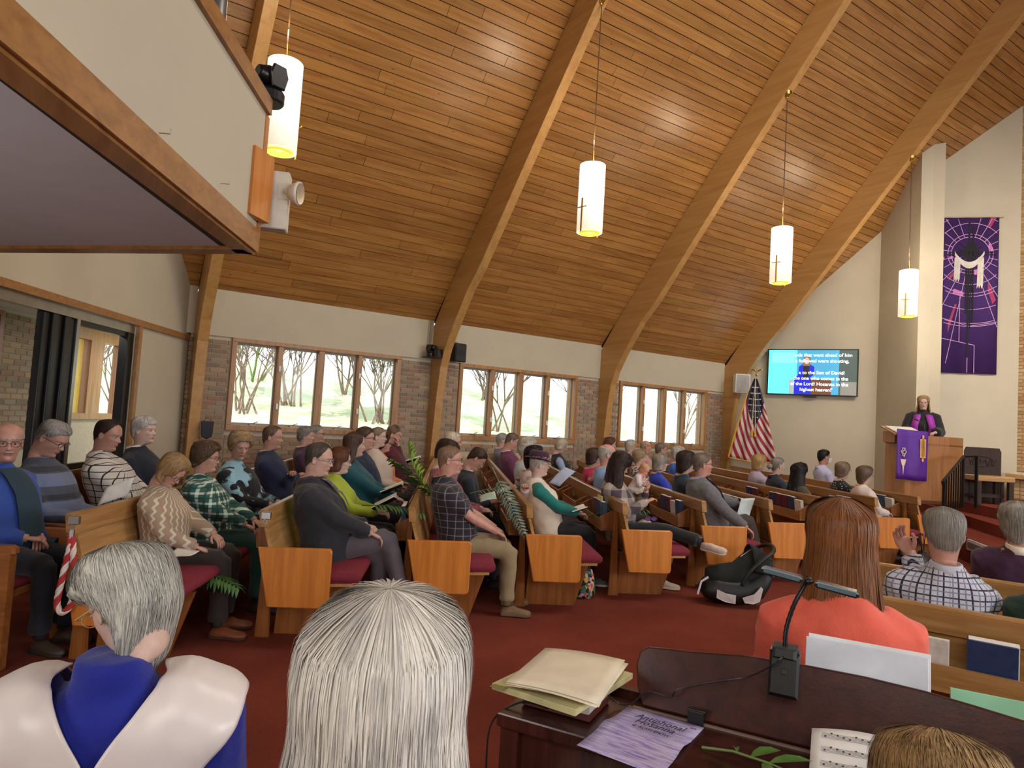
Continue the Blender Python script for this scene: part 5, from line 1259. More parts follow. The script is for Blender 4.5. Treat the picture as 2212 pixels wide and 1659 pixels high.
quad(pink, (.40, .03), (.46, .03), (.47, .15), (.44, .15)); quad(pink, (.22, .46), (.46, .49), (.46, .52), (.20, .49)); quad(pink, (.02, .255), (.2, .25), (.2, .265), (.02, .275)); quad(pink, (.80, .15), (.9, .21), (.87, .22), (.77, .17)); quad(pink, (.57, .34), (.68, .34), (.66, .37), (.58, .37))
quad(rose, (.85, .0), (.95, .0), (.84, .07), (.78, .055)); quad(rose, (.24, .56), (.28, .56), (.10, .78), (.05, .775)); quad(rose, (.78, .43), (.84, .42), (.96, .53), (.90, .555)); quad(rose, (.10, .39), (.24, .34), (.24, .37), (.12, .41))
lines.build('line_pattern', m_plain('banner_lines', (196, 150, 196), .8), bn); [q_.build('pink_patch', m_plain('banner_pink', (196, 112, 176), .8), bn) for q_ in pink]; [q_.build('rose_patch', m_plain('banner_rose', (160, 52, 92), .8), bn) for q_ in rose]
cr_ = MB()
for x0, x1, y0, y1 in ((.455, .49, .03, .90), (.415, .45, .33, .62), (.53, .56, .06, .48), (.50, .52, .30, .72), (.54, .57, .45, .68), (.08, .95, .238, .246), (.15, .90, .222, .230)):
    cr_.add([B2(x0, y0, .018), B2(x1, y0, .018), B2(x1, y1, .018), B2(x0, y1, .018)], [(0, 1, 2, 3)])
rs = random.Random(2); st_ = []
for i in range(26): a = 2*PI*i/26; rr_ = (.11 if i % 2 else rs.uniform(.20, .30)); st_.append(B2(CXB+rr_*math.cos(a), CYB-.01+rr_*math.sin(a)/AR_*1.1, .016))
cr_.add([B2(CXB, CYB-.01, .016)]+st_, [(0, 1+i, 1+(i+1) % 26) for i in range(26)]); cr_.build('black_cross', m_plain('banner_black', (14, 10, 18), .8), bn)
dr = MB(); P = []
for i in range(17):
    q = i/16; x_ = .22+.52*q; y_ = .225+.075*math.sin(PI*q)**.8; P.append((x_, y_))
vs = []
for (x_, y_), i in zip(P, range(17)): w_ = .018+.012*math.sin(PI*i/16); vs += [B2(x_, y_-w_*.4, .024), B2(x_, y_+w_*.55, .040), B2(x_, y_+w_, .024)]
dr.add(vs, [(3*i+j, 3*i+3+j, 3*i+4+j, 3*i+1+j) for i in range(16) for j in (0, 1)])
for x0, y0, y1 in ((.22, .26, .42), (.63, .26, .46)):
    vs = []
    for j in range(9): x_ = x0+.11*j/8; vs += [B2(x_, y0, .022+.008*(j % 2)), B2(x_-.012, y1-.012*(j % 3), .022+.010*(j % 2))]
    dr.add(vs, [(2*j, 2*j+2, 2*j+3, 2*j+1) for j in range(8)])
dr.build('white_drape', m_plain('drape_white', (206, 196, 186), .7), bn, True)
m = MB(); m.tube([B2(-.05, -.004, .01), B2(1.05, -.004, .01)], .012, 8)
for u_ in (-.06, 1.06): m.ball(B2(u_, -.004, .01), .02, 8, 6)
m.build('banner_rod', m_plain('rod_cream', (196, 176, 140), .5), bn)

# flag
fg = thing('flag', 'hanging stars and stripes flag with gold fringe on a stand', 'flag', (13.05, 9.86, 0), R(-66))
FW_, FZ0, FZ1 = 1.05, 1.02, 2.93
m = MB(); m.tube([(0, .03, .0), (0, .03, 3.0)], .014, 8); m.build('flag_pole', M_OAKL, fg); m = MB(); m.lathe([(.16, 0), (.15, .03), (.05, .06), (.03, .14)], 20, (0, .03, 0)); m.build('flag_base', M_BRASS, fg)
m = MB(); m.ball((0, .03, 3.02), .03, 10, 8); m.obox((0, .03, 3.10), ((1, 0, 0), (0, 1, 0), ez), (.016, .014, .05)); 
for sd in (-1, 1): m.tube([(0, .03, 3.09), (sd*.05, .03, 3.13), (sd*.11, .03, 3.15), (sd*.13, .03, 3.12)], [.014, .02, .014, .003], 6, sx=.5)
m.build('eagle_finial', M_BRASS, fg)
def flag_mat():
    t = NT('flag_cloth'); uv = t.n('ShaderNodeTexCoord'); sp = t.n('ShaderNodeSeparateXYZ'); t.l(uv.outputs['UV'], sp.inputs[0]); u_, v_ = sp.outputs[0], sp.outputs[1]
    k = t.math('ADD', t.math('MULTIPLY', u_, .95), t.math('MULTIPLY', v_, 1.05)); st = t.math('LESS_THAN', t.math('FRACT', t.math('MULTIPLY', k, 6.6)), .5)
    col = t.mix(st, s2l((206, 192, 184)), s2l((150, 22, 48)))
    can = t.math('GREATER_THAN', t.math('SUBTRACT', v_, t.math('MULTIPLY', t.math('ABSOLUTE', t.math('SUBTRACT', u_, .53)), .62)), .42)
    col = t.mix(can, col, s2l((26, 30, 58))); t.base(col); t.rough(.6); return t.m
vs = []; uvs = []; NU, NV = 40, 30
def fpt(u_, v_):
    w_ = FW_*(.06+.94*(1-v_)**.85); zb = FZ0+.10*math.sin(u_*PI)*-1+(.28 if u_ < .0 else 0)+.22*abs(u_-.45)*0; z_ = FZ0+(FZ1-FZ0)*v_+(1-v_)*(.12*abs(u_-.6))
    return ((u_-.5)*w_, -.03-.035*math.sin(u_*21+v_*1.5)*(1-v_*.7)-.02, z_)
for j in range(NV+1):
    for i in range(NU+1): vs.append(fpt(i/NU, j/NV)); uvs.append((i/NU, j/NV))
fc = obj('flag_cloth', mesh('flag_cloth', vs, [(j*(NU+1)+i, j*(NU+1)+i+1, (j+1)*(NU+1)+i+1, (j+1)*(NU+1)+i) for j in range(NV) for i in range(NU)], flag_mat(), smooth=True, uv=uvs), fg); so = fc.modifiers.new('t', 'SOLIDIFY'); so.thickness = .004
m = MB()
for i in range(9):
    for j in range(7):
        u_, v_ = .16+.085*i+(.04 if j % 2 else 0), .46+.072*j
        if v_-abs(u_-.53)*.62 > .46 and v_ < .93:
            c_ = fpt(u_, v_); r1 = .020; P = [(c_[0]+(r1 if k % 2 == 0 else r1*.42)*math.sin(2*PI*k/10), c_[1]-.008, c_[2]+(r1 if k % 2 == 0 else r1*.42)*math.cos(2*PI*k/10)) for k in range(10)]; m.add([(c_[0], c_[1]-.008, c_[2])]+P, [(0, 1+k, 1+(k+1) % 10) for k in range(10)])
m.build('flag_stars', m_plain('star_white', (226, 222, 216), .7), fg)
M_GOLD = m_plain('gold_fringe', (206, 158, 42), .5)
m = MB(); m.tube([Vector(fpt(0, v_))+Vector((-.012, -.01, 0)) for v_ in np.linspace(0, .9, 12)], [.022]*10+[.012, .004], 6); m.tube([Vector(fpt(u_, 0))+Vector((0, -.005, -.015)) for u_ in np.linspace(0, 1, 20)], .016, 6); m.build('fringe', M_GOLD, fg)
for dx in (-.02, .05):
    m = MB(); m.tube([(0, -.05, 2.95), (dx*.5, -.12, 2.4), (dx, -.12, 1.75)], .007, 6); m.build('tassel_cord', m_plain('cord_white', (214, 200, 170), .6), fg); m = MB(); m.lathe([(.008, 0), (.014, -.02), (.02, -.05), (.026, -.16), (.004, -.17)], 10, (dx, -.12, 1.76)); m.build('tassel', M_GOLD, fg)

def speaker(name, label, c, ax, size, mat, grille, cat='speaker'):
    t = thing(name, label, cat, c, 0); w, d, h = size; ax = Vector(ax).normalized(); ay = Vector((-ax.y, ax.x, 0))
    m = MB(); m.obox((0, 0, 0), (ay, ax, ez), (w/2, d/2, h/2), .015); m.build('speaker_cabinet', mat, t)
    m = MB(); m.obox(ax*(d/2+.004), (ay, ax, ez), (w/2*.86, .006, h/2*.88), .004); m.build('speaker_grille', grille, t)
    m = MB(); m.tube([ax*(d/2+.008)+ez*(-h*.08), ax*(d/2+.013)+ez*(-h*.08)], w*.36, 20); m.build('speaker_cone', grille, t)
    m = MB(); m.obox(-ax*(d/2+.03), (ay, ax, ez), (.02, .04, .03)); m.tube([-ax*(d/2)+ez*(h/2+.01), ez*(h/2+.02), -ax*(d/2)+ez*(h/2+.01)], .006, 5); m.build('speaker_bracket', mat, t); return t
speaker('wall_speaker', 'black box speaker on the right of the second arch beam', (5.70, 10.72, 2.80), (.1, -1, -.12), (.24, .20, .34), M_BLACK, m_plain('grille_black', (28, 28, 32), .6))
speaker('wall_speaker', 'white box speaker on the arch beam above the flag', (13.25, 10.42, 2.84), (-.75, -1, 0), (.34, .24, .46), m_plain('speaker_white', (214, 210, 204), .5), m_plain('grille_grey', (168, 166, 164), .6))
def ptz(label, c, ang, s=1):
    t = thing('video_camera', label, 'camera', c, ang); t.scale = (s,)*3
    m = MB(); m.lathe([(.055, 0), (.062, .01), (.062, .05), (.052, .065), (.03, .07)], 20); m.build('camera_base', M_BLACK, t)
    for sd in (1, -1): m = MB(); m.prism([(-.03, .06), (.03, .06), (.045, .12), (.03, .165), (-.03, .165), (-.045, .12)], sd*.058-.009, sd*.058+.009, 'y', .004); m.build('camera_yoke', M_BLACK, t)
    m = MB(); m.tube([(-.05, 0, .125), (-.03, 0, .125), (.03, 0, .125), (.055, 0, .125), (.07, 0, .125)], [.03, .047, .047, .036, .032], 18); m.build('camera_head', M_BLACK, t, True)
    m = MB(); m.tube([(.070, 0, .125), (.073, 0, .125)], .024, 14); m.build('camera_lens', m_plain('lens', (30, 34, 50), .08), t)
    m = MB(); m.box((.056, -.006, .022), (.0632, .006, .042)); m.build('status_light', m_emit('red_led', (255, 40, 60), 4), t); return t
ptz('black robotic camera standing on the balcony rail corner', (.775, 3.93, 3.325), R(200), 1.25)
tv2 = ptz('black robotic camera on a small shelf at the second arch beam', (5.16, 10.70, 2.66), R(-70), 1.3)
m = MB(); m.box((-.09, -.08, -.012), (.16, .08, 0)); m.box((.10, -.05, 0), (.17, .05, .10)); m.build('camera_shelf', M_BLACK, tv2)
ca_ = MB(); ca_.tube([(5.19, 10.86, 3.34), (5.18, 10.87, 3.0), (5.17, 10.84, 2.72)], .008, 5); ca_.tube([(5.22, 10.86, 3.34), (5.22, 10.87, 3.0), (5.19, 10.84, 2.72)], .006, 5)
tag(ca_.build('cable', m_plain('cable_grey', (120, 112, 100), .6)), 'thin grey cables running down to the wall camera at the second beam', 'cable')

# emergency light on the balcony corner
el = thing('emergency_light', 'cream emergency light with round lamp on an oak block at the balcony corner', 'light')
m = MB(); m.obox((.725, 3.775, 2.80), ((.70, .71, 0), (-.71, .70, 0), ez), (.092, .022, .185), .002); m.build('oak_block', m_wood('amber_block', (208, 136, 66), (180, 108, 46), 2), el)
m = MB(); m.obox((.845, 3.915, 2.77), ((.93, -.36, 0), (.36, .93, 0), ez), (.075, .05, .165), .006); m.build('light_case', m_plain('case_cream', (206, 198, 182), .5), el)
m = MB(); m.obox((.875, 3.86, 2.82), ((.93, -.36, 0), (.36, .93, 0), ez), (.03, .012, .05), .006); m.tube([(.875, 3.86, 2.82), (.905, 3.835, 2.815)], .018, 8); m.build('lamp_bracket', m_plain('case_cream', (206, 198, 182), .5), el)
m = MB(); h0 = Vector((.895, 3.83, 2.815)); hd = Vector((.80, -.58, -.08)).normalized(); m.tube([h0, h0+hd*.02, h0+hd*.05, h0+hd*.065], [.03, .05, .064, .066], 20); m.build('lamp_head', m_plain('case_cream', (206, 198, 182), .5), el, True)
m = MB(); m.tube([h0+hd*.062, h0+hd*.070], .058, 20); m.build('lamp_lens', m_plain('lens_silver', (170, 166, 160), .15, .8, .4, 120), el)
# organ pipes standing on the balcony
for i, (x, y, r_) in enumerate(((.44, 3.87, .062), (.28, 3.66, .055))):
    m = MB(); m.lathe([(r_*.3, 2.68), (r_, 2.9), (r_, 5.2-i*.3), (r_*.95, 5.2-i*.3)], 20, (x, y, 0)); tag(m.build('organ_pipe', m_plain('pipe_metal', (128, 126, 124), .35, .7), None, True), ['tall grey metal organ pipe just behind the balcony rail corner', 'shorter grey metal organ pipe left of the tall one behind the rail'][i], 'organ pipe')
m = MB(); m.prism([(-.14, 0), (.14, 0), (.11, -.36), (0, -.42), (-.11, -.36)], -.04, .04, 'y', .015)
bg = m.build('umbrella_bag', m_plain('umbrella_grey', (44, 48, 58), .8)); bg.scale = (.62,)*3; bg.location = (1.60, 10.62, 1.34); tag(bg, 'dark grey bag hanging at the foot of the nearest arch beam', 'bag'); m = MB(); m.tube([(-.10, 0, 0), (0, 0, .09), (.10, 0, 0)], .006, 5); m.build('bag_strap', M_BLACK, bg)

# ------------------------------------------------------------------ pulpit, rail, chair, ledge
pu = thing('pulpit', 'angled oak pulpit with a purple parament', 'pulpit')
PP = [Vector((11.40, 6.01, 0)), Vector((11.25, 5.60, 0)), Vector((11.95, 5.27, 0)), Vector((12.45, 5.28, 0))]
M_PUL = m_wood('pulpit_oak', (166, 110, 58), (138, 86, 42), 2, .35); M_PULL = m_wood('pulpit_oak_light', (190, 144, 92), (164, 118, 70), 2, .35)
back = [PP[3]+Vector((.25, .55, 0)), PP[0]+Vector((.62, .12, 0))]
for i, (a, b) in enumerate(zip(PP, PP[1:])):
    d = (b-a); nn_ = Vector((d.y, -d.x, 0)).normalized(); c = (a+b)/2
    if nn_.dot(Vector((-1, -.5, 0))) < 0: nn_ = -nn_
    m = MB(); m.obox(c+ez*1.235-nn_*.014, (d.normalized(), nn_, ez), (d.length/2, .014, .545), .003); m.build('pulpit_panel', M_PULL if i == 0 else M_PUL, pu)
m = MB(); m.prism([(p.x, p.y) for p in PP+back], 1.62, 1.655, 'z', .003); m.build('reading_shelf', M_PUL, pu)
m = MB(); m.prism([(p.x, p.y) for p in PP+back], .68, .74, 'z', .004); m.build('pulpit_base', m_wood('base_wood', (120, 70, 36), (92, 50, 26), 0), pu)
m = MB(); fd = (PP[2]-PP[1]).normalized(); fn = Vector((fd.y, -fd.x, 0)); fn = fn if fn.x < 0 else -fn
lc = PP[1]+fd*.09; m.obox(lc+ez*1.83-fn*.17, (fd, (Vector((-fn.x, -fn.y, .35))).normalized(), (fn*.35+ez).normalized()), (.29, .20, .012), .003); m.obox(lc+ez*1.73-fn*.2, (fd, fn, ez), (.25, .14, .09)); m.build('book_rest', M_PUL, pu)
pm_ = thing('parament', 'purple cloth over the pulpit with a gold torch and a gold scroll emblem', 'cloth')
vs = []
for j in range(9):
    for i in range(13):
        x_ = -.20+.56*i/12; zz = 1.865-.80*j/8-.02*(i/12); vs.append(PP[1]+fd*x_+fn*(.035+.018*math.sin(i*.9+.6)*(.3+.7*j/8))+ez*zz+(PP[0]-PP[1])*0)
o = obj('parament_cloth', mesh('parament_cloth', vs, [(j*13+i, j*13+i+1, (j+1)*13+i+1, (j+1)*13+i) for j in range(8) for i in range(12)], m_plain('parament_purple', (86, 32, 140), .6), smooth=True), pm_); so = o.modifiers.new('t', 'SOLIDIFY'); so.thickness = .006
m = MB()
for q in ((.20, .30, 1.42, 1.72), (.235, .265, 1.36, 1.78)): m.obox(PP[1]+fd*(q[0]+q[1])/2+fn*.062+ez*(q[2]+q[3])/2, (fd, fn, ez), ((q[1]-q[0])/2, .003, (q[3]-q[2])/2))
m.build('gold_emblem', m_plain('emblem_gold', (214, 160, 84), .6), pm_)
m = MB()
for q in ((.225, .229, 1.44, 1.70), (.248, .252, 1.40, 1.74), (.271, .275, 1.44, 1.70)): m.obox(PP[1]+fd*(q[0]+q[1])/2+fn*.066+ez*(q[2]+q[3])/2, (fd, fn, ez), ((q[1]-q[0])/2, .002, (q[3]-q[2])/2))
m.build('emblem_lines', m_plain('emblem_dark', (40, 24, 40), .6), pm_)['kind'] = 'stuff'
m = MB(); P = [(-.14, 1.38), (-.04, 1.38), (-.06, 1.30), (-.075, 1.27), (-.085, 1.16), (-.09, 1.13), (-.095, 1.16), (-.105, 1.27), (-.12, 1.30)]; m.add([PP[1]+fd*p[0]+fn*.062+ez*p[1] for p in P], [tuple(range(9))]); m.tube([PP[1]+fd*(-.09+.035*math.cos(a)+.01*math.cos(5*a))+fn*.066+ez*(1.50+.06*math.sin(a)) for a in np.linspace(0, 2*PI, 30)], .006, 5, False); m.tube([PP[1]+fd*(-.09+.02*math.sin(q*9))+fn*.066+ez*(1.42+.14*q) for q in np.linspace(0, 1, 14)], .006, 5); m.build('torch_emblem', m_plain('emblem_pale', (216, 190, 170), .6), pm_)
bk_ = thing('open_book', 'open white book lying on the pulpit book rest', 'book')
m = MB(); m.obox(lc+ez*1.853-fn*.16, (fd, (Vector((-fn.x, -fn.y, .35))).normalized(), (fn*.35+ez).normalized()), (.24, .15, .010), .003); m.build('page', m_plain('paper_white', (224, 218, 210), .8), bk_)
mc = MB(); mc.tube([lc+fd*.25+ez*1.80, lc+fd*.22+ez*1.95, lc+fd*.14+ez*2.03-fn*.05], .006, 6); mc.tube([lc+fd*.15+ez*2.02-fn*.05, lc+fd*.10+ez*2.05-fn*.08], .014, 8); tag(mc.build('microphone', M_BLACK), 'small black gooseneck microphone on the pulpit', 'microphone')

rl = thing('handrail', 'black iron handrail with balusters at the chancel steps', 'railing')
H0, H1, H2 = Vector((10.84, 4.84, 1.13)), Vector((11.83, 5.01, 1.485)), Vector((12.10, 4.93, 1.50))
M_IRON = m_plain('black_iron', (16, 15, 16), .4, .3)
m = MB(); m.tube([H0+Vector((-.05, -.01, -.10)), H0+Vector((-.07, -.01, -.03)), H0, H1, H2], [.014, .02, .02, .02, .018], 8); m.build('top_rail', M_IRON, rl)
for i in range(9):
    q = i/8; p = H0.lerp(H1, q); zb = .35+(.33)*min(1, max(0, (q-.15)/.6)); m = MB(); r_ = .018 if i in (0, 8) else .009; m.box((p.x-r_, p.y-r_, zb), (p.x+r_, p.y+r_, p.z)); m.build('post' if i in (0, 8) else 'baluster', M_IRON, rl)
m = MB(); m.box((H2.x-.02, H2.y-.02, .68), (H2.x+.02, H2.y+.02, H2.z)); m.build('post', M_IRON, rl)
ch = thing('chancel_chair', 'dark carved wooden chair back with scroll relief beside the pulpit', 'chair', (13.62, 5.42, .68), R(212))
M_DARK = m_wood('dark_walnut', (58, 36, 24), (38, 22, 15), 2, .7)
m = MB(); m.prism([(-.28, .0), (.28, 0), (.28, .90), (.25, .97), (-.25, .97), (-.28, .90)], -.03, .02, 'x'); m.v = [(v[0]-.22, v[1], v[2]) for v in m.v]; bevel(m.build('backrest', M_DARK, ch), .01)
m = MB(); m.box((-.2, -.26, .40), (.26, .26, .46), .01); m.build('seat', M_DARK, ch)
for x_ in (-.2, .2):
    for y_ in (-.22, .22): m = MB(); m.box((x_-.025, y_-.025, 0), (x_+.025, y_+.025, .40)); m.build('leg', M_DARK, ch)
m = MB()
for sd in (1, -1): m.tube([(-.195, sd*(.02+.09*q)+.0, .70+.06*math.sin(q*7)) for q in np.linspace(0, 2, 16)], .008, 5)
m.tube([(-.195, .16*math.cos(a), .72+.09*math.sin(a)) for a in np.linspace(0, 2*PI, 20)], .007, 5, False); m.build('carving', M_DARK, ch)
bc = thing('bench', 'low bench with pale wooden seat and dark legs in the chancel', 'bench', (13.2, 5.22, .68), R(-31))
m = MB(); m.box((-.30, -.2, .40), (.34, .2, .49), .01); m.build('seat', M_OAKL, bc)
for x_ in (-.27, .29):
    for y_ in (-.16, .16): m = MB(); m.box((x_-.04, y_-.03, 0), (x_+.04, y_+.03, .40)); m.build('leg', M_DARK, bc)
m = MB(); m.box((-.27, -.02, .12), (.29, .02, .18)); m.build('stretcher', M_DARK, bc)
lg = thing('ledge', 'light wooden ledge on glazed brick against the tan brick wall', 'ledge')
m = MB(); m.box((15.45, 4.2, 1.08), (16.06, 5.79, 1.17), .008); m.build('ledge_top', M_OAKL, lg); m = MB(); m.box((15.60, 4.2, .68), (16.06, 5.75, 1.08)); m.build('ledge_base', M_MORTAR, lg)
for i in range(5):
    for j in range(5):
        m = MB(); m.box((15.575, 5.73-i*.15-.135, .70+j*.075), (15.605, 5.73-i*.15, .76+j*.075), .004); m.build('brick', m_plain('glazed_tan', (182, 150, 104), .5, 0, .2, 3), lg)
m = MB(); m.box((-.16, -.1, 0), (.16, .1, .035), .004); o = m.build('book', m_plain('cover_cream', (206, 196, 180), .6)); o.location = (15.65, 5.62, 1.17); tag(o, 'closed white book lying on the wooden ledge', 'book')
m = MB(); m.box((-.155, -.102, .006), (.155, .09, .03)); m.build('page_block', m_plain('paper_white', (224, 218, 210), .8), o)
ra = thing('radiator', 'beige radiator cabinet under the middle window', 'radiator')
m = MB(); m.box((5.55, 10.62, .0), (7.9, 10.90, 1.0), .01); m.build('cabinet', m_plain('radiator_beige', (190, 170, 140), .6), ra)
for i in range(10): m = MB(); m.box((5.66+i*.22, 10.612, .1), (5.84+i*.22, 10.622, .92)); m.build('grille', m_plain('radiator_beige2', (172, 152, 122), .6), ra)

# ------------------------------------------------------------------ hymnals in the racks
COLS = {'burgundy': (88, 22, 34), 'navy': (34, 52, 92), 'white': (206, 200, 190), 'slate blue': (58, 84, 112), 'yellow': (214, 208, 130)}
def book_at(org, rz, sg, x, col, label, h=.225, th=.038, d=.155, group=None, tilt=0):
    t = thing('hymnal', label, 'book', org, rz, group)
    def W3(px, v, z): return (px, sg*v, z)
    v0 = -.462; up = Vector(W3(0, -.10, .99)).normalized(); ou = Vector(W3(0, -.99, -.10)).normalized(); c = Vector(W3(x, -.548, .622+h/2+.012)); ax = (Vector((1, 0, 0))+up*tilt).normalized()
    m = MB(); m.obox(c, (ax, ou, up), (d/2, th/2, h/2), .003); m.build('cover', m_plain('cover_'+col.replace(' ', '_'), COLS[col], .5, 0, .15, 30), t)
    m = MB(); m.obox(c+up*.002+ax*.004, (ax, ou, up), (d/2, th/2-.004, h/2), 0); m.build('page_block', m_plain('paper_white', (224, 218, 210), .8), t); return t
seqs = {1: ['burgundy'], 2: ['navy', 'burgundy'], 3: ['navy', 'white', 'burgundy'], 4: ['slate blue', 'navy', 'burgundy'], 5: ['navy', 'white', 'burgundy', 'navy'], 6: ['burgundy', 'navy', 'burgundy', 'slate blue', 'burgundy', 'white'], 7: ['white', 'navy', 'burgundy', 'burgundy', 'navy'], 8: ['burgundy', 'navy', 'white'], 9: ['white', 'slate blue', 'navy']}
seatname = {1: 'the man in dark fleece', 2: 'the man in black plaid', 3: 'the woman in the plum hat', 4: 'the mother', 5: 'the man in tweed jacket', 6: 'the empty aisle seat', 7: 'the woman with black hair', 8: 'the woman in cream blouse', 9: 'the front pew'}
nth = ['first', 'second', 'third', 'fourth', 'fifth', 'sixth']
for k, sq in seqs.items():
    xs_ = pew_fins[k]; a = xs_[0]+.16; b = xs_[1]-.14; stp = min(.17, (b-a-.1)/max(1, len(sq)))
    for i, c in enumerate(sq):
        book_at(pew_o(k), A62, -1, a+.09+i*stp, c, '%s hymnal in the rack behind %s, %s from the aisle' % (c, seatname[k], nth[i]), h=.225 if c != 'white' else .20, tilt=random.uniform(-.04, .04), group='hymnals in the pew racks')
    if k in (5, 6, 7):
        a = xs_[1]+.2
        for i, c in enumerate(['burgundy', 'navy', 'burgundy'][:3 if k == 6 else 2]): book_at(pew_o(k), A62, -1, a+i*.18, c, '%s hymnal in the second rack behind %s, %s from the aisle' % (c, seatname[k], nth[i]), group='hymnals in the pew racks')
book_at(pew_o(4), A62, -1, pew_fins[4][0]+.40, 'yellow', 'yellow leaflet standing behind the slate blue hymnal', h=.27, th=.006, d=.2)
book_at(RO-RU*.14, AR, 1, .455, 'white', 'cream hymnal with handwriting in the right-hand pew rack', h=.16, d=.11, th=.02)
book_at(RO-RU*.14, AR, 1, .66, 'navy', 'thick dark blue hymnal in the right-hand pew rack', h=.19, d=.17, th=.05)

# ------------------------------------------------------------------ things people hold and things near them
M_PAPER = m_plain('paper_white', (224, 218, 210), .8)
def paper(label, c, ax, ay, w, h, mat=None, th=.0015, name='paper', cat='paper', curve=.01):
    m = MB(); ax, ay = Vector(ax).normalized(), Vector(ay).normalized(); az = ax.cross(ay); vs = []; n = 8
    for j in range(n+1):
        for i in range(n+1): x_, y_ = (i/n-.5), (j/n-.5); vs.append(Vector(c)+ax*x_*w+ay*y_*h+az*(curve*math.cos(x_*3)+curve*.6*y_*x_*4))
    m.add(vs, [(j*(n+1)+i, j*(n+1)+i+1, (j+1)*(n+1)+i+1, (j+1)*(n+1)+i) for j in range(n) for i in range(n)])
    o = m.build(name, mat or M_PAPER, None, True); so = o.modifiers.new('t', 'SOLIDIFY'); so.thickness = th; return tag(o, label, cat)
def open_book(label, c, fw, pitch_=25, w=.15, h=.22, cov='green'):
    t = thing('open_book', label, 'book', c, math.atan2(fw[1], fw[0]))
    cm = m_plain('cover_'+cov, {'green': (36, 92, 66), 'black': (24, 24, 28), 'burgundy': (88, 22, 34)}[cov], .6); Mx = Matrix.Rotation(R(-pitch_), 4, 'Y')
    for sd in (1, -1):
        for mat, th, z0 in ((cm, .003, 0), (M_PAPER, .012, .003)):
            m = MB(); m.box((-h/2, 0, z0), (h/2, w*(1 if z0 == 0 else .96), z0+th), .001); T = Mx @ Matrix.Rotation(R(sd*14), 4, 'X'); m.v = [tuple(T @ Vector((v[0], v[1]*sd, v[2]))) for v in m.v]; m.build('cover' if z0 == 0 else 'page_block', mat, t)
    return t
vf = (PV.x, PV.y)
paper('printed leaflet in the hands of the man in striped sweater', (.27, 5.42, .95), (.85, -.40, .40), (.25, .1, .9), .20, .13)
open_book('open book held by the woman in teal sweater', (2.72, 6.30, .84), vf, 25)
open_book('open book held by the woman in lime jacket', (2.36, 5.60, .80), vf, 30, cov='black')
open_book('open book on the lap of the young man in navy', (3.93, 6.05, .84), vf, 20, cov='black')
open_book('open book resting on the pew rail by the far man near the wall', (4.25, 9.15, .93), vf, 20, cov='black')
paper('pale green leaflet held by the woman in maroon cardigan', (3.38, 5.55, .86), (.8, -.5, .3), (.3, .8, .4), .16, .12, m_plain('paper_green', (176, 196, 176), .8))
open_book('small open booklet in the hands of the woman in plum hat', (4.33, 5.32, .74), vf, 20, .11, .16, 'black')
paper('folded pale blue sheet standing on the pew rail behind the hat', (4.60, 5.98, 1.02), (.70, -.1, .65), (-.3, .9, .2), .26, .15, m_plain('paper_blue', (176, 188, 214), .8))
paper('folded bulletin dangling from the hand of the man in tweed jacket', (6.42, 4.93, .78), (.9, -.45, .1), (-.25, .1, -.95), .16, .24, m_plain('paper_grey', (196, 206, 206), .8))
paper('green and white bulletin lying on the cushion in front of the mother', (5.42, 4.76, .532), (.88, -.47, 0), (.47, .88, 0), .26, .18, m_plain('paper_green', (176, 196, 176), .8))
paper('white paper lying on the armrest of the left pew', (.60, 4.55, .678), (.47, .88, 0), (.88, -.47, 0), .22, .14)

def palm(label, base, tip, up, n=16, L=.22, mat=None, w=.016, seed=1, cat='palm frond', pot=None):
    base, tip, up = Vector(base), Vector(tip), Vector(up); r = random.Random(seed); t = thing('palm_frond', label, cat); d = tip-base
    def q(s_): return base+d*s_+up*(.25*d.length*math.sin(s_*PI*.6))*.6
    m = MB(); m.tube([q(i/8) for i in range(9)], [.005-.0005*i for i in range(9)], 5); mt_ = mat or m_plain('palm_green', (58, 104, 44), .45, 0, .25, 20); m.build('stem', mt_, t)
    for i in range(n):
        s_ = .22+.78*i/(n-1); p = q(s_); ta = (q(min(1, s_+.03))-q(s_-.03)).normalized()
        for sd in (1, -1):
            side = ta.cross(up).normalized()*sd; dr_ = (side+ta*.7+up*r.uniform(-.3, .1)).normalized(); LL = L*(math.sin(.5+s_*2.2))*r.uniform(.85, 1.1); lf = MB(); nn_ = dr_.cross(ta).normalized(); wd = nn_.cross(dr_).normalized()
            pts = [(p, .2), (p+dr_*LL*.35-up*.003, 1), (p+dr_*LL*.7-up*.015, .75), (p+dr_*LL-up*.04, .05)]
            vs = []
            for pp_, ww in pts: vs += [pp_-wd*w*ww, pp_+nn_*.002, pp_+wd*w*ww]
            lf.add(vs, [(3*a+b, 3*a+3+b, 3*a+4+b, 3*a+1+b) for a in range(3) for b in (0, 1)]); lf.build('leaf', mt_, t)
    return t
M_PB = m_plain('palm_bright', (122, 160, 58), .4, 0, .3, 20)
palm('bright green palm frond standing upright beside the man in black plaid', (2.88, 5.62, .70), (2.70, 5.76, 1.31), (-.8, .5, .1), 18, .22, M_PB, .017, 1)
palm('dark palm frond spreading left behind the man in black plaid', (2.95, 5.45, .72), (2.42, 5.62, 1.10), (-.1, .2, 1), 16, .24, None, .016, 2)
palm('palm frond lying across the lap beside the man in fleece', (2.02, 5.30, .84), (2.42, 4.98, .74), (0, 0, 1), 13, .15, None, .012, 3)
palm('palm frond hanging at the knees of the woman in cable knit', (.72, 5.02, .46), (.98, 4.72, .34), (0, 0, 1), 12, .15, None, .013, 4)
palm('grey green palm frond tied over the pew end beside the hat', (3.04, 4.95, 1.20), (3.30, 4.74, .62), (-.5, -.4, .3), 18, .09, m_plain('palm_grey', (112, 128, 108), .3, 0, .3, 20), .010, 5)
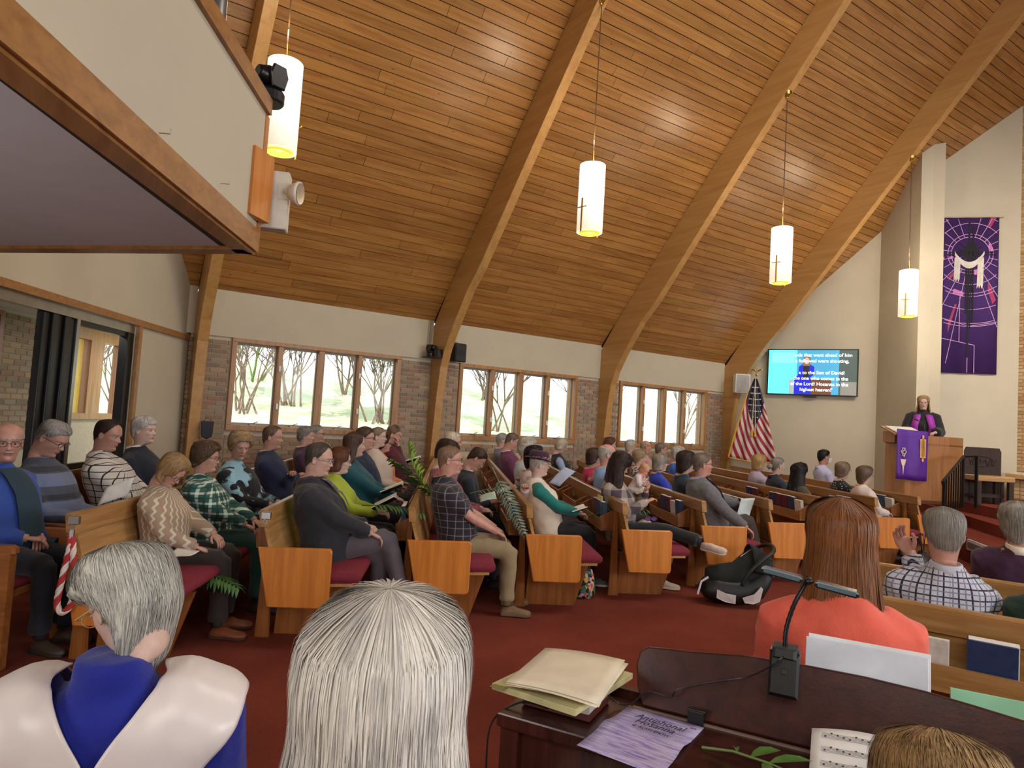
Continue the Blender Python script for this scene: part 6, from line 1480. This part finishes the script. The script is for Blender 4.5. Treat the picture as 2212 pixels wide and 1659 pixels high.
palm('thin palm frond above the maroon sleeve', (3.45, 6.02, .84), (3.78, 5.84, .86), (0, 0, 1), 9, .10, m_plain('palm_grey', (112, 128, 108), .3, 0, .3, 20), .007, 6)
palm('green palm blades on the lap of the woman in plum hat', (4.42, 5.28, .70), (4.95, 5.0, .70), (0, 0, 1), 9, .14, None, .010, 7)

# rope on the left pew
rp = thing('rope', 'red and white twisted rope hanging from the left pew end', 'rope')
RP = [(.022, 4.600, .80), (.023, 4.598, .72), (.008, 4.604, .60), (-.008, 4.612, .47), (-.009, 4.614, .40), (.016, 4.602, .365), (.046, 4.587, .39), (.060, 4.580, .45), (.057, 4.582, .58), (.042, 4.590, .71), (.030, 4.596, .79)]
def cat(pts, n=8):
    P = [Vector(p) for p in pts]; out = []
    for i in range(len(P)-1):
        a, b, c, d = P[max(i-1, 0)], P[i], P[i+1], P[min(i+2, len(P)-1)]
        for k in range(n): t_ = k/n; out.append(.5*((2*b)+(-a+c)*t_+(2*a-5*b+4*c-d)*t_*t_+(-a+3*b-3*c+d)*t_**3))
    return out+[P[-1]]
path = cat(RP, 10); M_RR = m_plain('rope_red', (168, 40, 40), .7); M_RW = m_plain('rope_white', (214, 200, 190), .7)
for ph, mt_ in ((0, M_RR), (PI, M_RW), (PI/2, M_RR), (3*PI/2, M_RW)):
    pts = []; L_ = 0
    for i, p in enumerate(path):
        if i: L_ += (p-path[i-1]).length
        tn = (path[min(i+1, len(path)-1)]-path[max(i-1, 0)]).normalized(); u1 = tn.cross(Vector((.47, .88, 0))).normalized(); u2 = tn.cross(u1); a = ph+L_*52; pts.append(p+(u1*math.cos(a)+u2*math.sin(a))*.0085)
    m = MB(); m.tube(pts, .0105, 6); m.build('rope_strand', mt_, rp, True)
m = MB(); m.tube([(.026, 4.597, .79), (.026, 4.597, .83)], .016, 10); m.tube([(.026+.012*math.cos(a), 4.597, .845+.016*math.sin(a)) for a in np.linspace(0, 2*PI, 10)], .004, 5, False); m.obox((.035, 4.60, .885), ((.47, .88, 0), (.88, -.47, 0), (0, 0, 1)), (.012, .028, .025), .004); m.build('rope_hook', M_METAL, rp)
hk = MB(); hk.obox((1.10, 4.60, .885), ((.47, .88, 0), (.88, -.47, 0), (0, 0, 1)), (.012, .028, .025), .004); hk.tube([(1.09+.012*math.cos(a), 4.595, .845+.016*math.sin(a)) for a in np.linspace(0, 2*PI, 10)], .004, 5, False); tag(hk.build('rope_hook', M_METAL), 'empty silver hook on the pew behind the man in fleece', 'hook')

# armchairs of the back row
M_ARM = m_wood('armchair_oak', (164, 104, 54), (130, 76, 36), 0, .3)
for i, (u_, lb) in enumerate(((.55, 'wooden armchair at the left edge under the man with moustache'), (1.28, 'wooden armchair under the man in striped sweater'), (2.05, 'wooden armchair under the man in checked shirt'), (2.85, 'wooden armchair under the woman in navy sweater'))):
    base = pew_o(-1)+PU*(u_+.28)+PV*(-.1); t = thing('armchair', lb, 'chair', base, A62-PI/2, 'wooden armchairs of the back row')
    m = MB(); m.box((-.28, -.25, .38), (.24, .25, .43), .01); m.build('seat', M_ARM, t); m = MB(); m.box((-.26, -.24, .43), (.24, .24, .47), .015); m.build('cushion', M_CUSH, t)
    m = MB(); m.prism([(-.27, .43), (-.24, .43), (-.36, .98), (-.39, .98)], -.27, .27, 'y', .004); m.build('backrest', M_ARM, t)
    for sd in (1, -1):
        m = MB(); m.prism([(-.33, .665), (.27, .655), (.30, .67), (.30, .70), (.27, .715), (-.33, .72)], sd*.29-.03, sd*.29+.03, 'y', .012); ar_ = m.build('armrest', M_ARM, t)
        m = MB(); m.box((.22, sd*.29-.03, 0), (.28, sd*.29+.03, .66), .006); m.build('leg', M_ARM, t); m = MB(); m.box((-.32, sd*.29-.025, 0), (-.26, sd*.29+.025, .67), .006); m.build('leg', M_ARM, t)

# infant car seat
cs = thing('infant_car_seat', 'black infant carrier with white labels on the aisle carpet', 'car seat', (5.35, 4.22, 0), R(-33))
M_CS = m_plain('carrier_black', (20, 20, 22), .5); M_CSF = m_plain('carrier_fabric', (30, 34, 32), .95, 0, .2, 40, .3)
m = MB(); prof = []
def shellpts(f): return None
secs = [(-.30, .10, .17, .10), (-.26, .05, .24, .14), (-.16, .02, .27, .17), (0, .005, .26, .185), (.14, .01, .30, .19), (.25, .06, .40, .185), (.31, .16, .46, .17), (.34, .30, .47, .13)]
rings = []
for x_, zb, ztp, hw_ in secs:
    for k in range(16): a = 2*PI*k/16; rings.append((x_, hw_*math.cos(a)*(1-.12*(math.sin(a) > 0)), (zb+ztp)/2+(ztp-zb)/2*math.copysign(abs(math.sin(a))**.8, math.sin(a))))
fs = [(i*16+k, i*16+(k+1) % 16, (i+1)*16+(k+1) % 16, (i+1)*16+k) for i in range(len(secs)-1) for k in range(16)]+[tuple(range(16))[::-1], tuple(range(112, 128))]
m.add(rings, fs); m.build('shell', M_CS, cs, True)
m = MB()
for x_, zb, ztp, hw_ in secs[1:]: pass
m.tube([(-.24, 0, .24), (-.12, 0, .25), (.04, 0, .27), (.18, 0, .36), (.28, 0, .48)], [.09, .12, .13, .14, .12], 14); m.build('padding', M_CSF, cs, True)
m = MB()
for k in range(9):
    a0_, a1_ = R(10+k*14), R(10+(k+1)*14); m.tube([(.05+.30*math.cos(a0_)*1.0, 0, .18+.36*math.sin(a0_)), (.05+.30*math.cos(a1_), 0, .18+.36*math.sin(a1_))], .01, 6)
cv = MB(); vs = []
for i in range(9):
    a = R(8+i*9)
    for j in range(9): b = R(-80+j*20); rr_ = .26; vs.append((.10+rr_*math.cos(a)*1.0, .19*math.sin(b), .30+.28*math.sin(a)*math.cos(b)*1.0))
cv.add(vs, [(i*9+j, i*9+j+1, (i+1)*9+j+1, (i+1)*9+j) for i in range(8) for j in range(8)]); o = cv.build('canopy', M_CSF, cs, True); so = o.modifiers.new('t', 'SOLIDIFY'); so.thickness = .01
m = MB(); m.tube(cat([(.02, -.20, .22), (.08, -.21, .34), (.20, -.20, .46), (.32, -.15, .54), (.36, 0, .57), (.32, .15, .54), (.20, .20, .46), (.08, .21, .34), (.02, .20, .22)], 5), .019, 8); m.build('carry_handle', M_CS, cs, True)
def sticker(P, lab):
    m = MB(); m.add(P, [tuple(range(len(P)))]); o = m.build('label_sticker', m_plain('sticker_white', (206, 196, 192), .6), cs); so = o.modifiers.new('t', 'SOLIDIFY'); so.thickness = .004; o['label'] = lab; return o
sticker([(-.20, -.186, .17), (-.12, -.200, .14), (-.03, -.205, .13), (-.03, -.200, .05), (-.12, -.19, .06), (-.20, -.175, .09)], 'white warning sticker on the left of the shell')
sticker([(.03, -.205, .11), (.14, -.208, .15), (.20, -.20, .22), (.22, -.198, .20), (.20, -.185, .08), (.14, -.188, .055), (.06, -.19, .06)], 'white warning sticker on the right of the shell')
sticker([(.06, -.02, .452), (.16, -.02, .53), (.20, .06, .53), (.10, .06, .46)], 'white sticker on the canopy')
m = MB(); m.tube([(-.26, -.10, .26), (-.33, -.12, .22), (-.36, -.12, .10)], .012, 6, sx=.3); m.build('strap', m_plain('strap_grey', (190, 182, 186), .7), cs)

# floral bag, sun hat and sunglasses, purse
fb = thing('tote_bag', 'floral tote bag on the floor behind the feet of the woman in plum hat', 'bag', (4.10, 4.93, 0), R(-28))
t_ = NT('floral_cloth'); vo = t_.n('ShaderNodeTexVoronoi'); vo.inputs['Scale'].default_value = 34; t_.l(t_.coord(), vo.inputs['Vector']); sp_c = t_.n('ShaderNodeSeparateColor'); t_.l(vo.outputs['Color'], sp_c.inputs[0])
cc = t_.ramp(sp_c.outputs[0], [(0, s2l((20, 26, 24))), (.38, s2l((24, 30, 30))), (.42, s2l((196, 78, 60))), (.55, s2l((206, 150, 60))), (.68, s2l((70, 110, 130))), (.8, s2l((206, 160, 150))), (.9, s2l((70, 104, 60)))])
t_.t.nodes[-1].color_ramp.interpolation = 'CONSTANT'; t_.base(cc); t_.rough(.85)
m = MB(); m.tube([(0, 0, .0), (0, 0, .03), (0, 0, .14), (0, 0, .22), (0, 0, .26)], [.10, .125, .12, .10, .085], 18, sx=.75); m.build('bag_body', t_.m, fb, True)
for sd in (1, -1): m = MB(); m.tube([(-.06, sd*.05, .25), (-.03, sd*.05, .34), (.03, sd*.05, .34), (.06, sd*.05, .25)], .006, 6); m.build('bag_handle', M_BLACK, fb)
sg_ = thing('sunglasses', 'purple-framed sunglasses lying on the pew end beside the mother', 'sunglasses', (4.92, 4.90, .69), R(-28))
m = MB()
for sd in (1, -1):
    m.tube([(sd*.032+.028*math.cos(a), 0, .022+.02*math.sin(a)) for a in np.linspace(0, 2*PI, 14)], .005, 6, False)
    m.tube([(sd*.060, 0, .03), (sd*.062, .06, .03), (sd*.058, .12, .02)], .004, 5)
m.build('frame', m_plain('frame_purple', (70, 40, 90), .3), sg_); m = MB()
for sd in (1, -1): m.tube([(sd*.032, .001, .022), (sd*.032, -.002, .022)], .024, 14)
m.build('lens', m_plain('lens_violet', (110, 70, 120), .15), sg_)
m = MB(); m.tube([(0, 0, 0), (0, 0, .03), (0, 0, .07), (0, 0, .10)], [.15, .16, .13, .05], 20, sx=.8); o = m.build('blanket', m_cloth('cream_wrap', ('blotch', (214, 196, 172), (186, 160, 140), 20)), None, True); o.location = (4.93, 4.99, .51); o.scale = (1, 1, 1.75); o.rotation_euler = (0, 0, R(30)); tag(o, 'cream crumpled blanket on the seat behind the sunglasses', 'blanket')
ps = thing('purse', 'dark purse with straps on the floor by the front pews', 'bag', (9.25, 4.36, 0), R(20))
m = MB(); m.tube([(0, 0, 0), (0, 0, .03), (0, 0, .18), (0, 0, .26)], [.13, .17, .15, .08], 16, sx=.6); m.build('bag_body', m_plain('purse_brown', (40, 28, 26), .5), ps, True); m = MB(); m.tube(cat([(-.08, 0, .24), (-.10, .02, .40), (0, .02, .48), (.10, 0, .40), (.08, 0, .24)], 5), .008, 6); m.build('bag_strap', M_BLACK, ps)

# ------------------------------------------------------------------ organ with its lamp and music
OB = Vector((1.338, 1.335, 0)); OX = Vector((.5, -.866, 0)); OY = Vector((.866, .5, 0))       # along the desk, away from the player
def OP(x, y, z): return OB+OX*x+OY*y+ez*z
M_MAH = m_wood('mahogany', (74, 34, 26), (48, 20, 16), 0, .28)
m_ = M_MAH.node_tree
og = thing('organ', 'dark mahogany organ console with curved music desk', 'organ')
def obx(m, x0, x1, y0, y1, z0, z1, bev=.004): m.obox(OP((x0+x1)/2, (y0+y1)/2, (z0+z1)/2), (OX, OY, ez), ((x1-x0)/2, (y1-y0)/2, (z1-z0)/2), bev); return m
M_MAHX = m_wood('mahogany_case', (78, 38, 28), (46, 20, 16), 2, .25)
obx(MB(), -.31, 1.30, -.245, .06, .815, .85).build('case_top', M_MAHX, og)
obx(MB(), -.30, -.25, -.24, .055, 0, .815).build('side_panel', M_MAHX, og); obx(MB(), 1.24, 1.29, -.24, .055, 0, .815).build('side_panel', M_MAHX, og)
obx(MB(), -.25, 1.24, -.225, -.20, .25, .815).build('front_panel', M_MAHX, og); obx(MB(), -.25, 1.24, .02, .045, 0, .815).build('back_panel', M_MAHX, og)
obx(MB(), -.31, 1.30, .045, .075, .85, .872).build('back_strip', M_MAHX, og); obx(MB(), -.25, 1.24, -.55, -.225, .60, .64).build('key_shelf', M_MAHX, og)
m = MB(); kx = -.2
for i in range(44): obx(m, kx+i*.031, kx+i*.031+.029, -.53, -.40, .64, .655, 0)
o = m.build('keys', m_plain('ivory', (224, 216, 200), .4), og); o['kind'] = 'stuff'
m = MB(); m.tube([OP(.02, -.23, .76), OP(.02, -.238, .76)], .004, 8); m.build('lock', M_METAL, og)
tp = [(0, .856), (-.018, .90), (-.028, .955), (-.02, .990), (.0, 1.003), (.05, 1.008), (.112, 1.013), (.25, 1.030), (.398, 1.036), (.53, 1.037), (.656, 1.032), (.75, 1.023), (.841, 1.013), (1.0, .985), (1.1, .95), (1.12, .88), (1.10, .856)]
up_ = (ez+OY*.28).normalized(); zb = .85
m = MB(); A_ = [OP(x, 0, 0)+ez*zb+up_*((z-zb)/up_.z) for x, z in tp]; nr_ = OX.cross(up_).normalized(); B_ = [p+nr_*.016*(-1 if nr_.dot(OY) < 0 else 1) for p in A_]; n = len(tp)
m.add(A_+B_, [tuple(range(n)), tuple(range(n, 2*n))[::-1]]+[(i, (i+1) % n, n+(i+1) % n, n+i) for i in range(n)]); o = m.build('music_desk', M_MAH, og); bevel(o, .005, 2)
m = MB(); obx(m, -.02, 1.1, -.012, -.004, .85, .855, 0); m.build('desk_strip', m_plain('strip_grey', (130, 110, 100), .4), og)
m = MB(); obx(m, .128, .168, -.022, -.008, .84, .885, .002); m.tube([OP(.125, -.012, .884), OP(.171, -.012, .884)], .005, 8); m.build('desk_hinge', m_plain('hinge_dark', (46, 44, 44), .4, .6), og)

dl = thing('desk_lamp', 'black clip-on gooseneck music lamp with long two-armed head', 'lamp')
m = MB(); lb0 = OP(.355, .03, 1.03); m.obox(lb0-OY*.05, (OX, up_, OY), (.034, .052, .026), .008); m.build('lamp_base', M_BLACK, dl)
m = MB(); m.obox(lb0-OY*.045+ez*.050, (OX, up_, OY), (.028, .012, .030), .006); m.obox(lb0-OY*.078+ez*.01, (OX, up_, OY), (.006, .006, .002), .001); m.build('clip_jaw', m_plain('black_rubber', (30, 30, 30), .6), dl)
neck = cat([lb0-OY*.045+ez*.05, lb0-OY*.04+ez*.10+OX*.0, lb0-OY*.03+ez*.16+OX*.015, lb0-OY*.015+ez*.205+OX*.035, OP(.40, .02, 1.262)], 8)
m = MB(); m.tube(neck, [.0062 if i % 2 else .0052 for i in range(len(neck))], 8); m.build('gooseneck', m_plain('steel_black', (44, 44, 46), .3, .7), dl, True)
a_, b_ = OP(.292, -.005, 1.268), OP(.512, .005, 1.238); hdx = (b_-a_).normalized(); mid = (a_+b_)/2
for k0, k1 in ((0, .44), (.56, 1)):
    p, q = a_.lerp(b_, k0), a_.lerp(b_, k1); c = (p+q)/2; m = MB(); m.obox(c, (hdx, OY, hdx.cross(OY).normalized()), ((q-p).length/2, .017, .008), .005); m.build('lamp_arm', m_plain('lamp_blackgloss', (36, 42, 46), .25), dl)
    m = MB(); m.obox(c-OY*.0165+ez*.001, (hdx, OY, hdx.cross(OY).normalized()), ((q-p).length/2*.86, .002, .0045), .001); m.build('lens_strip', m_plain('lamp_strip', (90, 108, 116), .3), dl)
m = MB(); m.ball(mid, .010, 12, 8); m.build('joint', M_BLACK, dl)
cd = MB(); cd.tube(cat([lb0-OY*.07+ez*.045, lb0-OY*.10-OX*.02+ez*.03, OP(.27, -.02, 1.0), OP(.18, -.015, .965), OP(.10, -.02, .93), OP(.08, -.018, .905), OP(.02, -.02, .905), OP(-.02, -.03, .868), OP(-.06, -.03, .862), OP(-.10, -.05, .90)], 6), .0022, 5)
cd.tube(cat([OP(-.20, -.17, .86), OP(-.27, -.19, .865), OP(-.325, -.24, .82), OP(-.33, -.25, .70), OP(-.32, -.25, .55)], 6), .0025, 5); cd.tube(cat([OP(-.27, -.165, .885), OP(-.20, -.185, .872), OP(-.14, -.17, .885), OP(-.10, -.155, .895)], 6), .003, 5)
tag(cd.build('power_cord', M_BLACK), 'thin black lamp cord across the music desk and organ top', 'cord')
bk1 = thing('thick_book', 'thick cream book lying on the left end of the organ', 'book')
obx(MB(), -.275, -.085, -.17, -.02, .852, .868, .002).build('cover', m_plain('cover_redbrown', (96, 40, 36), .6), bk1); obx(MB(), -.272, -.088, -.168, -.025, .868, .905, .003).build('page_block', M_PAPER, bk1); obx(MB(), -.275, -.085, -.17, -.02, .905, .909, .001).build('cover', m_plain('cover_redbrown', (96, 40, 36), .6), bk1)
mg = MB(); mg.obox(OP(-.175, -.125, .922), (OX.lerp(OY, -.12).normalized(), (OY+OX*.14).normalized(), ez), (.120, .160, .008), .001); o = tag(mg.build('magazine', m_plain('mag_green', (196, 188, 136), .5, 0, .35, 10)), 'glossy green and rose magazine under the white papers', 'magazine')
mg = MB(); mg.obox(OP(-.29, -.285, .9305), (OX, OY, ez), (.02, .010, .0008)); mg.build('cover_tab', m_plain('tab_olive', (120, 116, 60), .6), o)
for i, (dx, dy, a, lb) in enumerate(((.0, .0, .10, 'topmost blank cream paper on the stack at the organ end'), (.006, -.004, .06, 'second blank paper under the top sheet'), (-.004, .004, .13, 'third sheet of the paper stack'))):
    paper(lb, OP(-.165+dx, -.125+dy, .948-.0045*i), OX+OY*a, OY-OX*a, .235, .315, m_plain('paper_cream', (222, 208, 182), .85), .001, 'paper', 'paper', .006)
def m_lav():
    t = NT('lavender_sheet'); v = t.coord('Object', (1, 60, 1), (0, 0, R(0))); vv = t.coord('Generated', (1.2, 22, 1)); n = t.noise(vv, 2.2, 4, .7); t.base(t.ramp(n, [(.38, s2l((136, 116, 186))), (.56, s2l((198, 186, 218)))])); t.rough(.7); return t.m
sh = thing('sheet_music', 'lavender sheet music cover titled Antiphonal Hosanna', 'sheet music')
sx, sy = (OX+OY*-.05).normalized(), None; ang = R(7); sxx = OX*math.cos(ang)-OY*math.sin(ang); syy = OY*math.cos(ang)+OX*math.sin(ang); sc0 = OP(.052, -.165, .853)
m = MB(); vs = []
for j in range(13):
    for i in range(9): x_, y_ = i/8-.5, j/12-.5; vs.append((x_*.205, y_*.30, .010*math.exp(-((y_+.02)/.12)**2)+.004*x_*y_))
T = Matrix((sxx, syy, ez)).transposed().to_4x4(); T.translation = sc0; me = mesh('page', vs, [(j*9+i, j*9+i+1, (j+1)*9+i+1, (j+1)*9+i) for j in range(12) for i in range(8)], m_lav(), smooth=True)
pg = obj('page', me, sh); pg.matrix_world = T; so = pg.modifiers.new('t', 'SOLIDIFY'); so.thickness = .001; so.offset = -1
M_INK = m_plain('ink', (50, 42, 60), .7)
for tx, yy, sz, sh_ in (('Antiphonal', .072, .029, .25), ('Hosanna', .036, .029, .25), ('G. ALAN SMITH', .012, .0135, 0)): text(tx, sz, M_INK, sh, sc0+syy*yy+sxx*.01+ez*(.0115 if yy < .04 else .0085), sxx, syy*1.35, shear=sh_, extr=.0002)
text('SAB', .009, M_INK, sh, sc0+syy*.115+sxx*.085+ez*.004, sxx, syy, extr=.0002); text('for choir and keyboard', .008, M_INK, sh, sc0+syy*.10+sxx*.0+ez*.0045, sxx, syy, extr=.0002) if 0 else None
fo = MB(); fo.obox(OP(.53, .075, 1.02)+ez*.0, (OX, up_, OY), (.134, .078, .003), .001); tag(fo.build('folder', m_plain('folder_white', (206, 210, 220), .6)), 'white folder standing behind the music desk in front of the coral shirt', 'folder')
fo = MB(); fo.obox(OP(.535, .085, 1.027), (OX, up_, OY), (.134, .078, .003), .001); tag(fo.build('folder', m_plain('folder_white2', (220, 220, 222), .6)), 'second white folder showing as a thin edge behind the first', 'folder')
fo = MB(); fo.obox(OP(.90, .09, .965), (OX, up_, OY), (.19, .072, .002), .001); tag(fo.build('folder', m_plain('folder_green', (140, 196, 158), .6)), 'pale green folder behind the right part of the music desk', 'folder')
ms = paper('handwritten music sheet leaning at the player', OP(.50, -.09, .88), OX+OY*.2, (ez*.5+OY*.8), .16, .16)
sv_ = MB(); c0 = OP(.50, -.09, .88); ax_, ay_ = (OX+OY*.2).normalized(), (ez*.5+OY*.8).normalized(); az_ = ax_.cross(ay_)
for k in range(4):
    for l_ in range(5): y_ = -.06+k*.036+l_*.003; sv_.add([c0+ax_*-.06+ay_*y_+az_*.0145, c0+ax_*.065+ay_*y_+az_*.013, c0+ax_*.065+ay_*(y_+.0007)+az_*.013, c0+ax_*-.06+ay_*(y_+.0007)+az_*.0145], [(0, 1, 2, 3)])
    for q in range(9): x_ = -.052+q*.013; sv_.obox(c0+ax_*x_+ay_*(-.056+k*.036+(q*7 % 4)*.003)+az_*.0145, (ax_, ay_, az_), (.0022, .0016, .0004))
sv_.build('staff_lines', M_INK, ms)
br = thing('leafy_branch', 'green leafy twig lying on the organ ledge', 'branch')
M_LEAF = m_plain('leaf_green', (84, 122, 56), .35, 0, .25, 30); stem = [OP(.19, -.15, .858), OP(.26, -.15, .868), OP(.34, -.17, .872), OP(.42, -.19, .868)]
m = MB(); m.tube(stem, [.0035, .003, .0025, .0015], 6); m.build('stem', m_plain('stem_green', (112, 132, 74), .5), br)
for p, d, L_, wd in ((OP(.30, -.16, .87), OX*.7+OY*.6+ez*.35, .085, .017), (OP(.34, -.17, .872), OX*.9+OY*.35+ez*.35, .10, .018), (OP(.33, -.17, .87), OX*.35-OY*.8+ez*.1, .07, .014), (OP(.38, -.18, .87), OX*.9-OY*.3+ez*.2, .09, .016), (OP(.27, -.15, .868), OX*-.2+OY*.5+ez*.5, .03, .007), (OP(.40, -.19, .87), OX*1-OY*.7+ez*.1, .09, .017)):
    d = d.normalized(); sd_ = d.cross(ez).normalized(); lf = MB(); vs = []
    for q, w_ in ((0, .05), (.2, .7), (.45, 1), (.75, .7), (1, .02)): c = p+d*L_*q+ez*(-.02*q*q); vs += [c-sd_*wd*w_+ez*.004*w_, c, c+sd_*wd*w_+ez*.004*w_]
    lf.add(vs, [(3*a+b, 3*a+3+b, 3*a+4+b, 3*a+1+b) for a in range(4) for b in (0, 1)]); o = lf.build('leaf', M_LEAF, br, True)
